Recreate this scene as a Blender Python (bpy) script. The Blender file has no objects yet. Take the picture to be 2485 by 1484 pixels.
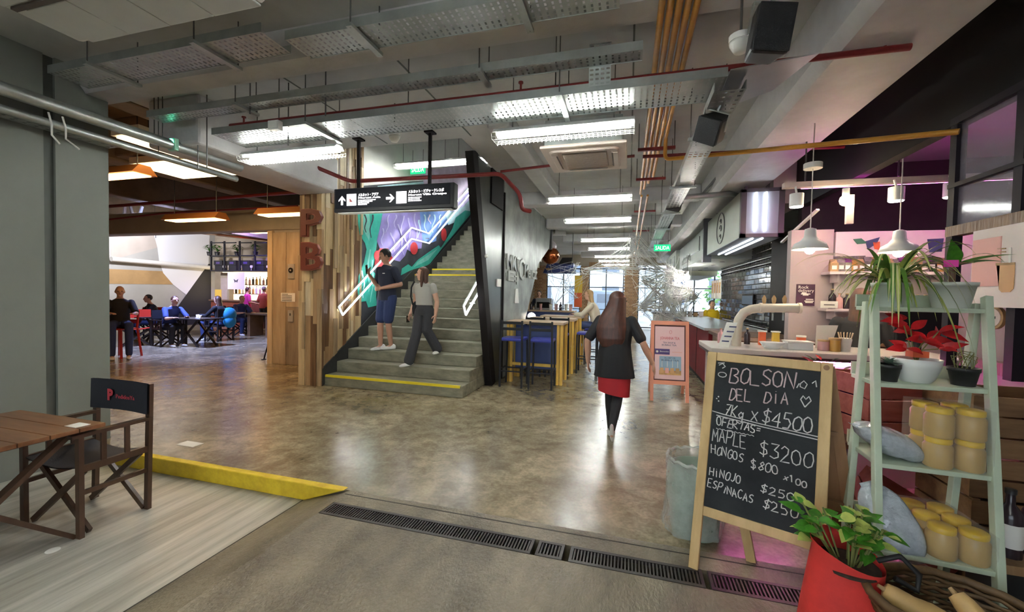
import bpy, bmesh, math, random
from mathutils import Vector, Matrix
random.seed(7)
scene = bpy.context.scene
COL = scene.collection
# ------------------------------------------------------------------ camera
cam_data = bpy.data.cameras.new('camera'); cam = bpy.data.objects.new('camera', cam_data); COL.objects.link(cam)
FPX = 1000.1
cam_data.sensor_width = 36.0; cam_data.lens = 36.0 * FPX / 2485.0; cam_data.clip_start = 0.05; cam_data.clip_end = 200
_y = Vector((283, 22, -FPX)).normalized(); _x = Vector((3542, -97, FPX)); _x = (_x - _y * _x.dot(_y)).normalized(); _z = _x.cross(_y)
ROT = Matrix((_x, _y, _z))                       # camera axes -> room axes (X along the beams, Y down the passage, Z up)
CAM = Vector((0, 0, 1.55))
cam.matrix_world = Matrix.Translation(CAM) @ ROT.to_4x4()
scene.camera = cam
# ------------------------------------------------------------------ world and exposure
world = bpy.data.worlds.new('world'); scene.world = world; world.use_nodes = True
_bg = world.node_tree.nodes['Background']; _bg.inputs[0].default_value = (0.80, 0.90, 1.0, 1); _bg.inputs[1].default_value = 1.35
scene.view_settings.view_transform = 'Standard'; scene.view_settings.look = 'None'
scene.view_settings.exposure = 1.7; scene.view_settings.gamma = 1.0; scene.view_settings.use_curve_mapping = False
scene.cycles.use_denoising = True
scene.cycles.max_bounces = 5; scene.cycles.diffuse_bounces = 3; scene.cycles.glossy_bounces = 2
scene.cycles.transmission_bounces = 2; scene.cycles.transparent_max_bounces = 6
scene.cycles.use_light_tree = False; scene.cycles.use_adaptive_sampling = True; scene.cycles.adaptive_threshold = 0.2; scene.cycles.adaptive_min_samples = 16
scene.cycles.caustics_reflective = False; scene.cycles.caustics_refractive = False
scene.cycles.sample_clamp_indirect = 6.0
# ------------------------------------------------------------------ surveying: a sight line met with a real plane of the room
def _ray(px, py): return ROT @ Vector((px - 1242.5, 742 - py, -FPX))
def atz(px, py, z): d = _ray(px, py); return CAM + d * ((z - CAM.z) / d.z)
def aty(px, py, y): d = _ray(px, py); return CAM + d * (y / d.y)
def atx(px, py, x): d = _ray(px, py); return CAM + d * (x / d.x)
# ------------------------------------------------------------------ materials
MATS = {}
def mat(name, color, rough=0.6, metal=0.0, spec=0.5, noise=0.0, scale=6.0, bump=0.0, bscale=40.0, emit=None, estr=0.0, alpha=1.0, color2=None,
        trans=0.0, stretch=None, coat=0.0, rnoise=0.0, detail=4.0, sss=0.0):
    if name in MATS: return MATS[name]
    m = bpy.data.materials.new(name); m.use_nodes = True; nt = m.node_tree; N = nt.nodes; L = nt.links
    b = N['Principled BSDF']; c = tuple(color) + (1,)
    b.inputs['Base Color'].default_value = c; b.inputs['Roughness'].default_value = rough; b.inputs['Metallic'].default_value = metal
    b.inputs['Specular IOR Level'].default_value = spec; b.inputs['Alpha'].default_value = alpha
    b.inputs['Transmission Weight'].default_value = trans; b.inputs['Coat Weight'].default_value = coat
    if sss: b.inputs['Subsurface Weight'].default_value = sss
    if emit:
        b.inputs['Emission Color'].default_value = tuple(emit) + (1,); b.inputs['Emission Strength'].default_value = estr
    if noise > 0 or bump > 0 or rnoise > 0 or color2:
        tc = N.new('ShaderNodeTexCoord'); mp = N.new('ShaderNodeMapping'); L.new(tc.outputs['Object'], mp.inputs['Vector'])
        if stretch: mp.inputs['Scale'].default_value = stretch
    if noise > 0 or color2:
        nz = N.new('ShaderNodeTexNoise'); nz.inputs['Scale'].default_value = scale; nz.inputs['Detail'].default_value = detail; nz.inputs['Roughness'].default_value = 0.65
        L.new(mp.outputs[0], nz.inputs['Vector'])
        rp = N.new('ShaderNodeValToRGB'); L.new(nz.outputs['Fac'], rp.inputs[0])
        c2 = tuple(color2) + (1,) if color2 else tuple(x * (1 + noise) for x in color) + (1,)
        c1 = c if color2 else tuple(x * (1 - noise) for x in color) + (1,)
        rp.color_ramp.elements[0].position = 0.32; rp.color_ramp.elements[1].position = 0.68
        rp.color_ramp.elements[0].color = c1; rp.color_ramp.elements[1].color = c2
        L.new(rp.outputs[0], b.inputs['Base Color'])
    if rnoise > 0:
        n3 = N.new('ShaderNodeTexNoise'); n3.inputs['Scale'].default_value = scale * 1.7; n3.inputs['Detail'].default_value = 5; L.new(mp.outputs[0], n3.inputs['Vector'])
        mr = N.new('ShaderNodeMapRange'); mr.inputs['From Min'].default_value = 0.3; mr.inputs['From Max'].default_value = 0.7
        mr.inputs['To Min'].default_value = max(0.02, rough - rnoise); mr.inputs['To Max'].default_value = rough + rnoise
        L.new(n3.outputs['Fac'], mr.inputs['Value']); L.new(mr.outputs[0], b.inputs['Roughness'])
    if bump > 0:
        n2 = N.new('ShaderNodeTexNoise'); n2.inputs['Scale'].default_value = bscale; n2.inputs['Detail'].default_value = 5; L.new(mp.outputs[0], n2.inputs['Vector'])
        bp = N.new('ShaderNodeBump'); bp.inputs['Strength'].default_value = bump; bp.inputs['Distance'].default_value = 0.02
        L.new(n2.outputs['Fac'], bp.inputs['Height']); L.new(bp.outputs[0], b.inputs['Normal'])
    MATS[name] = m; return m
def glow(name, color, strength, sample=True):
    if name in MATS: return MATS[name]
    m = bpy.data.materials.new(name); m.use_nodes = True; nt = m.node_tree; nt.nodes.clear()
    e = nt.nodes.new('ShaderNodeEmission'); o = nt.nodes.new('ShaderNodeOutputMaterial')
    e.inputs[0].default_value = tuple(color) + (1,); e.inputs[1].default_value = strength; nt.links.new(e.outputs[0], o.inputs[0])
    if not sample: m.cycles.emission_sampling = 'NONE'
    MATS[name] = m; return m
def wood(name, c1, c2, rough=0.55, scale=3.0, axis=2):
    st = [14, 14, 14]; st[axis] = 1.2
    return mat(name, c1, rough, color2=c2, scale=scale, stretch=st, bump=0.25, bscale=5, detail=7)
# ------------------------------------------------------------------ mesh builder
def basis(d):
    d = Vector(d).normalized(); a = Vector((0, 0, 1)) if abs(d.z) < 0.95 else Vector((1, 0, 0))
    u = d.cross(a).normalized(); return u, u.cross(d).normalized() * -1
class MB:
    def __init__(s): s.v = []; s.f = []; s.sm = []
    def add(s, vs, fs, smooth=False):
        n = len(s.v); s.v += [Vector(p) for p in vs]; s.f += [tuple(i + n for i in f) for f in fs]; s.sm += [smooth] * len(fs); return s
    def box(s, c, d, rz=0, M=None):
        x, y, z = d[0] / 2, d[1] / 2, d[2] / 2
        vs = [Vector((a, b, e)) for a in (-x, x) for b in (-y, y) for e in (-z, z)]
        R = M if M is not None else Matrix.Rotation(rz, 3, 'Z')
        c = Vector(c); vs = [c + R @ p for p in vs]
        return s.add(vs, [(0, 1, 3, 2), (4, 6, 7, 5), (0, 4, 5, 1), (2, 3, 7, 6), (0, 2, 6, 4), (1, 5, 7, 3)])
    def bb(s, a, b):
        a = Vector(a); b = Vector(b); return s.box((a + b) / 2, [abs(q) for q in (b - a)])
    def bar(s, p, q, w, h, up=None):           # rectangular bar between two points
        p = Vector(p); q = Vector(q); d = (q - p).normalized()
        u = Vector(up) if up else (Vector((0, 0, 1)) if abs(d.z) < 0.9 else Vector((0, 1, 0)))
        r = d.cross(u).normalized(); u = r.cross(d).normalized()
        o = [r * (w / 2 * a) + u * (h / 2 * b) for a, b in ((-1, -1), (1, -1), (1, 1), (-1, 1))]
        return s.add([p + k for k in o] + [q + k for k in o], [(3, 2, 1, 0), (4, 5, 6, 7), (0, 1, 5, 4), (1, 2, 6, 5), (2, 3, 7, 6), (3, 0, 4, 7)])
    def cyl(s, p, q, r, n=12, r2=None, cap=True):
        p = Vector(p); q = Vector(q); r2 = r if r2 is None else r2; u, w = basis(q - p)
        vs = []
        for c, rr in ((p, r), (q, r2)): vs += [c + (u * math.cos(2 * math.pi * i / n) + w * math.sin(2 * math.pi * i / n)) * rr for i in range(n)]
        s.add(vs, [(i, (i + 1) % n, n + (i + 1) % n, n + i) for i in range(n)], True)
        if cap: s.add(vs, [tuple(range(n))[::-1], tuple(range(n, 2 * n))])
        return s
    def tube(s, pts, r, n=8, cap=True, closed=False, rs=None):
        pts = [Vector(p) for p in pts]; m = len(pts); vs = []; pu = None
        for i, p in enumerate(pts):
            d = (pts[(i + 1) % m] - pts[i - 1]) if closed else (pts[min(i + 1, m - 1)] - pts[max(i - 1, 0)])
            if d.length < 1e-7: d = Vector((0, 0, 1))
            d.normalize()
            if pu is None: u, w = basis(d)
            else:
                u = pu - d * pu.dot(d); u = u.normalized() if u.length > 1e-6 else basis(d)[0]; w = u.cross(d) * -1
            pu = u; rr = rs[i] if rs else r
            vs += [p + (u * math.cos(2 * math.pi * k / n) + w * math.sin(2 * math.pi * k / n)) * rr for k in range(n)]
        fs = [(i * n + k, i * n + (k + 1) % n, ((i + 1) % m) * n + (k + 1) % n, ((i + 1) % m) * n + k) for i in range(m if closed else m - 1) for k in range(n)]
        s.add(vs, fs, n > 4)
        if cap and not closed: s.add(vs, [tuple(range(n))[::-1], tuple(range((m - 1) * n, m * n))])
        return s
    def lathe(s, prof, c, n=24, cap=True, sx=1, sy=1, smooth=True):
        c = Vector(c); m = len(prof)
        vs = [c + Vector((r * math.cos(2 * math.pi * k / n) * sx, r * math.sin(2 * math.pi * k / n) * sy, z)) for r, z in prof for k in range(n)]
        s.add(vs, [(i * n + k, i * n + (k + 1) % n, (i + 1) * n + (k + 1) % n, (i + 1) * n + k) for i in range(m - 1) for k in range(n)], smooth)
        if cap: s.add(vs, [tuple(range(n))[::-1], tuple(range((m - 1) * n, m * n))])
        return s
    def ball(s, c, r, n=14, M=None):
        rx, ry, rz = (r, r, r) if not hasattr(r, '__len__') else r
        R = M if M is not None else Matrix.Identity(3); c = Vector(c); k = max(6, n * 2 // 3)
        vs = []
        for i in range(k + 1):
            a = math.pi * i / k
            for j in range(n):
                b = 2 * math.pi * j / n
                vs.append(c + R @ Vector((rx * math.sin(a) * math.cos(b), ry * math.sin(a) * math.sin(b), -rz * math.cos(a))))
        return s.add(vs, [(i * n + j, i * n + (j + 1) % n, (i + 1) * n + (j + 1) % n, (i + 1) * n + j) for i in range(k) for j in range(n)], True)
    def prism(s, poly, off):                   # planar polygon (3-D points) extruded by a vector
        p = [Vector(q) for q in poly]; off = Vector(off); n = len(p)
        return s.add(p + [q + off for q in p], [tuple(range(n))[::-1], tuple(range(n, 2 * n))] + [(i, (i + 1) % n, n + (i + 1) % n, n + i) for i in range(n)])
    def quad(s, a, b, c, d): return s.add([a, b, c, d], [(0, 1, 2, 3)])
    def sheet(s, o, u, v, nu, nv, hu, hv, th=0.002):   # perforated sheet: nu x nv cells, each with a slot of hu x hv (fractions)
        o = Vector(o); u = Vector(u) / nu; v = Vector(v) / nv
        for i in range(nu):
            for j in range(nv):
                c = o + u * i + v * j; a = (1 - hu) / 2; b = (1 - hv) / 2
                P = lambda x, y: c + u * x + v * y
                s.add([P(0, 0), P(1, 0), P(1, 1), P(0, 1), P(a, b), P(1 - a, b), P(1 - a, 1 - b), P(a, 1 - b)], [(0, 1, 5, 4), (1, 2, 6, 5), (2, 3, 7, 6), (3, 0, 4, 7)])
        return s
    def build(s, name, material, parent=None, local=False, bevel=0, mods=None):
        me = bpy.data.meshes.new(name)
        vs = s.v
        if parent is not None and not local:
            inv = wm(parent).inverted(); vs = [inv @ p for p in vs]
        me.from_pydata([tuple(p) for p in vs], [], s.f)
        me.polygons.foreach_set('use_smooth', s.sm)
        mm = material if isinstance(material, bpy.types.Material) else MATS[material]
        me.materials.append(mm); me.update()
        o = bpy.data.objects.new(name, me); COL.objects.link(o)
        if parent is not None: o.parent = parent
        if bevel:
            b = o.modifiers.new('bevel', 'BEVEL'); b.width = bevel; b.segments = 2; b.limit_method = 'ANGLE'
        return o
def wm(o):
    M = o.matrix_basis.copy()
    while o.parent: o = o.parent; M = o.matrix_basis @ M
    return M
LABELS = {}
def tag(o, label=None, cat=None, group=None, kind=None):
    if label: o['label'] = label
    if cat: o['category'] = cat
    if group: o['group'] = group
    if kind: o['kind'] = kind
    return o
def empty(name, loc=(0, 0, 0), rz=0, label=None, cat=None, group=None):
    o = bpy.data.objects.new(name, None); COL.objects.link(o); o.location = loc; o.rotation_euler = (0, 0, rz); o.empty_display_size = 0.1
    return tag(o, label, cat, group)
def struct(name, mb, m, parent=None, **k):
    o = mb.build(name, m, parent, **k)
    if parent is None: o['kind'] = 'structure'
    return o
def clone(o, name=None, parent=None):
    c = o.copy(); COL.objects.link(c); c.parent = parent
    for ch in list(o.children): clone(ch, None, c)
    return c
def text(name, s, loc, xdir, ydir, size, m, parent=None, align='LEFT', width=None, extrude=0.001, bold=0.0):
    cu = bpy.data.curves.new(name, 'FONT'); cu.body = s; cu.size = size; cu.align_x = align; cu.extrude = extrude; cu.offset = bold; cu.resolution_u = 2
    tmp = bpy.data.objects.new(name, cu); me = bpy.data.meshes.new_from_object(tmp); bpy.data.objects.remove(tmp); bpy.data.curves.remove(cu)
    me.materials.clear(); me.materials.append(m if isinstance(m, bpy.types.Material) else MATS[m])
    x = Vector(xdir).normalized(); y = Vector(ydir); y = (y - x * y.dot(x)).normalized(); z = x.cross(y)
    M = Matrix((x, y, z)).transposed().to_4x4(); M.translation = Vector(loc)
    if width and len(me.vertices):
        w = max(v.co.x for v in me.vertices) - min(v.co.x for v in me.vertices); M = M @ Matrix.Diagonal((width / max(w, 1e-6), 1, 1, 1))
    if parent is not None: M = wm(parent).inverted() @ M
    me.transform(M); me.name = name
    o = bpy.data.objects.new(name, me); COL.objects.link(o)
    if parent is not None: o.parent = parent
    return o
ORD = ['first', 'second', 'third', 'fourth', 'fifth', 'sixth', 'seventh', 'eighth', 'ninth', 'tenth', 'eleventh', 'twelfth', 'thirteenth', 'fourteenth', 'fifteenth', 'sixteenth', 'seventeenth', 'eighteenth']
X = Vector((1, 0, 0)); Y = Vector((0, 1, 0)); Z = Vector((0, 0, 1))
def lerp(a, b, t): return a + (b - a) * t
# ================================================================== materials of the shell
def floor_material():
    m = bpy.data.materials.new('polished_concrete'); m.use_nodes = True; nt = m.node_tree; N = nt.nodes; L = nt.links; b = N['Principled BSDF']
    tc = N.new('ShaderNodeTexCoord')
    def noise(s, d, dist=0.0):
        n = N.new('ShaderNodeTexNoise'); n.inputs['Scale'].default_value = s; n.inputs['Detail'].default_value = d; n.inputs['Roughness'].default_value = 0.62; n.inputs['Distortion'].default_value = dist
        L.new(tc.outputs['Object'], n.inputs['Vector']); return n
    a = noise(1.1, 10, 0.7); c = noise(7, 9, .5); f = noise(38, 6)
    r1 = N.new('ShaderNodeValToRGB'); r1.color_ramp.elements[0].position = .33; r1.color_ramp.elements[1].position = .70
    r1.color_ramp.elements[0].color = (.17, .14, .085, 1); r1.color_ramp.elements[1].color = (.46, .39, .26, 1); L.new(a.outputs[0], r1.inputs[0])
    r2 = N.new('ShaderNodeValToRGB'); r2.color_ramp.elements[0].position = .38; r2.color_ramp.elements[1].position = .60
    r2.color_ramp.elements[0].color = (.50, .475, .43, 1); r2.color_ramp.elements[1].color = (1, 1, 1, 1); L.new(c.outputs[0], r2.inputs[0])
    mx = N.new('ShaderNodeMixRGB'); mx.blend_type = 'MULTIPLY'; mx.inputs[0].default_value = .8; L.new(r1.outputs[0], mx.inputs[1]); L.new(r2.outputs[0], mx.inputs[2])
    r3 = N.new('ShaderNodeValToRGB'); r3.color_ramp.elements[0].position = .3; r3.color_ramp.elements[1].position = .6
    r3.color_ramp.elements[0].color = (.55, .53, .49, 1); r3.color_ramp.elements[1].color = (1.05, 1.05, 1.05, 1); L.new(f.outputs[0], r3.inputs[0])
    m2 = N.new('ShaderNodeMixRGB'); m2.blend_type = 'MULTIPLY'; m2.inputs[0].default_value = .7; L.new(mx.outputs[0], m2.inputs[1]); L.new(r3.outputs[0], m2.inputs[2])
    L.new(m2.outputs[0], b.inputs['Base Color'])
    mr = N.new('ShaderNodeMapRange'); mr.inputs['From Min'].default_value = .3; mr.inputs['From Max'].default_value = .7; mr.inputs['To Min'].default_value = .20; mr.inputs['To Max'].default_value = .26
    L.new(a.outputs[0], mr.inputs[0]); L.new(mr.outputs[0], b.inputs['Roughness'])
    bp = N.new('ShaderNodeBump'); bp.inputs['Strength'].default_value = .03; bp.inputs['Distance'].default_value = .02; L.new(a.outputs[0], bp.inputs['Height']); L.new(bp.outputs[0], b.inputs['Normal'])
    b.inputs['Specular IOR Level'].default_value = .62
    MATS['polished_concrete'] = m
floor_material()
mat('ramp_concrete', (.060, .047, .029), .44, color2=(.25, .208, .14), scale=1.5, bump=.45, bscale=45, rnoise=.1, detail=12, stretch=(1.6, .8, 1))
mat('pale_boards', (.27, .25, .205), .42, color2=(.56, .53, .46), scale=1.6, stretch=(7, .5, 7), bump=.05, rnoise=.1, detail=7)
mat('kerb_yellow', (.62, .40, .015), .55, color2=(.78, .56, .03), scale=9, bump=.3, bscale=30)
mat('ceil_grey', (.50, .51, .50), .75, noise=.12, scale=1.3, bump=.08, bscale=9)
mat('beam_paint', (.58, .57, .58), .55, noise=.10, scale=2.0, bump=.5, bscale=7)
mat('wall_grey', (.20, .21, .185), .6, noise=.07, scale=1.1, bump=.03)
mat('groove_grey', (.10, .11, .10), .6)
mat('cream_wall', (.42, .36, .28), .75, noise=.12, scale=1.4)
mat('soffit_brown', (.24, .19, .14), .8, noise=.2, scale=2)
mat('black_paint', (.008, .006, .006), .7, spec=.2)
mat('charcoal', (.030, .031, .033), .45, noise=.3, scale=3)
mat('stair_concrete', (.12, .112, .076), .6, color2=(.26, .245, .175), scale=3.5, bump=.12, bscale=25, stretch=(1, 3, 3), detail=8)
mat('step_line', (.75, .58, .02), .5)
mat('grey_chalk_wall', (.13, .14, .13), .42, color2=(.30, .32, .295), scale=1.7, rnoise=.1, detail=6)
mat('dark_steel_wall', (.022, .024, .024), .30, color2=(.075, .082, .078), scale=1.2, stretch=(1, 1, .5))
mat('white_paint', (.75, .74, .70), .5, noise=.04)
mat('galvanised', (.42, .45, .44), .38, metal=.75, noise=.12, scale=5)
mat('red_pipe', (.20, .018, .018), .38)
mat('ochre_pipe', (.55, .25, .03), .38, noise=.15, scale=4)
mat('rod', (.12, .12, .12), .5, metal=.6)
# ================================================================== floors
fl = MB(); fl.bb((-18, 2.72, -.3), (8, 21.2, 0))
struct('floor', fl, 'polished_concrete')
fl = MB(); fl.bb((-2.05, -4, -.3), (8, 2.37, 0)); fl.bb((-2.05, 2.53, -.3), (8, 2.72, 0)); fl.bb((-2.05, 2.37, -.3), (8, 2.53, -.12))
struct('floor_apron', fl, 'ramp_concrete')
fl = MB(); fl.bb((-5.6, -4, -.4), (-2.46, 2.72, -.13)); struct('floor_lower', fl, 'pale_boards')
fl = MB(); fl.prism([(-2.46, -4, -.4), (-2.05, -4, -.4), (-2.05, -4, 0), (-2.46, -4, -.125)], (0, 6.72, 0)); struct('floor_slope', fl, 'ramp_concrete')
mat('joint_dark', (.03, .026, .02), .8)
tj = MB(); tj.bb((-2.474, -4, -.135), (-2.458, 2.69, -.1275)); struct('trim_1', tj, 'joint_dark')
tj = MB(); tj.bb((-2.05, 2.655, -.004), (6, 2.665, .0012)); struct('trim_2', tj, 'joint_dark')
kb = MB(); kb.prism([(-5.1, 2.69, -.13), (-2.46, 2.69, -.13), (-2.09, 2.69, .004), (-5.1, 2.69, .004)], (0, .07, 0))
struct('kerb_yellow', kb, 'kerb_yellow', bevel=.008)
# drain: four lengths of cast grating laid end to end
mat('cast_iron', (.035, .028, .026), .45, metal=.3, noise=.2, scale=12)
_bar = MB(); _bar.box((0, 0, 0), (.0085, .108, .02)); bar_me = None
for i, (x0, x1, lab) in enumerate(((-2.04, -.53, 'long slotted iron drain grate nearest the end of the yellow kerb'), (-.50, -.34, 'short slotted iron drain grate piece between two long grates'),
                              (-.30, .44, 'slotted iron drain grate in the middle of the drain, ending by the chalkboard'), (.47, 2.2, 'slotted iron drain grate running under the red planter bag'))):
    g = empty('drain_grate', ((x0 + x1) / 2, 2.45, 0), 0, lab, 'drain grate', 'lengths of floor drain grating')
    fr = MB(); fr.bb((x0, 2.372, -.02), (x1, 2.394, .003)); fr.bb((x0, 2.506, -.02), (x1, 2.528, .003)); fr.bb((x0, 2.394, -.02), (x0 + .018, 2.506, .003)); fr.bb((x1 - .018, 2.394, -.02), (x1, 2.506, .003))
    fr.build('frame', 'cast_iron', g)
    n = int((x1 - x0 - .036) / .0195)
    for k in range(n):
        xx = x0 + .018 + (k + .5) * (x1 - x0 - .036) / n - g.location.x
        if bar_me is None: o = _bar.build('bar', 'cast_iron', g, local=True); bar_me = o.data
        else:
            o = bpy.data.objects.new('bar', bar_me); COL.objects.link(o); o.parent = g
        o.location = (xx, 0, -.009)
# ================================================================== ceiling, beams
s = MB(); s.bb((-5.4, -4, 3.62), (2.2, 5.15, 3.9)); s.bb((-2.2, 5.15, 3.62), (2.2, 21.2, 3.9)); s.bb((-5.4, 5.15, 3.62), (-4.83, 14, 3.9))
struct('ceiling', s, 'ceil_grey')
def beam(name, a, b, m='beam_paint', bev=.03):
    s = MB(); s.bb(a, b); return struct(name, s, m, bevel=bev)
s = MB(); s.prism([(-5.4, 2.70, 3.62), (-5.4, 2.70, 3.46), (-5.4, 2.74, 3.40), (-5.4, 2.96, 3.40), (-5.4, 3.0, 3.45), (-5.4, 3.0, 3.62)], (6.65, 0, 0))
struct('ceiling_beam', s, 'beam_paint')
s = MB(); s.prism([(1.22, -4, 3.62), (1.24, -4, 3.28), (1.31, -4, 3.20), (1.88, -4, 3.20), (1.92, -4, 3.26), (1.92, -4, 3.62)], (0, 25, 0))
struct('ceiling_beam', s, 'beam_paint')
for y in (8.15, 11.0, 13.9, 16.8, 19.4): beam('ceiling_beam', (-2.2, y, 3.36), (1.23, y + .3, 3.63))
beam('ceiling_beam', (-1.62, 4.5, 3.44), (-1.34, 8.2, 3.63), 'ceil_grey')
beam('ceiling_beam', (-5.2, 3.35, 3.10), (-4.46, 5.56, 3.63))
beam('ceiling_beam', (-5.4, -.4, 3.42), (1.23, -.1, 3.63))
# slab joints
for (a, b) in (((-2.05, 3.0, 3.615), (-2.035, 5.1, 3.622)), ((-.02, 3.0, 3.615), (-.005, 8.1, 3.622)), ((-3.3, 3.0, 3.615), (-3.285, 5.1, 3.622))):
    s = MB(); s.bb(a, b); struct('trim_3', s, 'groove_grey')
# ================================================================== walls round the hall
s = MB(); s.bb((-5.6, -4, -.4), (-5.08, 2.44, 3.62)); s.bb((-5.6, 2.52, -.4), (-5.08, 2.92, 3.62)); w = struct('wall_left', s, 'wall_grey')
s = MB(); s.bb((-5.6, 2.44, -.4), (-5.11, 2.52, 3.62)); s.build('groove', 'groove_grey', w)
s = MB(); s.bb((-5.6, -4.2, -.4), (-3.6, -4, 4)); s.bb((.8, -4.2, -.4), (8, -4, 4)); s.bb((-3.6, -4.2, 2.7), (.8, -4, 4)); struct('wall_behind', s, 'wall_grey')
s = MB()                                    # street entrance behind the viewer: open folding doors
for x in (-3.6, -2.14, -.68, .74): s.bb((x, -4.15, -.4), (x + .06, -4.05, 2.7))
s.bb((-3.6, -4.15, 2.64), (.8, -4.05, 2.7)); struct('door_1', s, 'black_paint')
s = MB(); s.bb((-12, -14, -.45), (12, -4.2, -.4)); struct('pavement', s, 'ramp_concrete')
# left hall: far side wall with its painting, back wall, ceiling
mat('hall_wall', (.40, .40, .38), .7, noise=.1, scale=.6)
s = MB(); s.bb((-18.1, 2.6, -.3), (-17.9, 14.4, 4.4)); wl = struct('wall_hall', s, 'hall_wall')
s = MB(); s.bb((-18.1, 14.2, -.3), (-4.9, 14.4, 4.4)); struct('wall_hall_back', s, 'cream_wall')
s = MB(); s.bb((-18.1, 2.4, -.3), (-5.6, 2.6, 4.4)); struct('wall_hall_near', s, 'cream_wall')
s = MB(); s.bb((-18.1, 2.4, 4.2), (-5.4, 14.4, 4.4)); struct('ceiling_hall', s, 'soffit_brown')
beam('ceiling_beam', (-17.9, 6.95, 2.80), (-5.2, 7.25, 3.30), 'cream_wall')
for x in (-8.2, -11.2, -14.2): beam('ceiling_beam', (x, 2.6, 3.55), (x + .35, 14.2, 4.21), 'soffit_brown')
beam('ceiling_beam', (-5.75, 2.9, 3.60), (-5.4, 6.95, 4.21), 'soffit_brown')
beam('ceiling_beam', (-17.9, 4.6, 3.6), (-5.6, 4.95, 4.21), 'soffit_brown')
# painting on the hall wall: pale bulb, black wedge, ochre band (thin paint films on the wall face x = -17.9)
mat('paint_white', (.80, .82, .86), .6); mat('paint_black', (.015, .015, .02), .6); mat('paint_ochre', (.42, .27, .12), .7, noise=.2, scale=.8); mat('paint_sand', (.52, .47, .42), .7, noise=.15, scale=.5)
def film(name, pts, m, x, parent, th=.004):
    s = MB(); P = [atx(a, b, x) for a, b in pts]; s.prism(P, (th, 0, 0)); return s.build(name, m, parent)
film('painted_patch', [(270, 480), (370, 480), (383, 600), (270, 630)], 'paint_sand', -17.9, wl)
film('painted_patch', [(262, 652), (452, 660), (484, 665), (482, 685), (440, 690), (262, 688)], 'paint_ochre', -17.895, wl)
film('painted_patch', [(365, 480), (372, 563), (382, 600), (386, 632), (396, 662), (420, 690), (440, 706), (454, 716), (506, 640), (512, 480)], 'paint_white', -17.89, wl)
film('painted_patch', [(506, 640), (430, 745), (425, 800), (512, 805), (512, 640)], 'paint_black', -17.885, wl)
# lift block with boards
mat('plank_1', (.46, .32, .16), .55, color2=(.68, .50, .27), scale=1.6, stretch=(9, 9, .8), bump=.25, bscale=6, detail=7)
mat('plank_2', (.30, .17, .08), .55, color2=(.46, .30, .15), scale=1.6, stretch=(9, 9, .8), bump=.25, bscale=6, detail=7)
mat('plank_3', (.085, .040, .017), .5, color2=(.20, .10, .042), scale=1.8, stretch=(9, 9, .8), bump=.25, bscale=6, detail=7)
mat('plank_4', (.55, .43, .27), .55, color2=(.72, .58, .38), scale=1.6, stretch=(9, 9, .8), bump=.25, bscale=6, detail=7)
mat('plank_5', (.20, .13, .07), .55, color2=(.50, .36, .20), scale=1.5, stretch=(9, 9, .7), bump=.25, bscale=6, detail=7)
mat('lift_board', (.34, .25, .16), .5, color2=(.52, .41, .27), scale=1.3, stretch=(5, 5, .8), bump=.1, detail=6)
mat('lift_board_worn', (.20, .15, .10), .5, color2=(.38, .30, .21), scale=1.3, stretch=(5, 5, .8), bump=.1, detail=6)
s = MB(); s.bb((-7.30, 6.99, 0), (-5.2, 14.2, 3.3)); wlift = struct('wall_lift', s, 'cream_wall')
x = -7.17
for k, (wd, z0, z1, m) in enumerate(((.33, 0, 2.75, 'lift_board'), (.35, 0, 1.2, 'lift_board_worn'), (.35, 1.2, 2.75, 'lift_board'), (.34, 0, 1.45, 'lift_board_worn'), (.34, 1.45, 2.75, 'lift_board'), (.4, 0, 2.75, 'lift_board_worn'))):
    if k in (2, 4): x -= wd + .01
    s = MB(); s.bb((x, 6.945, z0 + .003), (x + wd, 6.99, z1 - .003)); s.build('board', m, wlift, bevel=.004); x += wd + .01
s = MB(); s.bb((-7.30, 6.93, 0), (-7.18, 6.99, 2.78)); s.build('board', 'plank_4', wlift)
# ================================================================== wood-clad pier and stair side wall
core = MB(); core.bb((-5.17, 5.59, 0), (-4.82, 6.62, 4.6)); core.bb((-5.17, 6.62, 0), (-4.83, 14, 3.62)); pier = struct('wall_wood_clad', core, 'plank_3')
pm = ['plank_1', 'plank_2', 'plank_3', 'plank_4', 'plank_5']
def cladding(fixed, a0, a1, z1, face):
    a = a0; k = 0
    while a < a1 - .01:
        wd = min(random.choice((.045, .06, .075, .09, .105)), a1 - a)
        z = 0; prev = None
        while z < z1 - .01:
            ln = random.uniform(.5, 1.6); e = z1 if z + ln > z1 - .35 else z + ln
            pr = random.choice((.0, .0, .008, .016, .03)); m = random.choice([q for q in pm if q != prev]); prev = m
            s = MB()
            if face == 'front': s.bb((a + .0015, fixed - .03 - pr, z + .001), (a + wd - .0015, fixed + .01, e - .001))
            else: s.bb((fixed - .01, a + .0015, z + .001), (fixed + .03 + pr, a + wd - .0015, e - .001))
            s.build('plank', m, pier); z = e
        a += wd
cladding(5.59, -5.20, -4.76, 3.10, 'front')
cladding(-4.82, 5.57, 6.62, 4.5, 'side')
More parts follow.
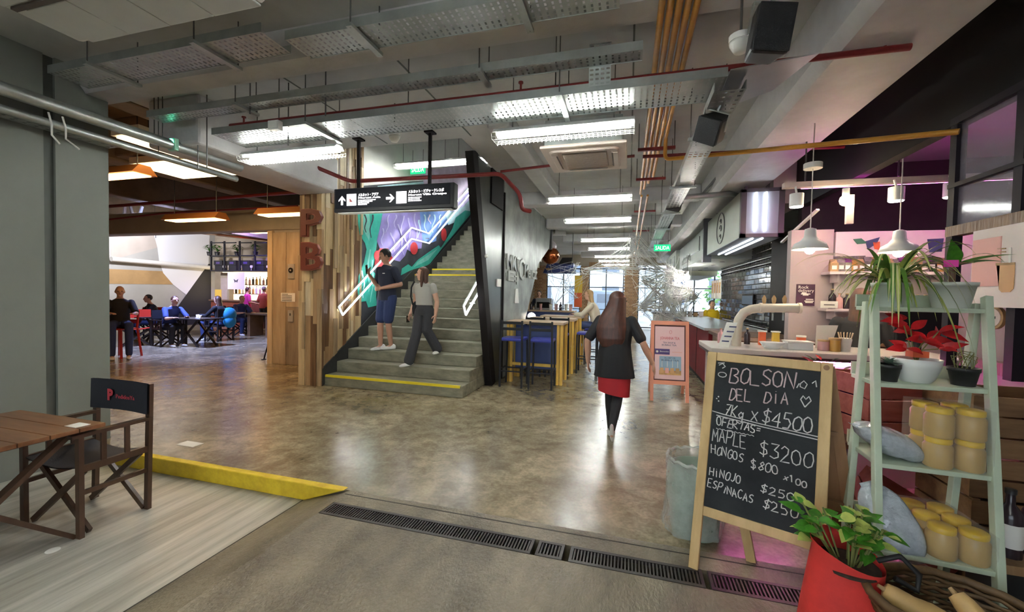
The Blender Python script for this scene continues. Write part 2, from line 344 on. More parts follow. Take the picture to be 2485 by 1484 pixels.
# ================================================================== stairs
RISE, TREAD, SX0, SX1 = .18, .29, -4.78, -2.33
def nose(k): return 5.64 + TREAD * (k - 1) if k <= 11 else 9.40 + TREAD * (k - 12)
stairs = empty('staircase', (-3.55, 5.64, 0), 0, 'wide concrete staircase with yellow edge lines climbing beside the painted wall', 'staircase')
for k in range(1, 23):
    y1 = 8.15 + .171 * k if k <= 11 else (nose(k) + .62 if k < 22 else 13.2)
    z0 = RISE * (k - 1) if k <= 11 else RISE * k - .42
    s = MB(); s.bb((SX0 + .002, nose(k), z0), (SX1, y1, RISE * k)); st = s.build('step', 'stair_concrete', stairs, bevel=.012 if k < 12 else 0)
    if k in (1, 11, 12):
        s = MB(); s.bb((SX0 + .03, nose(k) - .003, RISE * k - .035), (SX1 - .04, nose(k) + .028, RISE * k + .002)); s.build('edge_line', 'step_line', stairs)
# skirting band against the left wall
s = MB(); P = []
for k in range(1, 23): P += [(SX0 + .002, nose(k) - .06, RISE * k + .10)]
P += [(SX0 + .002, 13.0, RISE * 22 + .1), (SX0 + .002, 13.0, RISE * 20), (SX0 + .002, 5.58, 0)]
s.prism(P, (.022, 0, 0)); s.build('skirting', 'charcoal', stairs)
# stairwell: upper side wall (mural), back wall, upper ceiling
mat('mural_base', (.055, .06, .075), .6, noise=.5, scale=1.5)
s = MB(); s.bb((-4.82, 6.62, 0), (-4.79, 13.4, 6.2)); mural = struct('wall_mural', s, 'mural_base')
s = MB(); s.bb((-4.9, 13.2, 3.5), (-2.0, 13.4, 6.4)); struct('wall_stair_back', s, 'white_paint')
s = MB(); s.bb((-5.0, 5.0, 6.2), (-2.0, 13.4, 6.4)); struct('ceiling_stairwell', s, 'white_paint')
s = MB(); s.bb((-5.0, 5.0, 3.9), (-2.0, 5.15, 6.3)); struct('wall_stair_front', s, 'white_paint')
s = MB(); s.bb((-2.2, 5.15, 3.9), (-2.0, 13.4, 6.3)); struct('wall_stair_right', s, 'charcoal')
s = MB(); s.bb((-5.0, 5.15, 3.9), (-4.84, 6.7, 6.3)); struct('wall_stair_left', s, 'white_paint')
# ================================================================== corridor wall right of the stairs (leaning black edge, grey face)
wc = empty('wall_corridor', (-2.2, 8, 0)); wc['kind'] = 'structure'
s = MB(); s.prism([(-2.33, 5.70, 3.62), (-2.33, 6.72, 0), (-2.33, 7.22, 0), (-2.33, 7.22, 3.62)], (.10, 0, 0)); s.build('panel', 'dark_steel_wall', wc)
s = MB(); s.prism([(-2.33, 7.235, 3.62), (-2.33, 7.235, 0), (-2.33, 8.1, 0), (-2.33, 8.9, .86), (-2.33, 10.3, 2.35), (-2.33, 11.7, 2.9), (-2.33, 11.9, 3.62)], (.10, 0, 0)); s.build('panel', 'grey_chalk_wall', wc)
s = MB(); s.bar((-2.25, 5.64, 3.62), (-2.25, 6.70, 0.0), .20, .12, up=(1, 0, 0)); s.build('leaning_post', 'black_paint', wc)
s = MB(); s.bb((-2.236, 7.20, 0), (-2.205, 7.25, 3.4)); s.build('seam', 'black_paint', wc)
s = MB(); s.bb((-2.245, 6.45, 3.05), (-2.20, 7.1, 3.62)); s.build('panel', 'black_paint', wc)
s = MB(); s.bb((-2.34, 11.9, 2.9), (-2.2, 12.05, 3.62)); s.build('panel', 'charcoal', wc)
# raised lettering and plates on the grey face
mat('relief_grey', (.33, .35, .325), .45)
def onwall(pts, th=.03, x=-2.23): return [atx(a, b, x) for a, b in pts], (th, 0, 0)
for q in ([(1226, 625), (1251, 632), (1252, 656), (1228, 652)], [(1227, 661), (1250, 664), (1252, 682), (1228, 680)]):
    s = MB(); P = [atx(a, b, -2.23) for a, b in q]; s.prism(P, (.012, 0, 0)); s.build('relief_plate', 'grey_chalk_wall', wc)
text('relief_letters', 'MKT', atx(1229, 652, -2.21), Y, Z, .42, 'relief_grey', wc, width=.95, extrude=.012, bold=.004)
text('relief_letters', 'E:', atx(1230, 680, -2.21), Y, Z, .26, 'relief_grey', wc, width=.62, extrude=.012, bold=.004)
text('relief_letters', 'C', atx(1258, 676, -2.21), Y, Z, .62, 'relief_grey', wc, width=.45, extrude=.012, bold=.006)
text('relief_letters', 'Mercat', atx(1272, 672, -2.21), Y, Z, .42, 'relief_grey', wc, width=1.25, extrude=.012, bold=.004)
s = MB(); s.prism([atx(a, b, -2.23) for a, b in ((1253, 628), (1256, 628), (1255, 690), (1252, 690))], (.02, 0, 0)); s.build('relief_bar', 'relief_grey', wc)
s = MB(); s.prism([atx(a, b, -2.225) for a, b in ((1250, 700), (1256, 700), (1258, 735), (1248, 735))], (.012, 0, 0)); s.build('paint_patch', 'white_paint', wc)
s = MB(); s.prism([atx(a, b, -2.23) for a, b in ((1204, 676), (1214, 677), (1214, 696), (1204, 695))], (.02, 0, 0)); o = s.build('notice', 'white_paint', wc)
s = MB(); s.ball(atx(1180, 621, -2.14), .03, 10); s.build('stud', 'white_paint', wc)
# ================================================================== far facade: brick piers, steel windows, street
mat('brick_a', (.30, .17, .09), .8, noise=.3, scale=8); mat('brick_b', (.40, .25, .14), .8, noise=.3, scale=8); mat('mortar', (.42, .37, .30), .9)
mat('glass', (.9, .95, 1), .03, trans=0, alpha=.10, spec=.6)
mat('steel_dark', (.02, .022, .025), .4)
FY = 21.0
wf = MB(); wf.bb((-9, FY, 3.1), (9, FY + .3, 3.9)); wf.bb((-9, FY, 0), (-4.75, FY + .3, 3.1)); wf.bb((4.7, FY, 0), (9, FY + .3, 3.1)); wfar = struct('wall_far', wf, 'mortar')
brk = []
for m in ('brick_a', 'brick_b'):
    s = MB(); s.box((0, 0, 0), (.235, .03, .068)); o = s.build('brick', m, wfar, local=True); brk.append(o.data); bpy.data.objects.remove(o)
def brick_pier(x0, x1, z0=0, z1=3.1, y=FY):
    s = MB(); s.bb((x0, y, z0), (x1, y + .3, z1)); p = s.build('brick_pier', 'mortar', wfar)
    nr = int((z1 - z0) / .078)
    for r in range(nr):
        n = max(1, int(round((x1 - x0) / .25))); off = .06 if r % 2 else 0
        for k in range(n):
            xx = x0 + (k + .5) * (x1 - x0) / n + (off - .03)
            o = bpy.data.objects.new('brick', random.choice(brk)); COL.objects.link(o); o.parent = p
            o.location = (xx, y - .01, z0 + r * .078 + .04); o.scale = (min(1, (x1 - x0) / n / .25), 1, 1)
brick_pier(-4.75, -4.1, 0.9); brick_pier(-2.35, -1.95); brick_pier(-.22, .42)
# a brick strip above the windows
s = MB(); s.bb((-1.95, FY - .06, 2.98), (-.25, FY, 3.25)); s.build('lintel_board', 'plank_2', wfar)
def window(i, x0, x1, z0=.05, z1=2.95, cols=2, rows=(.9, 2.0)):
    s = MB(); f = .05
    s.bb((x0, FY + .02, z0), (x0 + f, FY + .1, z1)); s.bb((x1 - f, FY + .02, z0), (x1, FY + .1, z1)); s.bb((x0 + f, FY + .02, z0), (x1 - f, FY + .1, z0 + f)); s.bb((x0 + f, FY + .02, z1 - f), (x1 - f, FY + .1, z1))
    w = struct('window_%d' % i, s, 'steel_dark')
    for c in range(1, cols):
        s = MB(); xx = lerp(x0, x1, c / cols); s.bb((xx - .025, FY + .03, z0 + f), (xx + .025, FY + .09, z1 - f)); s.build('mullion', 'steel_dark', w)
    for r in rows:
        s = MB(); s.bb((x0 + f, FY + .035, r - .02), (x1 - f, FY + .085, r + .02)); s.build('transom', 'steel_dark', w)
    zz = [z0 + f] + list(rows) + [z1 - f]
    for c in range(cols):
        for r in range(len(zz) - 1):
            s = MB(); s.bb((lerp(x0, x1, c / cols) + .03, FY + .055, zz[r] + .02), (lerp(x0, x1, (c + 1) / cols) - .03, FY + .062, zz[r + 1] - .02)); s.build('pane', 'glass', w)
window(1, -1.95, -.24, cols=2); window(2, .42, 2.1, cols=2); window(3, 2.1, 4.7, cols=3); window(4, -4.1, -2.35, cols=2)
# street outside: pavement, pale house fronts, a tree, a parked van
mat('street', (.35, .37, .40), .7); mat('house_pale', (.62, .66, .70), .8, noise=.08); mat('house_glass', (.15, .2, .28), .2); mat('foliage', (.10, .26, .06), .6, noise=.4, scale=9)
s = MB(); s.bb((-25, FY + .3, -.3), (25, 60, -.02)); struct('street', s, 'street')
hb = empty('house', (0, 36, 0), 0, 'pale house front across the street beyond the far windows', 'building')
s = MB(); s.bb((-16, 36, -.05), (1.2, 40, 6.5)); s.build('wall', 'house_pale', hb)
for x in (-14, -11, -8, -5, -2.2):
    for z in (.9, 3.6):
        s = MB(); s.bb((x, 35.93, z), (x + 1.4, 36.01, z + 1.5)); s.build('window', 'house_glass', hb)
hb = empty('house', (8, 38, 0), 0, 'second pale house front across the street, behind the street tree', 'building')
s = MB(); s.bb((1.4, 38, -.05), (20, 42, 5.2)); s.build('wall', 'house_pale', hb)
for x in (3, 6.5, 10, 13.5):
    s = MB(); s.bb((x, 37.93, 1), (x + 1.6, 38.01, 3.2)); s.build('window', 'house_glass', hb)
tr = empty('street_tree', (6.6, 29, 0), 0, 'leafy street tree outside the far windows', 'tree')
s = MB(); s.tube([(6.6, 29, 0), (6.65, 29, 1.2), (6.5, 29, 2.6)], .14, 8); s.build('trunk', 'plank_3', tr)
s = MB()
for k in range(420):
    a = random.uniform(0, 6.28); r = 1.9 * random.random() ** .5; c = Vector((6.6 + r * math.cos(a), 29 + .8 * r * math.sin(a), 2.2 + random.gauss(0, .75))); u = Vector((random.gauss(0, 1), random.gauss(0, 1), random.gauss(0, 1))).normalized() * .16; v = u.orthogonal().normalized() * .11
    s.quad(c - u, c - v, c + u, c + v)
tf = s.build('foliage', 'foliage', tr); tf['kind'] = 'stuff'
van = empty('parked_van', (-1.4, 27, 0), 0, 'blue-grey van parked in the street beyond the glass doors', 'van')
mat('van_paint', (.28, .38, .50), .3)
s = MB(); s.prism([(-3.6, 26.2, .35), (.6, 26.2, .35), (.6, 26.2, 1.0), (.1, 26.2, 1.9), (-3.6, 26.2, 1.95)], (0, 1.7, 0)); s.build('body', 'van_paint', van, bevel=.08)
for x in (-2.8, -.3):
    s = MB(); s.cyl((x, 26.15, .32), (x, 26.4, .32), .32, 20); s.build('wheel', 'black_paint', van)
for x in (-3.2, -1.9, -.7):
    s = MB(); s.bb((x, 26.17, 1.15), (x + 1.0, 26.21, 1.7)); s.build('window', 'house_glass', van)
# side walls closing the passage
s = MB(); s.bb((-5.2, 13.4, 0), (-4.95, 21, 3.9)); struct('wall_cafe_left', s, 'plank_2')
s = MB(); s.bb((-5.2, 13.4, 3.62), (-2.2, 21.2, 3.9)); struct('ceiling_cafe', s, 'ceil_grey')
s = MB(); s.bb((7.8, -4, 0), (8, 21.2, 4)); struct('wall_right', s, 'black_paint')
s = MB(); s.bb((1.9, 7.5, 3.3), (8, 21.2, 3.6)); struct('ceiling_stalls', s, 'charcoal')
# ================================================================== lamps
mat('lamp_white', (.80, .80, .78), .35); tube_m = glow('tube_light', (.95, 1.0, .94), 37.0); mat('wire_white', (.75, .75, .70), .35, metal=.3)
def make_fluorescent():
    r = empty('fluorescent_lamp', (0, 0, 0))
    s = MB(); s.prism([(-.62, -.078, .020), (-.62, -.045, .06), (-.62, .045, .06), (-.62, .078, .020), (-.62, .071, .018), (-.62, .04, .05), (-.62, -.04, .05), (-.62, -.071, .018)], (1.24, 0, 0)); s.build('housing', 'lamp_white', r, local=True)
    for y in (-.045, .045):
        s = MB(); s.cyl((-.59, y, .012), (.59, y, .012), .014, 6, cap=False); s.build('tube', tube_m, r, local=True)
    s = MB()
    for k in range(33):
        x = -.62 + k * 1.24 / 32
        s.tube([(x, -.105, .0), (x, -.09, -.045), (x, .09, -.045), (x, .105, .0)], .0022, 4)
    for y, z in ((-.105, 0), (-.095, -.03), (-.06, -.046), (-.02, -.046), (.02, -.046), (.06, -.046), (.095, -.03), (.105, 0)): s.tube([(-.62, y, z), (.62, y, z)], .0022, 4)
    s.build('cage', 'wire_white', r, local=True)
    return r
fl0 = make_fluorescent()
LAMPS = [(-.61, 3.66, 3.0, 'nearest caged fluorescent lamp over the passage, beside the ceiling cassette'), (-.61, 6.25, 3.0, 'second caged fluorescent lamp down the passage, beyond the cassette'),
         (-.61, 8.0, 3.0, 'third caged fluorescent lamp down the passage'), (-.61, 10.8, 3.0, 'fourth caged fluorescent lamp down the passage'), (-.61, 12.8, 3.0, 'fifth caged fluorescent lamp down the passage'),
         (-.61, 15.3, 3.0, 'sixth caged fluorescent lamp down the passage, near the web'), (-.61, 17.3, 3.0, 'seventh caged fluorescent lamp down the passage'), (-.61, 19.3, 3.0, 'last caged fluorescent lamp in front of the far windows'),
         (-3.53, 3.64, 3.0, 'caged fluorescent lamp in front of the wood-clad pier'), (-3.9, 7.3, 4.05, 'fluorescent lamp high in the stairwell beside the wood planks'), (-2.72, 7.3, 4.05, 'fluorescent lamp high in the stairwell beside the leaning black edge'),
         (-.61, 1.0, 3.0, 'added fill lamp, caged fluorescent, unseen overhead just outside the top of the picture'), (-3.2, -1.6, 3.0, 'added fill lamp, caged fluorescent, unseen behind the viewer over the lower floor'), (-.61, -1.8, 3.0, 'added fill lamp, caged fluorescent, unseen behind the viewer over the apron')]  # lamps on this line are unseen, added as fill by continuing the fittings
for i, (x, y, z, lab) in enumerate(LAMPS):
    o = fl0 if i == 0 else clone(fl0)
    o.location = (x, y, z); tag(o, lab, 'ceiling lamp', 'caged fluorescent lamps')
    zc = 3.62 if z < 3.5 else 6.2
    for dx in (-.45, .45):
        s = MB(); s.cyl((dx, 0, .05), (dx, 0, zc - z), .004, 6); s.build('hanger', 'rod', o, local=True)
# a second row over the stall side (seen through the stalls)
for i, (x, y, lab) in enumerate(((2.35, 13.0, 'fluorescent lamp under the far stall ceiling, nearest the red counter'), (2.35, 15.2, 'fluorescent lamp under the far stall ceiling, second from the red counter'), (2.35, 17.5, 'fluorescent lamp under the far stall ceiling, next to the far windows'))):
    o = clone(fl0); o.location = (x, y, 2.62); tag(o, lab, 'ceiling lamp', 'stall ceiling lamps')
    for ch in list(o.children):
        if ch.name.startswith('hanger'): ch.scale = (1, 1, 1.1)
# ================================================================== cable trays
def tray(x0, x1, y0, y1, z, lab, h=.06, nx=None, ny=6, holes=True):
    t = empty('cable_tray', ((x0 + x1) / 2, (y0 + y1) / 2, z), 0, lab, 'cable tray', 'perforated steel cable trays')
    along_x = (x1 - x0) > (y1 - y0); L = max(x1 - x0, y1 - y0)
    s = MB()
    if along_x: s.sheet((x0, y0, z), (x1 - x0, 0, 0), (0, y1 - y0, 0), nx or int(L / .045), ny, .3, .62)
    else: s.sheet((x0, y0, z), (x1 - x0, 0, 0), (0, y1 - y0, 0), ny, nx or int(L / .06), .62, .3)
    s.build('perforated_bottom', 'galvanised', t)
    for k in (0, 1):
        s = MB()
        if along_x: yy = (y0, y1)[k]; s.bb((x0, yy - .003, z - .004), (x1, yy + .003, z + h))
        else: xx = (x0, x1)[k]; s.bb((xx - .003, y0, z - .004), (xx + .003, y1, z + h))
        s.build('side_rail', 'galvanised', t)
    n = max(2, int(L / 1.6))
    for k in range(n):
        f = (k + .5) / n
        if along_x:
            x = lerp(x0, x1, f); s = MB(); s.bb((x - .022, y0 - .06, z - .03), (x + .022, y1 + .06, z - .006)); s.build('bracket', 'galvanised', t)
            for yy in (y0 - .04, y1 + .04):
                s = MB(); s.cyl((x, yy, z - .03), (x, yy, 3.62), .005, 6); s.build('rod', 'rod', t)
        else:
            y = lerp(y0, y1, f); s = MB(); s.bb((x0 - .06, y - .02, z - .03), (x1 + .06, y + .02, z - .006)); s.build('bracket', 'galvanised', t)
            for xx in (x0 - .04, x1 + .04):
                s = MB(); s.cyl((xx, y, z - .03), (xx, y, 3.62), .005, 6); s.build('rod', 'rod', t)
    return t
t1 = tray(-4.05, .62, 3.18, 3.56, 3.09, 'wide perforated cable tray above the nearest passage lamp, ending in a bare steel plate', ny=7)
s = MB(); s.prism([(.62, 3.10, 3.085), (1.10, 3.02, 3.085), (.98, 3.46, 3.085), (.80, 3.62, 3.085), (.62, 3.60, 3.085)], (0, 0, .008)); mat('bare_steel', (.62, .62, .66), .28, metal=.9, noise=.08, scale=3); s.build('end_plate', 'bare_steel', t1)
tray(-4.7, .05, 3.02, 3.16, 3.26, 'narrow perforated cable tray just behind the thick concrete beam', ny=3)
tray(-4.6, -2.42, 2.24, 2.50, 3.28, 'perforated cable tray in front of the beam, below the ceiling air conditioner', ny=6)
tray(-2.36, -.1, 2.38, 2.62, 3.30, 'perforated cable tray in front of the beam, at the top edge of the picture', ny=6)
tray(.54, .74, 3.2, 13.5, 3.0, 'long perforated cable tray running down the passage beside the loudspeakers', ny=4, nx=150)
# hook-up tray rising beside the red pipe
hk = empty('cable_riser', (-.25, 3.1, 3.2), 0, 'short perforated riser linking two cable trays beside the ochre pipes', 'cable tray')
s = MB(); s.sheet((-.33, 3.17, 3.12), (.16, 0, 0), (0, -.02, .30), 4, 9, .6, .4); s.build('perforated_sheet', 'galvanised', hk)
s = MB(); s.bb((-.38, 3.13, 3.28), (-.12, 3.16, 3.31)); s.build('bracket', 'galvanised', hk)
# ================================================================== pipes
def pipe(name, pts, r, m, lab, cat='pipe', n=12, clamps=(), group=None, rods=()):
    p = empty(name, pts[0], 0, lab, cat, group); s = MB()
    q = [Vector(a) for a in pts]; out = [q[0]]
    for i in range(1, len(q) - 1):
        a = (q[i - 1] - q[i]).normalized(); b = (q[i + 1] - q[i]).normalized(); d = min(r * 3, (q[i] - q[i - 1]).length * .4, (q[i + 1] - q[i]).length * .4)
        for t in (0, .25, .5, .75, 1): out.append((q[i] + a * d) * (1 - t) ** 2 + q[i] * 2 * t * (1 - t) + (q[i] + b * d) * t * t)
    out.append(q[-1]); s.tube(out, r, n); s.build('pipe_run', m, p)
    for c in clamps:
        s = MB(); s.cyl(Vector(c[0]) - Vector(c[1]) * .012, Vector(c[0]) + Vector(c[1]) * .012, r * 1.25, 12); s.build('clamp', c[2] if len(c) > 2 else m, p)
    for c in rods:
        s = MB(); s.cyl(c, (c[0], c[1], 3.62), .005, 6); s.build('rod', 'rod', p)
    return p
rp = pipe('sprinkler_pipe', [(-3.9, 3.26, 3.19), (1.68, 3.24, 3.17)], .022, 'red_pipe', 'dark red sprinkler pipe above the widest cable tray, crossing to the big beam', rods=((-3.3, 3.26, 3.19), (-1.9, 3.26, 3.19), (-.6, 3.26, 3.19), (.9, 3.26, 3.19)))
for x in (-3.72, -.88, 1.55):
    s = MB(); s.cyl((x, 3.25, 3.19), (x, 3.25, 3.255), .009, 8); s.cyl((x, 3.25, 3.25), (x, 3.25, 3.262), .02, 10); s.build('sprinkler_head', 'red_pipe', rp)
a = aty(735, 392, 5.0); b = aty(850, 440, 5.42); c = aty(1215, 421, 5.42); d = aty(1262, 470, 5.75); e = aty(1267, 508, 5.75)
pipe('sprinkler_pipe', [a, b, c, d, e, e + Vector((.10, .1, -.01))], .03, 'red_pipe', 'bright red pipe passing over the hanging direction sign and bending down at the black wall')
pipe('sprinkler_pipe', [aty(1215, 416, 5.5), aty(1330, 402, 5.5), aty(1540, 378, 5.5)], .018, 'red_pipe', 'thin red pipe running behind the ceiling cassette')
pipe('sprinkler_pipe', [aty(1560, 380, 5.3), aty(2120, 352, 5.3)], .02, 'red_pipe', 'thin red pipe under the big beam below the ochre pipe')
pipe('sprinkler_pipe', [(-17, 6.6, 3.2), aty(270, 500, 6.6), aty(725, 466, 6.4)], .035, 'red_pipe', 'thick red pipe crossing the hall above the cream beam')
pipe('sprinkler_pipe', [(-16, 6.7, 2.9), aty(400, 517, 6.7), aty(722, 500, 6.7)], .022, 'red_pipe', 'thinner red pipe just above the orange hall heaters')
pipe('sprinkler_pipe', [aty(455, 545, 8.0), aty(468, 562, 8.0), aty(520, 568, 9.2), aty(660, 585, 12)], .04, 'red_pipe', 'red pipe turning away under the hall beam towards the bar')
for k in range(5):
    x = .15 + k * .052; y1 = 7.6 - .35 * k
    pts = [(x, -1.5, 3.36), (x, y1, 3.36)]
    lab = ['ochre pipe nearest the passage lamps in the bundle of five', 'second ochre pipe of the bundle from the passage lamps', 'middle ochre pipe of the bundle of five', 'fourth ochre pipe of the bundle from the passage lamps'][k] if k < 4 else 'ochre pipe that leaves the bundle and crosses to the booth under the big beam'
    if k == 4: pts = [(x, -1.5, 3.36), (x, 5.02, 3.36), (x, 5.05, 3.13), tuple(atx(2328, 319, 2.17))]
    pipe('gas_pipe', pts, .021, 'ochre_pipe', lab, group='bundle of ochre pipes')
for x, lab in ((.17, 'first of two slender ochre pipes continuing down the passage, nearer the lamps'), (.27, 'second of two slender ochre pipes continuing down the passage, nearer the stalls')): pipe('gas_pipe', [(x, 7.5, 3.3), (x, 18, 3.3)], .02, 'ochre_pipe', lab, group='bundle of ochre pipes')
for y, lab in ((5.2, 'red steel clip bar under the ochre pipes, nearest'), (6.5, 'red steel clip bar under the ochre pipes, second'), (8.9, 'red steel clip bar under the ochre pipes, third'), (11.5, 'red steel clip bar under the ochre pipes, furthest')):
    r_ = empty('pipe_clip_bar', (.25, y, 3.3), 0, lab, 'pipe bracket', 'red clip bars under the ochre pipes'); s = MB(); s.bb((.06, y - .02, 3.29), (.48, y + .02, 3.325)); s.build('bar', 'red_pipe', r_)
    for x in (.07, .47):
        s = MB(); s.cyl((x, y, 3.3), (x, y, 3.62), .006, 6); s.build('rod', 'rod', r_)
# grey services on the left wall
for dx, dz, r, lab in ((0, 0, .055, 'thick grey pipe along the top of the left wall'), (-.12, .06, .03, 'thin grey pipe behind the thick one on the left wall'), (-.06, -.14, .035, 'lower grey conduit along the top of the left wall')):
    pipe('grey_pipe', [(-4.75 + dx, -2, 3.08 + dz), (-4.75 + dx, 4.1, 3.08 + dz)], r, 'galvanised', lab, group='grey services on the left wall', rods=((-4.75 + dx, 1.9, 3.08 + dz), (-4.75 + dx, 3.2, 3.08 + dz)))
tray(-5.02, -4.9, -1.5, 2.9, 2.93, 'narrow tray under the grey pipes along the left wall', ny=2, nx=60)
cb = empty('cable_tail', (-4.7, 2.3, 2.9), 0, 'two white cable tails hanging from the left wall pipes', 'cable')
for dx in (0, .09):
    s = MB(); s.tube([(-4.72, 2.3 + dx, 3.0), (-4.70, 2.31 + dx, 2.9), (-4.72, 2.32 + dx, 2.82), (-4.68, 2.35 + dx + .04 * (dx > 0), 2.75)], .008, 6); s.build('tail', 'white_paint', cb)
# thin suspension rods and struts seen under the slab
for i, (px, y, z0) in enumerate(((480, 3.4, 2.85), (502, 3.4, 2.85), (607, 3.1, 3.2), (700, 3.4, 3.0), (790, 3.1, 3.1))):
    p = aty(px, 250, y); s = MB(); s.cyl((p.x, y, z0), (p.x, y, 3.62), .006, 6); tag(s.build('suspension_rod', 'rod', None), 'thin steel suspension rod below the slab, number %s from the left wall' % ['one', 'two', 'three', 'four', 'five'][i], 'rod', 'suspension rods')
cj = empty('conduit_drop', aty(487, 325, 3.5), 0, 'white conduit drop with round junction box beside the green light', 'conduit')
s = MB(); p = aty(488, 325, 3.5); s.cyl(p, (p.x, p.y, 3.6), .018, 10); s.build('conduit', 'white_paint', cj)
s = MB(); s.ball(p, .045, 12); s.build('junction_box', 'lamp_white', cj)
s = MB(); q = aty(428, 300, 3.5); s.tube([aty(421, 330, 3.5), aty(423, 305, 3.5), q, p + Vector((0, 0, .0))], .012, 8); s.build('conduit', 'galvanised', cj)
jb = empty('junction_box', aty(668, 305, 3.15), 0, 'white square junction box on the red pipe', 'box'); s = MB(); s.box(aty(668, 305, 3.14), (.12, .06, .085)); s.build('body', 'lamp_white', jb, bevel=.006)
s = MB(); p = aty(668, 305, 3.14); s.bb((p.x - .05, p.y - .034, p.z - .032), (p.x + .05, p.y - .03, p.z + .032)); s.build('cover', 'white_paint', jb)
# green emergency light
gl = empty('emergency_light', aty(421, 351, 3.3), 0, 'small green emergency light at the end of the grey pipes', 'lamp')
p = aty(421, 351, 3.3); mat('green_body', (.35, .75, .55), .3); s = MB(); s.box(p, (.10, .05, .13)); s.build('housing', 'green_body', gl, bevel=.01)
s = MB(); s.ball(p + Vector((0, -.028, .01)), (.04, .014, .045), 12); s.build('lens', glow('green_lens', (.1, 1, .55), 9, False), gl)
# smoke detectors
for i, (px, py, y, lab) in enumerate(((957, 334, 4.05, 'round white smoke detector below the wide tray over the direction sign'), (1797, 108, 2.75, 'white detector partly behind the nearest loudspeaker'), (378, 560, 7.6, 'small dark dome camera under the hall beam'))):
    p = aty(px, py, y); d = empty('smoke_detector', p, 0, lab, 'detector'); s = MB(); s.lathe([(.0, -.045), (.035, -.045), (.05, -.02), (.06, 0), (.06, .015), (.0, .015)], p, 20, cap=False); s.build('body', 'white_paint' if i < 2 else 'black_paint', d)
    s = MB(); s.cyl(p + Vector((0, 0, .015)), p + Vector((0, 0, .05)), .065, 16); s.build('base', 'lamp_white' if i < 2 else 'black_paint', d)
    s = MB(); s.cyl(p + Vector((0, 0, .05)), (p.x, p.y, 3.62 if i < 2 else 2.8), .008, 6); s.build('rod', 'rod', d)
# ================================================================== air conditioners
ac = empty('ceiling_cassette', (-.49, 4.62, 3.06), 0, 'square white ceiling cassette air conditioner between two passage lamps', 'air conditioner')
mat('ac_cream', (.62, .53, .47), .45); mat('ac_shadow', (.10, .08, .07), .6); mat('ac_grille', (.32, .26, .22), .6)
cx, cy, cz = -.49, 4.62, 3.05; h = .435
s = MB(); s.bb((cx - h, cy - h, cz), (cx + h, cy + h, cz + .035)); s.build('panel', 'ac_cream', ac, bevel=.015)
s = MB(); s.bb((cx - .39, cy - .39, cz + .035), (cx + .39, cy + .39, cz + .30)); s.build('casing', 'galvanised', ac)
def ring(s, a, b, z0, z1, r=.07):
    def loop(h, z):
        P = []; rr = min(r, h)
        for i, (sx, sy) in enumerate(((1, 1), (-1, 1), (-1, -1), (1, -1))):
            for t in range(5):
                an = math.pi / 2 * (i + t / 4); P.append((cx + sx * (h - rr) + rr * math.cos(an), cy + sy * (h - rr) + rr * math.sin(an), z))
        return P
    A, B = loop(a, z0), loop(b, z1); n = len(A); s.add(A + B, [(k, (k + 1) % n, n + (k + 1) % n, n + k) for k in range(n)], True)
s = MB(); ring(s, .36, .34, cz - .002, cz - .016); ring(s, .34, .30, cz - .016, cz - .016); ring(s, .30, .28, cz - .016, cz - .001); s.build('rim', 'ac_cream', ac)
for dx, dy, w_, l_ in ((0, .32, .44, .05), (0, -.32, .44, .05), (.32, 0, .05, .44), (-.32, 0, .05, .44)):
    s = MB(); s.box((cx + dx, cy + dy, cz - .014), (w_, l_, .012)); v_ = s.build('vane', 'ac_cream', ac, bevel=.005)
    s = MB(); ox, oy = (.0, -.033 if dy > 0 else .033) if dx == 0 else ((-.033 if dx > 0 else .033), 0); s.box((cx + dx + ox, cy + dy + oy, cz - .0185), (w_ if dx == 0 else .012, l_ if dx else .012, .004)); s.build('slot', 'ac_shadow', ac)
s = MB(); s.bb((cx - .235, cy - .235, cz - .012), (cx + .235, cy + .235, cz + .001)); g_ = s.build('intake_grille', 'ac_grille', ac, bevel=.004)
for k in range(18):
    s = MB(); yy = cy - .22 + k * .44 / 17; s.bb((cx - .225, yy - .004, cz - .018), (cx + .225, yy + .004, cz - .012)); s.build('slat', 'ac_cream', g_)
for dx in (-.36, .36):
    for dy in (-.36, .36):
        s = MB(); s.cyl((cx + dx, cy + dy, cz + .3), (cx + dx, cy + dy, 3.62), .006, 6); s.build('rod', 'rod', ac)
au = empty('ceiling_air_unit', (-2.7, 1.5, 3.1), 0, 'big white ceiling-hung air conditioner cut by the top of the picture', 'air conditioner')
mat('ac_white', (.62, .64, .62), .45, noise=.05, scale=3)
s = MB(); s.bb((-3.42, .95, 3.10), (-1.93, 1.83, 3.34)); s.build('casing', 'ac_white', au, bevel=.03)
for k in range(4):
    x0 = -3.30 + k * .335; s = MB(); s.bb((x0, 1.52, 3.088), (x0 + .33, 1.82, 3.10)); s.build('filter_panel', 'ac_white', au, bevel=.004)
s = MB(); s.bb((-3.36, 1.485, 3.085), (-1.98, 1.512, 3.10)); s.build('slot', 'ac_shadow', au)
s = MB(); s.bb((-3.38, 1.0, 3.088), (-1.97, 1.47, 3.10)); s.build('outlet_panel', 'ac_white', au, bevel=.004)
for x in (-3.3, -2.05):
    for y in (1.05, 1.75):
        s = MB(); s.cyl((x, y, 3.34), (x, y, 3.62), .006, 6); s.build('rod', 'rod', au)
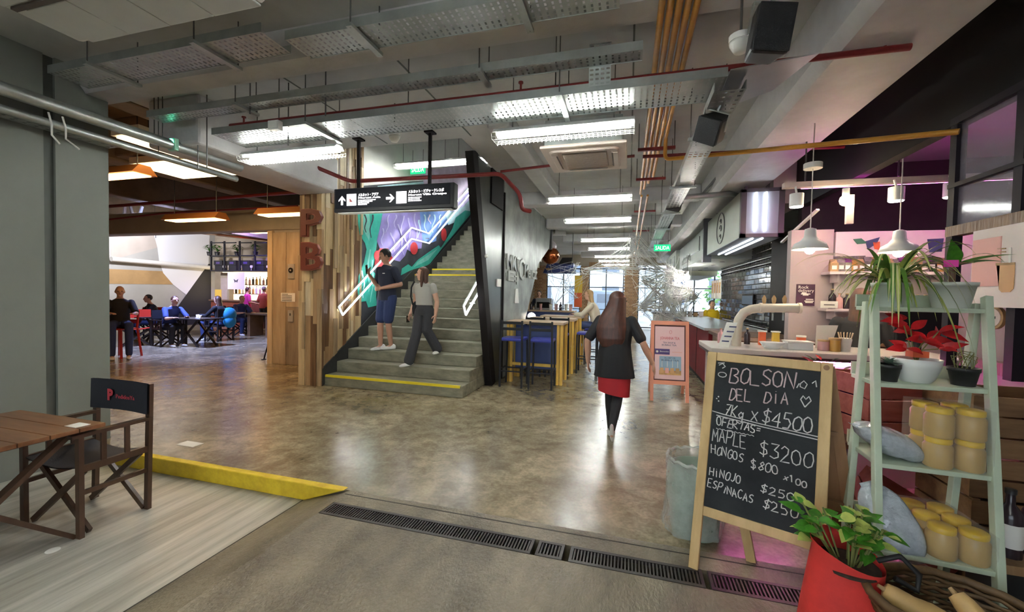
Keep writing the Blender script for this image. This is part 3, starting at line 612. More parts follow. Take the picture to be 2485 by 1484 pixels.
# ================================================================== loudspeakers on the long tray
mat('speaker_black', (.012, .012, .014), .5); mat('speaker_grille', (.02, .02, .024), .7, bump=.6, bscale=260)
def speaker(p, sz, rz, tilt, lab, roll=0):
    r = empty('loudspeaker', p, rz, lab, 'loudspeaker', 'black loudspeakers under the long tray'); r.rotation_euler = (tilt, roll, rz)
    w, d, h = sz
    s = MB(); s.prism([(-w / 2, -d / 2, -h / 2), (w / 2, -d / 2, -h / 2), (w * .36, d / 2, -h / 2), (-w * .36, d / 2, -h / 2)], (0, 0, h)); s.build('cabinet', 'speaker_black', r, local=True, bevel=.02)
    s = MB(); s.box((0, -d / 2 - .004, 0), (w * .93, .012, h * .95)); s.build('grille', 'speaker_grille', r, local=True, bevel=.005)
    s = MB(); s.bar((-w * .5, 0, h / 2 + .03), (w * .5, 0, h / 2 + .03), .03, .006); s.bar((-w * .5, 0, h / 2 + .03), (-w * .5, 0, 0), .03, .006, up=(1, 0, 0)); s.bar((w * .5, 0, h / 2 + .03), (w * .5, 0, 0), .03, .006, up=(1, 0, 0)); s.build('bracket', 'galvanised', r, local=True)
    s = MB(); s.cyl((0, 0, h / 2 + .03), (0, .05, h / 2 + .16), .012, 8); s.build('arm', 'galvanised', r, local=True)
    return r
speaker(aty(1862, 84, 2.6), (.20, .17, .25), .15, .12, 'biggest black loudspeaker, high at the top edge of the picture', .1)
speaker(aty(1730, 312, 3.55), (.20, .17, .20), -.5, .5, 'black loudspeaker hanging below the bare steel plate', .5)
speaker(aty(1640, 492, 7.2), (.22, .2, .25), -.3, .3, 'black loudspeaker third along the long tray', .3)
speaker(aty(1618, 540, 9.8), (.22, .2, .25), -.3, .3, 'smallest black loudspeaker, furthest along the long tray', .3)
# ================================================================== hanging direction sign
sg = empty('direction_sign', (-3.02, 4.85, 2.62), 0, 'black backlit direction sign with white arrows hanging before the stairs', 'sign')
mat('sign_black', (.006, .007, .012), .5, spec=.15); sign_w = glow('sign_white', (1, 1, 1), 1.1, False); mat('sign_frame', (.012, .012, .014), .5, spec=.3); sign_g = glow('sign_pale', (.85, .82, .82), .9, False)
SY = 4.80; L_, R_ = -3.92, -2.14; zb, zt = 2.625, 2.945
s = MB(); s.bb((L_, SY, zb), (R_, SY + .13, zt)); s.build('box', 'sign_frame', sg, bevel=.01)
s = MB(); s.bb((L_ + .03, SY - .006, zb + .05), (R_ - .05, SY, zt - .012)); s.build('face', 'sign_black', sg)
s = MB(); s.bb((L_ + .05, SY + .02, zb - .012), (R_ - .05, SY + .11, zb)); s.build('light_slot', 'white_paint', sg)
for px in (870, 1043):
    p = aty(px, 400, SY + .06); s = MB(); s.bb((p.x - .018, SY + .045, zt), (p.x + .018, SY + .08, 3.62)); s.build('pole', 'black_paint', sg)
    s = MB(); s.bb((p.x - .06, SY + .0, 3.60), (p.x + .06, SY + .12, 3.62)); s.build('mount', 'black_paint', sg)
def sp(px, py): return aty(px, py, SY - .007)
def arrow(c, d, sz):
    c = Vector(c); d = Vector(d); n = Vector((-d.z, 0, d.x)); s = MB(); t = sz
    tip = c + d * t; w = t * .26
    s.prism([tip, c + n * t * .85 + d * t * .1, c + n * t * .85 - d * t * .22, c + n * w + d * t * .28, c + n * w - d * t, c - n * w - d * t, c - n * w + d * t * .28, c - n * t * .85 - d * t * .22, c - n * t * .85 + d * t * .1], (0, -.002, 0))
    return s.build('arrow', sign_w, sg)
arrow(sp(830, 486.5), (0, 0, 1), .062); arrow(sp(947, 480.5), (1, 0, 0), .062)
for (cx_, cy_, ic) in ((853, 484.5, 1), (974, 478.5, 0)):
    p = sp(cx_, cy_); s = MB(); s.box(p, (.15, .002, .155)); s.build('pictogram', sign_w, sg)
    if ic:
        mat('icon_red', (.5, .1, .1), .5); q = p + Vector((0, -.002, 0)); s = MB(); s.prism([q + Vector((-.03, 0, -.03)), q + Vector((.025, 0, -.03)), q + Vector((-.03, 0, .025))], (0, -.001, 0)); s.build('pictogram_mark', 'icon_red', sg)
def stext(px, py, t, sz, wd): text('lettering', t, sp(px, py), X, Z, sz, sign_w, sg, width=wd, extrude=.001, bold=.0012)
stext(869, 476, 'メルカット・アジア', .045, .31); stext(869, 482, 'Mercat Asia', .032, .34)
stext(990.5, 468, 'メルカット・ビジャ・クレスポ', .045, .50); stext(990.5, 475, 'Mercat Villa Crespo', .032, .54)
for (px, py, wd) in ((869, 487, .27), (869, 490.6, .22), (869, 494.2, .17), (869, 497.6, .14), (990.5, 480.5, .19), (990.5, 484.5, .165), (990.5, 488.5, .19)):   # lines of fine print
    p = sp(px, py); x_ = 0; s = MB()
    while x_ < wd:
        w_ = random.uniform(.012, .04); s.bb((p.x + x_, p.y - .002, p.z), (p.x + min(wd, x_ + w_), p.y, p.z + .0125)); x_ += w_ + .007
    s.build('fine_print', sign_w, sg)
# small green exit signs
def exit_sign(p, w, h, lab, face=Y):
    e_ = empty('exit_sign', p, 0, lab, 'exit sign', 'green exit signs'); s = MB(); p = Vector(p); s.box(p, (w, .03, h)); s.build('panel', glow('exit_green', (.03, .8, .32), .35, False), e_)
    text('lettering', 'SALIDA', p + Vector((-w * .42, -.017, -h * .28)), X, Z, h * .8, glow('exit_pale', (.75, 1, .85), 1.0, False), e_, width=w * .84)
    for dx in (-.35, .35):
        s = MB(); s.cyl(p + Vector((w * dx, 0, h / 2)), p + Vector((w * dx, 0, h / 2 + .35)), .005, 6); s.build('rod', 'rod', e_)
exit_sign(aty(1607, 601, 11.2), .40, .17, 'green exit sign hanging at the far stalls near the webs'); exit_sign(aty(1014, 412, 8.2), .36, .17, 'green exit sign high in the stairwell')
# ================================================================== mural films on the stair wall (x = -4.79)
for n_, c_ in (('teal', (.05, .52, .42)), ('teal_pale', (.25, .70, .62)), ('purple', (.32, .26, .62)), ('lilac', (.55, .50, .78)), ('blue', (.18, .34, .75)), ('pink_pale', (.78, .66, .82)), ('red', (.62, .04, .05)), ('ice', (.55, .80, .86)), ('ink', (.03, .03, .05))):
    mat('paint_' + n_, c_, .55, noise=.18, scale=3)
def mp(pts): return [(860 + a / 3.906, 400 + b / 3.906) for a, b in pts]
MX = [-4.79]
def mfilm(pts, m):
    MX[0] += .0012; s = MB(); s.prism([atx(a, b, MX[0]) for a, b in mp(pts)], (.003, 0, 0)); return s.build('painted_shape', m, mural)
MX[0] += .0012; s = MB(); s.prism([atx(a, b, MX[0]) for a, b in ((866, 300), (1150, 290), (1150, 432), (1000, 440), (866, 452))], (.003, 0, 0)); s.build('painted_shape', 'white_paint', mural)
mfilm([(220, 200), (720, 150), (1118, 60), (1118, 200), (1000, 330), (980, 470), (220, 470)], 'paint_ice')
mfilm([(640, 60), (1118, -20), (1118, 190), (1000, 310), (980, 440), (900, 470), (700, 470)], 'paint_pink_pale')
mfilm([(30, 440), (270, 440), (245, 560), (230, 640), (215, 720), (205, 800), (190, 900), (170, 1000), (215, 1050), (205, 1250), (215, 1330), (130, 1350), (110, 1290), (50, 1300), (30, 1200), (40, 1050), (90, 920), (115, 800), (100, 740), (50, 660), (35, 560)], 'paint_teal')
mfilm([(60, 450), (140, 450), (150, 600), (140, 720), (95, 640), (60, 560)], 'paint_teal_pale')
mfilm([(270, 440), (640, 440), (645, 700), (635, 790), (600, 795), (560, 840), (500, 800), (480, 860), (430, 915), (370, 900), (320, 790), (240, 790), (212, 720), (240, 600)], 'paint_purple')
mfilm([(240, 790), (320, 790), (370, 900), (300, 980), (190, 960), (200, 850)], 'paint_red')
mfilm([(620, 440), (985, 440), (930, 520), (870, 570), (780, 640), (775, 720), (720, 740), (645, 715)], 'paint_blue')
mfilm([(860, 450), (985, 440), (985, 330), (1060, 230), (1115, 180), (1115, 430), (960, 540), (890, 570)], 'paint_ice')
mfilm([(985, 340), (1060, 240), (1118, 190), (1118, 300), (1040, 390), (985, 420)], 'paint_lilac')
mfilm([(1115, 440), (1090, 480), (940, 660), (830, 790), (720, 930), (640, 985), (540, 995), (440, 1045), (450, 980), (510, 940), (545, 965), (600, 900), (740, 800), (800, 760), (820, 785), (880, 690), (930, 600), (960, 500), (1050, 430)], 'paint_teal')
mfilm([(600, 915), (740, 825), (790, 790), (700, 900), (560, 970)], 'paint_teal_pale')
for cx_, cy_, rx, ry in ((848, 660, 26, 62), (565, 790, 36, 60), (215, 860, 30, 50)):
    mfilm([(cx_ + rx * math.cos(t * .5236), cy_ + ry * math.sin(t * .5236)) for t in range(12)], 'paint_red')
for (x0, y0, x1, y1, m) in ((330, 470, 300, 640, 'lilac'), (390, 470, 380, 600, 'lilac'), (460, 480, 440, 740, 'lilac'), (520, 500, 520, 780, 'lilac'), (575, 460, 590, 720, 'lilac'), (620, 520, 610, 690, 'ice'), (660, 470, 680, 640, 'ice'), (705, 470, 715, 560, 'pink_pale'), (760, 470, 740, 640, 'ice'), (420, 560, 470, 850, 'lilac'), (350, 640, 390, 820, 'lilac'), (270, 600, 260, 760, 'lilac'), (480, 640, 500, 800, 'pink_pale'), (820, 470, 800, 600, 'ice'), (170, 470, 150, 690, 'ink'), (100, 470, 110, 640, 'ink'), (140, 800, 130, 1200, 'teal_pale'), (180, 900, 160, 1300, 'teal_pale'), (80, 1000, 90, 1260, 'ice')):
    P = []; Q = []
    for k in range(9):
        t = k / 8; w = 7 * (1 - t * .6); xx = lerp(x0, x1, t) + 10 * math.sin(t * 7 + x0); yy = lerp(y0, y1, t); P.append((xx - w, yy)); Q.append((xx + w, yy))
    mfilm(P + Q[::-1], 'paint_' + m)
# ================================================================== LED handrails
led = glow('led_white', (.95, .97, 1.0), 7.0)
def rail(name, loops, x, lab, posts):
    r = empty(name, atx(*posts[0], x), 0, lab, 'handrail')
    for lp in loops:
        P = [atx(a, b, x) for a, b in lp]; s = MB(); s.tube(P, .013, 5, cap=False); s.build('light_tube', led, r)
        s = MB(); s.tube([p + Vector((-.022, 0, 0)) for p in P], .014, 6); s.build('backing_rail', 'galvanised', r)
    for (a, b) in posts:
        p = atx(a, b, x); s = MB(); s.cyl(p, p + Vector((-.09 if x < -3 else .09, 0, 0)), .012, 8); s.build('wall_bracket', 'galvanised', r)
    return r
rail('led_handrail', [[(823, 744), (999, 552), (1041, 566), (1142, 452)], [(823, 744), (832, 764)], [(832, 764), (999, 579), (1042, 590), (1145, 465)], [(1142, 452), (1145, 465)]], -4.69, 'zigzag handrail of white light tubes on the painted stair wall', [(850, 728), (950, 620), (1041, 578), (1100, 510)])
rail('led_handrail', [[(1126, 742), (1174, 655)], [(1126, 742), (1131, 764)], [(1131, 764), (1179, 680)]], -2.42, 'short handrail of white light tubes beside the leaning black edge', [(1140, 735), (1168, 685)])
# ================================================================== letters P and B on the pier
mat('letter_face', (.16, .030, .018), .5, bump=.2, bscale=60); mat('letter_edge', (.34, .10, .06), .5)
for ch, py0, py1, wpx in (('P', 571, 506, 50), ('B', 653, 586, 50)):
    p = aty(726, py0, 5.49); q = aty(726, py1, 5.49); h = (q - p).length; wd = (aty(726 + wpx, py0, 5.49) - p).length
    e_ = empty('letter_sign', p, 0, 'rust red metal letter %s on the wood-clad pier' % ch, 'letter sign', 'pier letters')
    o = text('letter', ch, p, X, Z, h / .73, 'letter_face', e_, width=wd, extrude=.028, bold=.008)
    o = text('outline', ch, p + Vector((0, .015, 0)), X, Z, h / .73, 'letter_edge', e_, width=wd * 1.04, extrude=.020, bold=.020)
# ================================================================== lift wall fittings
def plate(name, px0, py0, px1, py1, y, m, lab, cat, th=.02):
    a = aty(px0, py0, y); b = aty(px1, py1, y); e_ = empty(name, (a + b) / 2, 0, lab, cat); s = MB(); s.bb((a.x, y - th, b.z), (b.x, y, a.z)); s.build('plate', m, e_, bevel=.003); return e_, a, b
mat('panel_steel', (.55, .52, .46), .35, metal=.5); mat('paper', (.80, .78, .72), .7); mat('print_dark', (.06, .055, .05), .7)
e_, a, b = plate('lift_button_panel', 700, 640, 715, 676, 6.94, 'panel_steel', 'steel lift call panel with round black display', 'lift panel')
c = (a + b) / 2; s = MB(); s.cyl(c + Vector((0, -.02, .02)), c + Vector((0, -.03, .02)), .055, 20); s.build('display', 'black_paint', e_); s = MB(); s.cyl(c + Vector((0, -.03, .02)), c + Vector((0, -.034, .02)), .018, 12); s.build('button', 'panel_steel', e_)
e_, a, b = plate('notice', 682, 710, 716, 732, 6.94, 'paper', 'white printed notice on the lift boards', 'notice', .004)
for k in range(5):
    s = MB(); z = lerp(a.z, b.z, .12 + k * .18); s.bb((a.x + .03, 6.933, z - .012), (a.x + (.28 if k else .18), 6.9358, z)); s.build('print_line', 'print_dark', e_)
e_, a, b = plate('switch_plate', 700, 752, 712, 780, 6.94, 'panel_steel', 'narrow pale switch plate below the notice on the lift boards', 'switch')
s = MB(); c = (a + b) / 2; s.box(c + Vector((0, -.022, .03)), (.025, .01, .05)); s.build('switch', 'print_dark', e_)
# ================================================================== hall lights
mat('heater_shade', (.45, .16, .04), .4, metal=.3); hot = glow('heater_glow', (1.0, .45, .14), 6); panel_y = glow('panel_yellow', (1.0, .74, .36), 3.0)
def heater(x0, x1, y, z, lab):
    h = empty('hall_heater', ((x0 + x1) / 2, y, z), 0, lab, 'hanging lamp', 'orange hanging lamps in the hall'); s = MB()
    s.prism([(x0 - .0, y - .16, z), (x0, y - .07, z + .12), (x0, y + .07, z + .12), (x0, y + .16, z)], (x1 - x0, 0, 0)); s.build('shade', 'heater_shade', h)
    s = MB(); s.bb((x0 + .05, y - .11, z - .012), (x1 - .05, y + .11, z + .0)); s.build('glowing_element', hot, h)
    for x in (x0 + .15, x1 - .15):
        s = MB(); s.cyl((x, y, z + .12), (x, y, 4.2), .008, 6); s.build('rod', 'rod', h)
a = aty(410, 536, 6.0); b = aty(540, 533, 6.0); heater(a.x, b.x, 6.0, a.z, 'orange glowing hanging lamp in the middle of the hall opening')
a = aty(633, 523, 6.0); heater(a.x, a.x + 1.2, 6.0, a.z, 'orange glowing hanging lamp half behind the wood-clad pier')
a = aty(230, 432, 4.2); b = aty(352, 428, 4.2); heater(a.x, b.x, 4.2, a.z, 'orange glowing hanging lamp beside the grey wall edge')
a = aty(610, 565, 10.5); b = aty(655, 566, 10.5); heater(a.x, b.x, 10.5, a.z, 'orange glowing hanging lamp above the hall bar')
for i, (px0, px1, py, y, lab) in enumerate(((283, 360, 335, 3.9, 'yellow lit ceiling panel nearest the grey wall'), (325, 515, 402, 5.6, 'long yellow lit ceiling panel in the hall'))):
    z = 3.45; a = atz(px0, py, z); b = atz(px1, py, z); e_ = empty('ceiling_light_panel', (a + b) / 2, 0, lab, 'ceiling light', 'yellow light panels'); y0 = min(a.y, b.y)
    s = MB(); s.bb((a.x, y0, z), (b.x, y0 + .75, z + .02)); s.build('diffuser', panel_y, e_); s = MB(); s.bb((a.x - .04, y0 - .04, z + .02), (b.x + .04, y0 + .79, z + .12)); s.build('frame', 'lamp_white', e_)
    for x in (a.x + .1, b.x - .1):
        s = MB(); s.cyl((x, y0 + .3, z + .12), (x, y0 + .3, 4.2), .008, 6); s.build('rod', 'rod', e_)
# slim white batten lamps far in the hall
for i, (p0, p1, lab) in enumerate((((310, 553), (345, 552), 'slim pale batten lamp under the hall beam, nearer the grey wall'), ((376, 552), (441, 549), 'slim pale batten lamp under the hall beam, nearer the bar'))):
    a = aty(*p0, 9.0); b = aty(*p1, 9.0); e_ = empty('batten_lamp', a, 0, lab, 'lamp', 'slim hall battens'); s = MB(); s.bar(a, b, .05, .06); s.build('batten', glow('batten_glow', (1, .9, .7), 5, False), e_)
    for p in (a, b): s = MB(); s.cyl(p, (p.x, p.y, 4.2), .006, 6); s.build('rod', 'rod', e_)
# handrail pipe on the hall wall and steel joists
s = MB(); s.tube([atx(270, 628, -17.75), atx(508, 649, -17.75)], .09, 8); tag(s.build('wall_duct', 'white_paint', None), 'white round duct running along the painted hall wall', 'duct')
js = empty('roof_joist', aty(300, 520, 7.6), 0, 'pale steel lattice joist at the hall ceiling beside the grey wall', 'joist')
for (p, q) in (((272, 536), (420, 560)), ((303, 500), (300, 545)), ((316, 500), (330, 552)), ((330, 552), (345, 500))):
    s = MB(); s.bar(aty(*p, 7.6), aty(*q, 7.6), .05, .05); s.build('strut', 'white_paint', js)
# ================================================================== booth shell on the stall side
s = MB(); s.bb((2.2, -4, 2.82), (2.3, 6.7, 3.9)); struct('wall_fascia', s, 'black_paint')
mat('mauve_wall', (.46, .38, .38), .7, noise=.06, scale=1.5); mat('booth_ceiling', (.30, .24, .28), .8); mat('pink_white', (.74, .62, .62), .6); mat('dark_wall', (.022, .017, .016), .7, noise=.3, scale=2)
s = MB(); s.bb((2.3, -4, 3.35), (8, 7.5, 3.5)); struct('ceiling_booth', s, 'booth_ceiling')
s = MB(); s.bb((5.6, -4, 0), (5.8, 7.5, 3.4)); struct('wall_booth_right', s, 'booth_ceiling')
s = MB(); s.bb((2.24, 6.5, 2.0), (7.8, 6.62, 3.35)); struct('wall_booth_back', s, 'dark_wall')
s = MB(); s.bb((1.92, 6.62, 2.9), (2.32, 7.6, 3.62)); struct('wall_stall_header', s, 'mauve_wall')
s = MB(); s.bb((1.80, 5.5, 0), (2.22, 5.62, 2.36)); mw = struct('wall_mauve', s, 'mauve_wall')
s = MB(); s.bb((2.24, 5.5, 0), (4.4, 5.62, 2.33)); mnw = struct('wall_menu', s, 'pink_white')
# menu wall print: flag-like blocks, photo strip
mat('print_green', (.05, .17, .10), .6); mat('print_navy', (.05, .06, .15), .6); mat('print_orange', (.75, .14, .05), .6); mat('print_grey', (.14, .12, .12), .6, noise=.6, scale=30); mat('print_tan', (.55, .32, .12), .6, noise=.4, scale=14); mat('print_yellow', (.80, .55, .08), .6)
def print_on(parent, y, pts, m, name='print'):
    s = MB(); s.prism([aty(a, b, y) for a, b in pts], (0, -.004, 0)); return s.build(name, m, parent)
for pts, m in (([(2070, 580), (2090, 578), (2105, 590), (2080, 592)], 'print_green'), ([(2100, 585), (2135, 575), (2128, 590), (2105, 605)], 'print_navy'), ([(2118, 588), (2135, 586), (2135, 606), (2122, 604)], 'print_orange'),
               ([(2250, 580), (2290, 578), (2285, 610), (2255, 612)], 'print_navy'), ([(2023, 622), (2100, 620), (2100, 652), (2023, 654)], 'print_grey'), ([(2084, 622), (2130, 624), (2140, 652), (2084, 652)], 'print_tan'), ([(2218, 625), (2262, 626), (2262, 655), (2218, 655)], 'print_tan'), ([(2275, 625), (2330, 626), (2330, 656), (2275, 656)], 'print_grey')):
    print_on(mnw, 5.498, pts, m)
def shelf_board(px0, px1, py, lab, dep=.22):
    a = aty(px0, py, 5.5 - dep); b = aty(px1, py, 5.5 - dep); e_ = empty('wall_shelf', (a + b) / 2, 0, lab, 'shelf', 'pink wall shelves'); s = MB(); s.bb((a.x, 5.5 - dep, a.z - .03), (b.x, 5.5, a.z)); s.build('board', 'pink_white', e_)
    for x in (a.x + .1, b.x - .1): s = MB(); s.bb((x - .01, 5.5 - dep + .04, a.z - .12), (x + .01, 5.5, a.z - .03)); s.build('bracket', 'pink_white', e_)
    return a, b
sh1 = shelf_board(2014, 2330, 658, 'upper pink shelf with rows of bags and jars on the menu wall'); sh2 = shelf_board(2005, 2320, 748, 'lower pink shelf with dark bottles on the menu wall')
# stock on the shelves
mat('kraft', (.42, .27, .13), .7, noise=.2); mat('dark_glass', (.03, .02, .025), .2); mat('jar_rose', (.55, .30, .30), .4); mat('jar_amber', (.50, .27, .06), .35)
def bottle(p, h, r, m, lab, group, cap='kraft', label=None):
    e_ = empty('bottle', p, 0, lab, 'bottle', group); s = MB(); s.lathe([(r, 0), (r, h * .58), (r * .9, h * .66), (r * .36, h * .78), (r * .34, h * .95)], p, 12); s.build('glass_body', m, e_)
    s = MB(); s.lathe([(r * .42, h * .93), (r * .42, h), (0, h)], p, 10, cap=False); s.build('cap', cap, e_)
    if label: s = MB(); s.lathe([(r * 1.02, h * .15), (r * 1.02, h * .5)], p, 12, cap=False); s.build('paper_label', label, e_)
    return e_
def bag(p, w, h, d, m, lab, group):
    e_ = empty('coffee_bag', p, random.uniform(-.2, .2), lab, 'bag', group); s = MB()
    s.add([(-w / 2, -d / 2, 0), (w / 2, -d / 2, 0), (w / 2, d / 2, 0), (-w / 2, d / 2, 0), (-w / 2, -d / 2, h * .7), (w / 2, -d / 2, h * .7), (w / 2, d / 2, h * .7), (-w / 2, d / 2, h * .7), (-w / 2, 0, h), (w / 2, 0, h)],
          [(3, 2, 1, 0), (0, 1, 5, 4), (2, 3, 7, 6), (1, 2, 6, 9, 5), (3, 0, 4, 8, 7), (4, 5, 9, 8), (6, 7, 8, 9)]); s.build('pouch', m, e_, local=True)
    s = MB(); s.box((0, -d / 2 - .001, h * .35), (w * .6, .002, h * .3)); s.build('label', 'paper', e_, local=True); return e_
a, b = sh1; n = 17
for k in range(n):
    x = lerp(a.x + .08, b.x - .05, k / (n - 1)); bag((x, 5.40, a.z), .075, random.uniform(.13, .17), .06, ('kraft', 'print_grey', 'dark_glass', 'jar_amber')[k % 4], 'small upright pouch, %s from the poster end of the upper pink shelf' % ORD[k], 'pouches on the upper pink shelf')
a, b = sh2; n = 15
for k in range(n):
    x = lerp(a.x + .10, b.x - .05, k / (n - 1)); bottle((x, 5.40, a.z), random.choice((.17, .2, .22)), .035, ('dark_glass', 'jar_rose', 'dark_glass', 'jar_amber')[k % 4], 'small bottle, %s from the poster end of the lower pink shelf' % ORD[k], 'bottles on the lower pink shelf')
e_ = empty('price_card', aty(2012, 740, 5.27), 0, 'white price card at the end of the lower pink shelf', 'card'); p = aty(2014, 747, 5.27); s = MB(); s.bb((p.x - .09, 5.265, p.z), (p.x + .07, 5.27, p.z + .075)); s.build('card', 'paper', e_); s = MB(); s.bb((p.x - .06, 5.262, p.z + .03), (p.x + .04, 5.265, p.z + .04)); s.build('print_line', 'print_dark', e_)
# dark purple poster on the mauve wall
e_ = empty('poster', aty(1953, 716, 5.49), 0, 'dark purple poster with white lettering on the mauve wall', 'poster'); mat('poster_purple', (.07, .025, .06), .5, noise=.3, scale=5)
a = aty(1933, 689, 5.495); b = aty(1976, 742, 5.495); s = MB(); s.bb((a.x, 5.49, b.z), (b.x, 5.499, a.z)); s.build('sheet', 'poster_purple', e_)
text('lettering', 'Rock', (a.x + .015, 5.487, a.z - .05), X, Z, .05, 'paper', e_); text('lettering', 'delivery', (a.x + .015, 5.487, a.z - .09), X, Z, .05, 'paper', e_)
for k, (u, v, w) in enumerate(((.30, .40, .25), (.25, .45, .5), (.35, .50, .3), (.52, .70, .4), (.45, .78, .5), (.5, .84, .4))):
    s = MB(); s.bb((lerp(a.x, b.x, u), 5.486, lerp(a.z, b.z, v) - .006), (lerp(a.x, b.x, min(.97, u + w)), 5.489, lerp(a.z, b.z, v) + .006)); s.build('print_line', 'paper', e_)
# ================================================================== glass partition of the booth (plane x = 2.2)
pt = empty('wall_partition', (2.2, 3, 0)); pt['kind'] = 'structure'
mat('partition_steel', (.018, .014, .02), .6, spec=.2); mat('partition_glass', (.55, .5, .6), .08, alpha=.28, spec=.9)
ys = [3.66, 3.14, 2.62, 2.1]
for y in ys: s = MB(); s.bb((2.17, y - .03, 1.1), (2.23, y + .03, 2.84)); s.build('post', 'partition_steel', pt)
for z, h in ((2.80, .05), (2.36, .03), (2.02, .07)):
    s = MB(); s.bb((2.165, 1.5, z), (2.235, 3.69, z + h)); s.build('rail', 'partition_steel' if z > 2.1 else 'plank_3', pt)
for i in range(3):
    for z0, z1 in ((2.09, 2.36), (2.39, 2.80)):
        s = MB(); s.bb((2.195, ys[i + 1] + .03, z0), (2.203, ys[i] - .03, z1)); s.build('pane', 'partition_glass', pt)
# poster of the drink on the partition
dp = empty('poster', (2.17, 3.1, 1.8), 0, 'pale poster of an iced drink in a tall cup on the booth partition', 'poster')
mat('poster_cream', (.80, .70, .66), .6); mat('drink_tan', (.62, .36, .16), .5); mat('poster_rose', (.80, .42, .38), .6)
s = MB(); s.bb((2.155, 2.3, 1.53), (2.17, 3.42, 2.02)); s.build('sheet', 'poster_cream', dp)
s = MB(); s.bb((2.15, 3.20, 1.66), (2.156, 3.41, 1.96)); s.build('rose_block', 'poster_rose', dp)
def onx(px, py, x=2.15): return atx(px, py, x)
s = MB(); s.prism([onx(2418, 642), (onx(2462, 640)), onx(2458, 700), onx(2450, 708), onx(2430, 709), onx(2424, 702)], (.004, 0, 0)); s.build('printed_cup', 'drink_tan', dp)
s = MB(); s.prism([onx(2416, 638, 2.149), onx(2462, 636, 2.149), onx(2462, 642, 2.149), onx(2416, 644, 2.149)], (.004, 0, 0)); s.build('printed_lid', 'kraft', dp)
s = MB(); s.prism([onx(2447, 600, 2.149), onx(2453, 600, 2.149), onx(2452, 637, 2.149), onx(2447, 637, 2.149)], (.004, 0, 0)); s.build('printed_straw', 'paper', dp)
for k in range(2): s = MB(); s.prism([onx(2420, 602 + 8 * k), onx(2440, 601 + 8 * k), onx(2440, 604 + 8 * k), onx(2420, 605 + 8 * k)], (.003, 0, 0)); s.build('print_line', 'kraft', dp)
# frames below the poster: grey panels with round clock-like badges
mat('booth_grey', (.22, .19, .18), .6)
s = MB(); s.bb((2.30, 1.6, .0), (2.36, 3.66, 1.10)); s.build('lower_panel', 'booth_grey', pt)
s = MB(); s.bb((2.26, 1.6, 1.10), (2.34, 3.66, 1.18)); s.build('rail', 'plank_3', pt)
# ================================================================== track with spot lamps and pendants
tk = empty('lighting_track', (2.6, 5.0, 2.8), 0, 'pink-lit white lighting track across the booth', 'lighting track')
a = aty(1900, 462, 5.0); b = aty(2340, 447, 5.0)
s = MB(); s.bb((a.x, 4.96, a.z + .02), (b.x + 1.5, 5.04, a.z + .075)); s.build('track', 'mauve_wall', tk)
s = MB(); s.bb((a.x + .2, 5.07, a.z + .03), (b.x + 1.5, 5.10, a.z + .07)); s.build('led_strip', glow('led_magenta', (1.0, .14, .72), 5), tk)
for x in (a.x + .2, a.x + 1.0, b.x): s = MB(); s.cyl((x, 5, a.z + .09), (x, 5, 3.35 if x > 2.3 else 3.2), .008, 6); s.build('rod', 'rod', tk)
def spot(px, py, y, lab):
    p = aty(px, py, y); e_ = empty('spot_lamp', p, 0, lab, 'spot lamp', 'white spot lamps on the booth track'); s = MB(); s.cyl(p + Vector((0, 0, .07)), p + Vector((0, 0, -.06)), .062, 16); s.build('can', 'lamp_white', e_)
    s = MB(); s.cyl(p + Vector((0, 0, -.061)), p + Vector((0, 0, -.066)), .055, 16); s.build('lens', glow('spot_lens', (1, .88, .75), 35), e_)
    s = MB(); s.cyl(p + Vector((0, 0, .07)), p + Vector((0, .04, .15)), .01, 8); s.build('arm', 'lamp_white', e_)
spot(1933, 487, 4.85, 'white can spot lamp on the track nearest the lit sign box'); spot(2175, 472, 4.85, 'white can spot lamp in the middle of the booth track'); spot(2310, 462, 4.85, 'white can spot lamp on the track beside the partition post')
p = aty(2052, 486, 4.9); e_ = empty('bulb_lamp', p, 0, 'bare glowing warm bulb lamp on the booth track', 'lamp'); s = MB(); s.ball(p, .055, 8); s.build('bulb', glow('warm_bulb', (1, .78, .45), 50), e_); s = MB(); s.cyl(p + Vector((0, 0, .04)), p + Vector((0, 0, .12)), .03, 12); s.build('socket', 'lamp_white', e_)
s = MB(); p2 = aty(2062, 500, 4.95); s.bb((p2.x - .03, 4.93, 2.33), (p2.x + .03, 4.97, 2.62)); s.build('stem', 'mauve_wall', e_)
def pendant(px, py, y, lab, ztop):
    p = aty(px, py, y); e_ = empty('pendant_lamp', p, 0, lab, 'pendant lamp', 'white enamel pendant lamps'); s = MB()
    s.lathe([(.020, .20), (.045, .19), (.05, .12), (.075, .085), (.125, .055), (.145, .0), (.141, .0), (.12, .05), (.07, .078), (.04, .1)], p, 28, cap=False); s.build('shade', 'lamp_white', e_)
    s = MB(); s.ball(p + Vector((0, 0, .0)), .045, 8); s.build('bulb', MATS['warm_bulb'], e_)
    s = MB(); s.cyl(p + Vector((0, 0, .19)), (p.x, p.y, ztop), .005, 6); s.build('cord', 'white_paint', e_)
    s = MB(); s.cyl((p.x, p.y, ztop - .42), (p.x, p.y, ztop - .37), .075, 20); s.build('ceiling_rose', 'white_paint', e_)
pendant(1965, 605, 4.5, 'white pendant lamp glowing over the beer tap counter', 3.2); pendant(2181, 612, 4.5, 'white pendant lamp glowing behind the spider plant', 3.3)
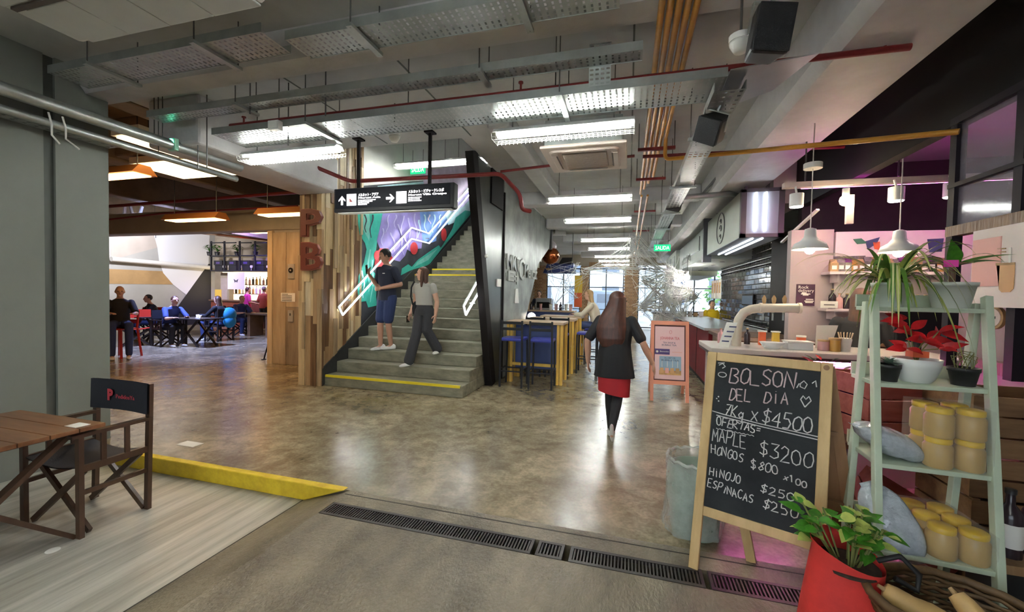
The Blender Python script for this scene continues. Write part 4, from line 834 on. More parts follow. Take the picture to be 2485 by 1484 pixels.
# ================================================================== beer counter
ct = empty('bar_counter', (1.6, 4.4, 0), 0, 'pale bar counter with dark edge and pink light strip under the beer tap', 'counter')
mat('counter_pale', (.50, .42, .42), .5, noise=.05); mat('counter_top', (.60, .55, .50), .3); mat('counter_edge', (.04, .03, .03), .4)
s = MB(); s.bb((.80, 4.18, 0), (2.6, 4.75, 1.03)); s.build('body', 'counter_pale', ct); s = MB(); s.bb((.74, 4.10, 1.055), (2.66, 4.82, 1.10)); s.build('top', 'counter_top', ct, bevel=.006)
s = MB(); s.bb((.745, 4.105, 1.03), (2.655, 4.815, 1.055)); s.build('edge', 'counter_edge', ct)
s = MB(); s.bb((.85, 4.155, 1.005), (2.6, 4.175, 1.025)); s.build('led_strip', glow('led_pink', (1.0, .16, .6), 26), ct)
wc2 = empty('back_counter', (1.9, 5.2, 0), 0, 'brown wooden back counter behind the beer tap', 'counter'); s = MB(); s.bb((1.20, 5.0, 0), (2.6, 5.35, 1.06)); s.build('body', 'plank_2', wc2); s = MB(); s.bb((1.15, 4.96, 1.06), (2.65, 5.38, 1.10)); s.build('top', 'plank_3', wc2)
tp = empty('beer_tower', (1.0, 4.4, 1.1), 0, 'cream bent-pipe beer tower with tap handles on the pale counter', 'beer tower'); mat('tower_cream', (.72, .64, .52), .3)
P = [aty(*q, 4.4) for q in ((1786, 850), (1788, 800), (1793, 775), (1805, 758), (1822, 750), (1845, 747), (1944, 747))]; P[0].z = 1.1
Q = []
for i in range(len(P) - 1):
    for t in range(4): Q.append(P[i].lerp(P[i + 1], t / 4))
Q.append(P[-1]); s = MB(); s.tube(Q, .042, 18); s.build('pipe_body', 'tower_cream', tp)
for q in (aty(1846, 747, 4.4), aty(1940, 747, 4.4)): s = MB(); s.cyl(q - X * .012, q + X * .012, .05, 18); s.build('collar', 'tower_cream', tp)
for px in (1857, 1881, 1907):
    q = aty(px, 747, 4.4); s = MB(); s.cyl(q, q + Vector((0, .06, -.05)), .011, 8); s.cyl(q + Vector((0, .06, -.05)), q + Vector((0, .06, -.12)), .009, 8); s.build('spout', 'galvanised', tp)
    s = MB(); s.lathe([(.008, 0), (.018, .03), (.02, .06), (.006, .09)], q + Vector((0, .04, .03)), 10); s.build('handle', 'kraft', tp)
# things standing on the counter
def onc(px, y=4.45): p = aty(px, 850, y); return Vector((p.x, y, 1.10))
p = onc(1768, 4.22); e_ = empty('tablet_stand', p, -.3, 'pale tablet menu leaning on the end of the counter', 'menu stand'); s = MB(); s.prism([(-.09, 0, 0), (.0, 0, 0), (.06, .06, .23), (-.03, .06, .23)], (.0, .012, 0)); s.build('board', 'paper', e_, local=True)
for k in range(4): s = MB(); s.prism([(-.06 + .018 * k, -.002 + .012 * k, .05 + .045 * k), (.0 + .018 * k, -.002 + .012 * k, .05 + .045 * k), (.003 + .018 * k, .0 + .012 * k, .062 + .045 * k), (-.057 + .018 * k, .0 + .012 * k, .062 + .045 * k)], (0, .001, 0)); s.build('print_line', 'print_navy', e_, local=True)
def boxy(name, px, y, w, d, h, m, lab, cat, lid=None):
    p = onc(px, y); e_ = empty(name, p, 0, lab, cat); s = MB(); s.bb(p + Vector((-w / 2, -d / 2, 0)), p + Vector((w / 2, d / 2, h))); s.build('body', m, e_, bevel=.006)
    if lid: s = MB(); s.bb(p + Vector((-w / 2 - .005, -d / 2 - .005, h)), p + Vector((w / 2 + .005, d / 2 + .005, h + .012))); s.build('lid', lid, e_)
    return e_
def jarc(name, px, y, r, h, m, lab, cat, lid=None, taper=1.0):
    p = onc(px, y); e_ = empty(name, p, 0, lab, cat); s = MB(); s.lathe([(r * taper, 0), (r, h * .9), (r * .9, h)], p, 16); s.build('body', m, e_)
    if lid: s = MB(); s.lathe([(r * 1.04, h * .92), (r * 1.04, h * 1.08), (0, h * 1.08)], p, 16, cap=False); s.build('lid', lid, e_)
    return e_
e_ = empty('napkin_tray', onc(1873, 4.3), 0, 'white oval napkin tray on the counter below the tap', 'tray'); p = onc(1873, 4.3); s = MB(); s.lathe([(.05, 0), (.085, .06), (.08, .06), (.05, .012), (0, .012)], p, 20, cap=False, sx=1.25); s.build('bowl', 'lamp_white', e_); s = MB(); s.box(p + Vector((0, 0, .035)), (.14, .1, .04)); s.build('napkins', 'paper', e_)
e_ = boxy('sauce_carton', 1848, 4.6, .06, .05, .13, 'print_orange', 'small orange carton under the beer tap', 'carton', 'paper'); e_ = boxy('sauce_carton', 1881, 4.6, .06, .05, .13, 'print_yellow', 'small yellow carton under the beer tap', 'carton', 'paper')
bottle(onc(1812, 4.62), .16, .028, 'dark_glass', 'small dark bottle behind the tower base', 'counter bottles'); bottle(onc(1748, 4.62), .15, .03, 'jar_rose', 'small rosy bottle at the counter end', 'counter bottles')
boxy('receipt_printer', 1935, 4.35, .20, .15, .065, 'lamp_white', 'flat white tray box on the counter below the purple poster', 'box', 'paper'); jarc('sauce_tub', 1943, 4.62, .04, .10, 'print_orange', 'round orange tub behind the flat white box', 'tub', 'paper')
e_ = empty('menu_holder', onc(1985, 4.55), 0, 'fan of tall white paper menus standing in a cup on the counter', 'menu holder')
for k in range(5):
    p = onc(1978, 4.55) + Vector((.012 * k, .01 * k, 0)); s = MB(); s.prism([p, p + Vector((.09, 0, 0)), p + Vector((.10 + .012 * k, .0, .22)), p + Vector((.005 + .012 * k, 0, .215))], (0, .003, 0)); s.build('menu_sheet', 'paper', e_)
jarc('glass_jar', 1998, 4.35, .045, .09, 'jar_rose', 'short pale jar beside the paper menus', 'jar', 'kraft'); jarc('glass_jar', 2025, 4.33, .045, .11, 'jar_amber', 'amber spice jar near the straw cup', 'jar', 'kraft')
e_ = jarc('straw_cup', 2050, 4.36, .05, .12, 'paper', 'flared white cup packed with wooden sticks', 'cup', None, .7); p = onc(2050, 4.36)
for k in range(14):
    a_ = k * .45; s = MB(); s.cyl(p + Vector((.025 * math.cos(a_), .025 * math.sin(a_), .03)), p + Vector((.055 * math.cos(a_), .055 * math.sin(a_), .17)), .003, 5); s.build('stick', 'plank_4', e_)
bottle(onc(2013, 4.62), .15, .03, 'dark_glass', 'dark bottle behind the amber jar', 'counter bottles')
# ================================================================== lit sign box and fascia boxes along the stalls
mat('fascia_pale', (.47, .50, .44), .5, noise=.06, scale=2); mat('fascia_grey', (.34, .37, .35), .5, noise=.08, scale=2); mat('metal_frame', (.12, .12, .13), .4, metal=.5)
sb = empty('lit_sign_box', (1.7, 7.8, 2.43), 0, 'hanging stall sign box with glowing white tubes on its near end', 'sign box'); tube2 = glow('sign_tube', (.86, .93, 1.0), 3.5)
s = MB(); s.bb((1.50, 6.52, 2.43), (2.02, 9.1, 3.08)); s.build('box', 'fascia_pale', sb)
s = MB(); s.bb((1.55, 6.50, 2.46), (1.97, 6.525, 3.05)); mat('sign_silver', (.36, .39, .46), .5, metal=.2); s.build('near_face', 'sign_silver', sb)
for (a, b) in (((1.49, 6.49, 2.42), (1.56, 6.56, 3.09)), ((1.96, 6.49, 2.42), (2.03, 6.56, 3.09)), ((1.49, 6.49, 2.42), (2.03, 6.56, 2.47)), ((1.49, 6.49, 3.05), (2.03, 6.56, 3.10))): s = MB(); s.bb(a, b); s.build('frame', 'metal_frame', sb)
for x in (1.675, 1.80):
    s = MB(); s.cyl((x, 6.475, 2.50), (x, 6.475, 3.04), .014, 5, cap=False); s.build('light_tube', tube2, sb); s = MB(); s.cyl((x, 6.6, 2.415), (x, 8.9, 2.415), .014, 5, cap=False); s.build('light_tube', tube2, sb)
s = MB(); s.bb((1.50, 6.56, 2.42), (2.02, 9.1, 2.43)); s.build('underside', 'sign_silver', sb)
# oval emblem on the side facing the passage
o_ = MB(); P = [(1.494, 7.85 + .30 * math.cos(t * math.pi / 16), 2.76 + .26 * math.sin(t * math.pi / 16)) for t in range(32)]; o_.tube(P, .008, 6, closed=True); o_.build('emblem_ring', 'metal_frame', sb)
for k, (yy, zz, r_) in enumerate(((7.85, 2.88, .05), (7.85, 2.76, .07), (7.85, 2.62, .05))):
    o_ = MB(); P = [(1.494, yy + r_ * math.cos(t * .7), zz + r_ * .8 * math.sin(t * .7)) for t in range(7)]; o_.tube(P, .007, 5); o_.build('emblem_stroke', 'metal_frame', sb)
for x, y in ((1.62, 6.8), (1.9, 6.8), (1.62, 8.8)): s = MB(); s.bb((x - .02, y - .02, 3.08), (x + .02, y + .02, 3.3)); s.build('hanger', 'metal_frame', sb)
s = MB(); s.bb((1.60, 6.78, 3.27), (1.92, 6.82, 3.31)); s.build('hanger', 'metal_frame', sb)
f2 = empty('stall_fascia', (1.7, 11, 2.45), 0, 'grey stall fascia board with raised lettering beyond the lit sign box', 'sign board'); s = MB(); s.bb((1.48, 9.45, 2.38), (2.6, 13.6, 3.02)); s.build('box', 'fascia_grey', f2)
s = MB(); s.bb((1.46, 9.32, 2.30), (1.62, 9.44, 3.3)); s.build('post', 'metal_frame', f2)
s = MB()
for k in range(9): y_ = 12.9 - .19 * k; s.tube([(1.474, y_, 2.50), (1.474, y_ - .03, 2.62 + .03 * (k % 3)), (1.474, y_ - .09, 2.60), (1.474, y_ - .11, 2.50), (1.474, y_ - .16, 2.52)], .014, 5)
s.build('raised_lettering', 'relief_grey', f2)
s = MB(); s.bb((1.465, 9.9, 2.62), (1.48, 9.96, 2.92)); s.bb((1.465, 9.9, 2.60), (1.48, 11.2, 2.63)); s.build('raised_line', 'metal_frame', f2)
for y in (10.2, 11.2, 12.2, 13.2): s = MB(); s.cyl((2.0, y, 2.379), (2.0, y, 2.37), .05, 14); s.build('downlight', 'metal_frame', f2)
f3 = empty('stall_fascia', (1.7, 15.5, 2.35), 0, 'far pale stall fascia board behind the green exit sign', 'sign board'); s = MB(); s.bb((1.40, 13.9, 2.25), (2.6, 17.5, 3.05)); s.build('box', 'fascia_pale', f3)
for y in (14.2, 15.4, 16.6): s = MB(); s.bb((1.385, y, 2.4), (1.40, y + .6, 2.9)); s.build('sign_panel', 'fascia_grey', f3)
# sloping dark struts above the boxes
for i, (p, q, lab) in enumerate((((1708, 470), (1790, 375), 'slim dark strut rising to the big beam, nearer the long tray'), ((1745, 480), (1840, 400), 'slim dark strut rising to the big beam, nearer the lit sign box'))):
    s = MB(); s.bar(aty(*p, 7.6), aty(*q, 6.2), .05, .05); tag(s.build('strut', 'metal_frame', None), lab, 'strut', 'struts above the sign box')
# white folding brace and pink-lit rail behind
s = MB(); s.bar(aty(1897, 588, 5.9), aty(1985, 508, 5.3), .035, .02); tag(s.build('brace', 'white_paint', None), 'thin pale brace slanting up beside the lit sign box', 'brace')
s = MB(); s.tube([aty(1650, 480, 7.0), aty(1770, 470, 7.0), aty(1800, 478, 7.2)], .045, 10); tag(s.build('foil_duct', 'galvanised', None), 'crinkled foil duct crossing behind the sign box hangers', 'duct')
# ================================================================== black glazed tile wall
mat('tile_black', (.018, .019, .02), .10, spec=.8, rnoise=.05, scale=9); mat('grout', (.20, .19, .17), .8)
s = MB(); s.bb((2.42, 7.9, 0), (2.55, 12.4, 2.75)); tw = struct('wall_tiles', s, 'grout'); tile_me = None
TH, TW = .1, .30
for r in range(18):
    for k in range(15):
        y = 8.05 + k * TW + (.15 if r % 2 else 0); z = .95 + (r + .5) * TH
        if y + .15 > 12.4: continue
        if tile_me is None:
            s = MB(); s.box((0, 0, 0), (.02, TW - .012, TH - .012)); o = s.build('tile', 'tile_black', tw, local=True, bevel=.004); tile_me = o
        else:
            o = tile_me.copy(); COL.objects.link(o); o.parent = tw
        o.location = (2.412, y, z); o.rotation_euler = (random.uniform(-.01, .01), random.uniform(-.025, .025), random.uniform(-.02, .02))
s = MB(); s.bb((2.30, 6.75, 0), (2.50, 7.9, 2.6)); struct('wall_dark_niche', s, 'black_paint')
for i, z in enumerate((2.30, 2.20)):
    s = MB(); s.tube([(2.36, 8.0, z), (2.36, 12.2, z)], .012, 6); tag(s.build('hanging_rail', 'galvanised', None), ['upper', 'lower'][i] + ' steel rail in front of the black tiles', 'rail', 'rails on the tile wall')
e_ = empty('menu_screen', (2.38, 10.2, 1.3), 0, 'black screen on the black tile wall', 'screen'); s = MB(); a = atx(1802, 714, 2.38); b = atx(1828, 742, 2.38); s.bb((2.37, min(a.y, b.y), b.z), (2.39, max(a.y, b.y), a.z)); s.build('panel', 'black_paint', e_); s = MB(); s.bb((2.366, min(a.y, b.y) + .03, b.z + .03), (2.37, max(a.y, b.y) - .03, a.z - .03)); s.build('glass', 'house_glass', e_)
e_ = empty('shelf_rack', (2.35, 8.6, .9), 0, 'low steel rack of bars below the black tiles', 'rack')
for z in (1.04, .94, .84): s = MB(); s.tube([(2.30, 7.95, z), (2.30, 11.5, z)], .01, 6); s.build('bar', 'galvanised', e_)
for y in (8.0, 9.5, 11.4): s = MB(); s.bb((2.29, y, .0), (2.31, y + .02, 1.06)); s.build('upright', 'galvanised', e_)
# ================================================================== red counter of the next stall
rc = empty('red_counter', (1.5, 9, 0), 0, 'long dark red stall counter with pale grey top', 'counter'); mat('red_panel', (.17, .006, .010), .65, noise=.15, scale=3, spec=.2); mat('stone_top', (.35, .34, .32), .25)
s = MB(); s.bb((1.30, 7.5, .10), (1.95, 12.6, 1.02)); s.build('front', 'red_panel', rc); s = MB(); s.bb((1.34, 7.54, 0), (1.95, 12.5, .10)); s.build('plinth', 'black_paint', rc); s = MB(); s.bb((1.22, 7.42, 1.02), (2.1, 12.7, 1.06)); s.build('top', 'stone_top', rc)
for y in (8.7, 9.95, 11.2): s = MB(); s.bb((1.294, y - .006, .1), (1.30, y + .006, 1.02)); s.build('joint', 'black_paint', rc)
wb = empty('wood_counter', (1.9, 6.5, 0), 0, 'dark brown wooden counter end beside the red counter', 'counter'); s = MB(); s.bb((1.34, 6.35, 0), (2.2, 7.38, .98)); s.build('body', 'plank_5', wb); s = MB(); s.bb((1.28, 6.3, .98), (2.26, 7.40, 1.03)); s.build('top', 'plank_3', wb)
# ================================================================== chalkboard A-frame
mat('pine', (.50, .33, .13), .5, color2=(.66, .46, .21), scale=1.5, stretch=(6, 6, 1), bump=.06, detail=6); mat('pine_dark', (.24, .12, .05), .55, color2=(.36, .20, .09), scale=1.5, stretch=(6, 6, 1)); mat('slate', (.009, .010, .012), .65, spec=.25, color2=(.028, .032, .036), scale=2.6, detail=7)
mat('chalk', (.72, .70, .69), .9); mat('chalk_pink', (.70, .54, .55), .9)
A0 = Vector((.37, 2.53, 0)); U = Vector((.92, -.385, 0)).normalized(); Nn = Vector((.385, .92, 0)).normalized(); BW, BH, LEAN = .62, 1.22, .30
def bp(u, v, o=0):      # u across 0..1, v up 0..1 along the leaning face, o out of the face (metres, towards the viewer)
    up = (Nn * LEAN + Z * BH); nrm = U.cross(up).normalized()
    return A0 + U * (BW * u) + up * v + nrm * o
UPv = (Nn * LEAN + Z * BH); BL = UPv.length; FN = U.cross(UPv).normalized()
if FN.y > 0: FN = -FN
def bp(u, v, o=0): return A0 + U * (BW * u) + UPv * v + FN * o
cb_ = empty('chalkboard', A0 + U * .3, 0, 'wooden A-frame chalkboard with a chalked list of prices', 'chalkboard')
fw = .052
def slab(pts, th, m, nm, par, bev=.004): s = MB(); s.prism(pts, FN * -th); return s.build(nm, m, par, bevel=bev)
fu = fw / BW; fv = fw / BL
slab([bp(0, 0), bp(fu, 0), bp(fu, 1), bp(0, 1)], .028, 'pine', 'stile', cb_); slab([bp(1 - fu, 0), bp(1, 0), bp(1, 1), bp(1 - fu, 1)], .028, 'pine', 'stile', cb_)
slab([bp(fu, 1 - fv), bp(1 - fu, 1 - fv), bp(1 - fu, 1), bp(fu, 1)], .026, 'pine', 'rail', cb_); VB = .24
slab([bp(fu, VB), bp(1 - fu, VB), bp(1 - fu, VB + fv), bp(fu, VB + fv)], .026, 'pine', 'rail', cb_)
slab([bp(fu, VB + fv, -.01), bp(1 - fu, VB + fv, -.01), bp(1 - fu, 1 - fv, -.01), bp(fu, 1 - fv, -.01)], .006, 'slate', 'slate', cb_, 0)
s = MB(); c = bp(1 - fu * .55, 1 - fv * .55); s.cyl(c, c + FN * .006, .014, 14); s.build('screw_cap', 'pine_dark', cb_)
# hinged rear frame
TL, TR = bp(.03, .985, -.03), bp(.97, .985, -.03); RL, RR = Vector((.74, 2.70, 0)), Vector((1.24, 2.62, 0))
for (p, q) in ((TL, RL), (TR, RR)): s = MB(); s.bar(p, q, .05, .026, up=Nn); s.build('rear_leg', 'pine_dark' if q is RR else 'pine', cb_)
for f in (.30, .62): s = MB(); s.bar(TL.lerp(RL, f), TR.lerp(RR, f), .05, .02); s.build('rear_rail', 'pine_dark', cb_)
s = MB(); q = [TL.lerp(RL, .06), TR.lerp(RR, .06), TR.lerp(RR, .66), TL.lerp(RL, .66)]; s.prism(q, Nn * .006); s.build('rear_panel', 'pine_dark', cb_)
# ---- hand lettering in chalk strokes
G = {'A': [[(0, 0), (.5, 1), (1, 0)], [(.2, .38), (.8, .38)]], 'B': [[(0, 0), (0, 1), (.6, 1), (.85, .85), (.8, .65), (.4, .54), (.9, .4), (1, .2), (.75, 0), (0, 0)]], 'C': [[(1, .85), (.6, 1), (.2, .85), (0, .5), (.2, .12), (.6, 0), (1, .15)]],
     'D': [[(0, 0), (0, 1), (.55, .95), (.95, .6), (.9, .3), (.5, .02), (0, 0)]], 'E': [[(1, 1), (0, 1), (0, 0), (1, 0)], [(0, .5), (.8, .5)]], 'F': [[(1, 1), (0, 1), (0, 0)], [(0, .5), (.8, .5)]], 'G': [[(1, .85), (.6, 1), (.2, .85), (0, .45), (.25, .05), (.7, 0), (1, .2), (1, .45), (.6, .45)]],
     'H': [[(0, 0), (0, 1)], [(1, 0), (1, 1)], [(0, .5), (1, .5)]], 'I': [[(.5, 0), (.5, .8)], [(.5, .97), (.5, 1)]], 'J': [[(.8, 1), (.8, .2), (.5, 0), (.1, .15)]], 'K': [[(0, 0), (0, 1)], [(.9, 1), (.05, .45), (1, 0)]], 'L': [[(0, 1), (0, 0), (1, 0)]], 'M': [[(0, 0), (.1, 1), (.5, .35), (.9, 1), (1, 0)]],
     'N': [[(0, 0), (0, 1), (1, 0), (1, 1)]], 'O': [[(.5, 1), (.12, .85), (0, .5), (.12, .12), (.5, 0), (.88, .12), (1, .5), (.88, .88), (.5, 1)]], 'P': [[(0, 0), (0, 1), (.7, 1), (1, .78), (.7, .5), (0, .48)]], 'R': [[(0, 0), (0, 1), (.7, 1), (1, .78), (.7, .52), (0, .5), (1, 0)]],
     'S': [[(.95, .88), (.6, 1), (.15, .88), (.1, .65), (.5, .52), (.9, .38), (.9, .12), (.5, 0), (.05, .12)]], 'T': [[(0, 1), (1, 1)], [(.5, 1), (.5, 0)]], 'X': [[(0, 1), (1, 0)], [(1, 1), (0, 0)]], '$': [[(.95, .85), (.5, .95), (.1, .78), (.3, .56), (.8, .44), (.9, .2), (.5, .05), (.05, .18)], [(.5, 1.1), (.5, -.1)]],
     'g': [[(.9, .35), (.5, .55), (.1, .3), (.4, .05), (.9, .2)], [(.9, .55), (.9, -.3), (.5, -.42), (.2, -.3)]], '0': [[(.5, 1), (.1, .8), (0, .45), (.15, .1), (.5, 0), (.88, .12), (1, .5), (.85, .88), (.5, 1)]], '1': [[(.2, .8), (.5, 1), (.5, 0)]], '2': [[(.05, .8), (.4, 1), (.85, .85), (.8, .55), (0, 0), (1, .02)]],
     '3': [[(.05, 1), (.95, 1), (.45, .58), (.9, .45), (.95, .15), (.5, 0), (.0, .12)]], '4': [[(.75, 0), (.75, 1), (0, .35), (1, .35)]], '5': [[(.95, 1), (.2, 1), (.15, .6), (.65, .62), (.95, .35), (.75, .05), (.1, .02)]], '7': [[(0, .95), (.9, 1), (.35, 0)], [(.2, .5), (.8, .5)]], '8': [[(.5, .52), (.15, .75), (.5, 1), (.85, .75), (.5, .52), (.05, .22), (.5, 0), (.95, .22), (.5, .52)]], 'x': [[(0, .6), (.8, 0)], [(.8, .6), (0, 0)]], '=': [[(0, .6), (.8, .6)], [(0, .35), (.8, .35)]]}
iu0, iu1, iv0, iv1 = fu, 1 - fu, VB + fv, 1 - fv
def wp(a, b): return bp(lerp(iu0, iu1, a), lerp(iv1, iv0, b), -.0085)     # a across the slate, b down the slate
def strokes(name, polys, r, m):
    s = MB()
    for P in polys:
        q = [wp(*p) for p in P]; o = []
        for i in range(len(q) - 1): o += [q[i], q[i].lerp(q[i + 1], .5)]
        s.tube(o + [q[-1]], r, 5)
    return s.build(name, m, cb_)
def write(t, u0, u1, vb0, vb1, h, m='chalk', r=.0030, gap=.3):
    n = len(t); cw = (u1 - u0) / (n + gap * (n - 1)); polys = []
    for i, ch in enumerate(t):
        if ch == ' ' or ch not in G: continue
        x0 = u0 + i * cw * (1 + gap); f = i / max(1, n - 1); base = lerp(vb0, vb1, f) + random.uniform(-.004, .004); hh = h * random.uniform(.92, 1.08); sl = random.uniform(-.01, .02)
        for st_ in G[ch]: polys.append([(x0 + a * cw + sl * b, base - b * hh) for a, b in st_])
    strokes('chalk_line', polys, r, m)
write('BOLSON', .155, .775, .145, .128, .105, 'chalk_pink', .0042, .22); write('DEL', .17, .38, .262, .255, .078, 'chalk_pink', .0036); write('DIA', .51, .73, .245, .238, .078, 'chalk_pink', .0036)
write('7Kg', .13, .32, .372, .375, .075, 'chalk', .0032); write('X', .40, .46, .378, .378, .065); write('$4500', .50, .95, .382, .392, .095, 'chalk', .0036, .2)
strokes('chalk_rule', [[(.0, .358), (.12, .368), (.5, .388), (1.0, .402)]], .003, 'chalk'); strokes('chalk_rule', [[(.05, .382), (.5, .404), (1.0, .420)]], .003, 'chalk')
write('OFERTAS=', .06, .50, .448, .452, .055, 'chalk', .0032, .25); strokes('chalk_rule', [[(.06 + k * .02, .470 + (.006 if k % 2 else 0)) for k in range(20)]], .002, 'chalk')
write('MAPLE', .03, .37, .56, .566, .085); write('$3200', .50, .97, .588, .60, .095, 'chalk', .0032, .22); write('HONGOS', .03, .35, .645, .655, .058); write('$800', .43, .68, .682, .684, .058); write('x100', .73, .93, .70, .72, .04)
write('HINOJO', .03, .34, .79, .80, .055); write('$250', .53, .83, .815, .82, .05); write('ESPINACAS', .02, .47, .87, .895, .052); write('$250', .56, .87, .905, .91, .06)
strokes('chalk_heart', [[(.88, .235), (.84, .19), (.86, .165), (.885, .185), (.91, .165), (.93, .19), (.88, .235)]], .003, 'chalk')
strokes('chalk_doodle', [[(.03 + .045 * (1 + math.cos(t * .7)) , .095 + .018 * math.sin(t * .7)) for t in range(10)]], .0028, 'chalk'); strokes('chalk_doodle', [[(.03, .03), (.07, .015), (.10, .035), (.07, .05)], [(.02, .015), (.09, .01)]], .003, 'chalk')
strokes('chalk_doodle', [[(.83, .09), (.86, .07), (.89, .09), (.87, .12), (.83, .11), (.83, .09)], [(.93, .08), (.96, .06), (.97, .10)], [(.80, .12), (.82, .09)]], .0028, 'chalk'); strokes('chalk_doodle', [[(.05, .255), (.06, .25)], [(.035, .27), (.04, .265)], [(.055, .285), (.065, .28)]], .004, 'chalk')
# ================================================================== ladder shelf
mat('mint_paint', (.52, .60, .46), .5, noise=.07, scale=5)
def dep(px, py, d): return CAM + _ray(px, py) * (d / FPX)
l2, l4 = dep(2124, 924, 2.05), dep(2130, 1325, 1.91); r2, r4 = dep(2404, 942, 1.926), dep(2423, 1382, 1.76)
def LF(z): t = (z - l2.z) / (l4.z - l2.z); return l2.lerp(l4, t)
def RF(z): t = (z - r2.z) / (r4.z - r2.z); return r2.lerp(r4, t)
BK = (LF(.8) - RF(.8)); BK.z = 0; BK = Vector((-BK.y, BK.x, 0)).normalized()
if BK.y < 0: BK = -BK
SHU = (RF(.8) - LF(.8)); SHU.z = 0; SHW = SHU.length; SHU.normalize()
lad = empty('ladder_shelf', (LF(0) + RF(0)) / 2, 0, 'mint green wooden ladder shelf holding potted plants and jars', 'shelf')
for F_ in (LF, RF):
    s = MB(); s.bar(F_(0.005), F_(1.585), .040, .030, up=SHU); s.build('front_leg', 'mint_paint', lad, bevel=.003)
    a = F_(0); a.z = .005; s = MB(); s.bar(a + BK * .40, F_(1.55) + BK * .07, .040, .030, up=SHU); s.build('rear_leg', 'mint_paint', lad, bevel=.003)
SZ = [1.525, 1.152, .782, .41]; SD = [.20, .26, .31, .36]
for z, d_ in zip(SZ, SD):
    a, b = LF(z), RF(z); a.z = b.z = z; o0 = -.012
    s = MB(); s.prism([a + BK * o0, b + BK * o0, b + BK * d_, a + BK * d_], (0, 0, -.022)); s.build('shelf_board', 'mint_paint', lad, bevel=.003)
    s = MB(); s.bar(a + BK * d_ + Z * .03, b + BK * d_ + Z * .03, .016, .07); s.build('back_rail', 'mint_paint', lad)
s = MB(); a, b = LF(.12), RF(.12); s.bar(a + BK * .34, b + BK * .34, .03, .05); s.build('stretcher', 'mint_paint', lad)
def onshelf(i, t, w): a, b = LF(SZ[i]), RF(SZ[i]); p = a.lerp(b, t) + BK * w; p.z = SZ[i]; return p
# pots and plants
mat('pot_mint', (.56, .62, .56), .4); mat('pot_cream', (.60, .62, .55), .4); mat('pot_white', (.70, .71, .68), .3); mat('pot_black', (.015, .015, .016), .5); mat('soil', (.035, .022, .014), .9, noise=.5, scale=40)
mat('leaf_green', (.09, .20, .03), .45, noise=.3, scale=20); mat('leaf_pale', (.38, .44, .10), .45, noise=.2, scale=20); mat('leaf_stripe', (.58, .56, .28), .5); mat('leaf_red', (.50, .010, .014), .5, noise=.35, scale=15); mat('leaf_blue', (.15, .24, .17), .55, noise=.2, scale=20); mat('leaf_dark', (.03, .05, .02), .5, noise=.3, scale=20); mat('stem_green', (.18, .20, .06), .5); mat('leaf_basil', (.05, .20, .015), .4, noise=.35, scale=25)
def pot(e_, p, r0, r1, h, m, rim=.012, soil_m='soil'):
    s = MB(); s.lathe([(r0, 0), (lerp(r0, r1, .9), h - rim * 1.6), (r1 * 1.04, h - rim * 1.6), (r1 * 1.06, h), (r1 * .94, h), (r1 * .9, h - .02)], p, 28, cap=False); s.add([p + Vector((r0 * math.cos(k * .2244), r0 * math.sin(k * .2244), 0)) for k in range(28)], [tuple(range(28))]); s.build('pot', m, e_)
    s = MB(); s.cyl(p + Z * (h - .03), p + Z * (h - .018), r1 * .93, 20); s.build('soil', soil_m, e_)
def blade(base, d, ln, w, droop, m, e_, name='leaf', stripe=None, rise=.6, seg=10):
    d = Vector((d[0], d[1], 0)).normalized(); sd = Vector((-d.y, d.x, 0)); P = []
    for k in range(seg + 1):
        t = k / seg; P.append(base + d * (ln * t * (1 - .18 * t)) + Z * (ln * (rise * t - droop * t * t)))
    s = MB(); vs = []
    for k, p in enumerate(P):
        t = k / seg; ww = w * (math.sin(math.pi * min(1, .12 + .88 * t) ** .8) ** .7) * (1 if t < .98 else .15); vs += [p - sd * ww, p - Z * ww * .25, p + sd * ww]
    s.add(vs, [(3 * k, 3 * k + 1, 3 * k + 4, 3 * k + 3) for k in range(seg)] + [(3 * k + 1, 3 * k + 2, 3 * k + 5, 3 * k + 4) for k in range(seg)], True); o = s.build(name, m, e_)
    if stripe:
        s = MB(); vs = []
        for k, p in enumerate(P): ww = w * .32 * math.sin(math.pi * (.1 + .85 * k / seg)); vs += [p - sd * ww + Z * .0012, p + sd * ww + Z * .0012]
        s.add(vs, [(2 * k, 2 * k + 1, 2 * k + 3, 2 * k + 2) for k in range(seg)], True); s.build('stripe', stripe, o)
    return o
def leaf(c, d, nrm, ln, w, m, e_, name='leaf', seg=6, fold=.25):
    d = Vector(d).normalized(); nrm = Vector(nrm); nrm = (nrm - d * nrm.dot(d)).normalized(); sd = d.cross(nrm); s = MB(); vs = []
    for k in range(seg + 1):
        t = k / seg; ww = w * math.sin(math.pi * (t ** .75)) if 0 < t < 1 else .0008; p = Vector(c) + d * (ln * t) - nrm * (ln * .25 * t * t); vs += [p - sd * ww + nrm * ww * fold, p, p + sd * ww + nrm * ww * fold]
    s.add(vs, [(3 * k, 3 * k + 1, 3 * k + 4, 3 * k + 3) for k in range(seg)] + [(3 * k + 1, 3 * k + 2, 3 * k + 5, 3 * k + 4) for k in range(seg)], True); return s.build(name, m, e_)
rnd = random.Random(3)
p = onshelf(0, .20, .06); sp_ = empty('spider_plant', p, 0, 'striped spider plant spilling over a mint pot on the top shelf', 'potted plant'); pot(sp_, p, .055, .075, .125, 'pot_mint')
for k in range(74):
    a_ = rnd.uniform(0, 6.283); ln = rnd.uniform(.15, .37); d_ = (math.cos(a_), math.sin(a_)); blade(p + Z * .115 + Vector((d_[0], d_[1], 0)) * .02, d_, ln, rnd.uniform(.008, .013), rnd.uniform(1.0, 2.2), ('leaf_green', 'leaf_pale')[k % 2], sp_, stripe='leaf_stripe' if k % 3 else None, rise=rnd.uniform(.8, 2.0))
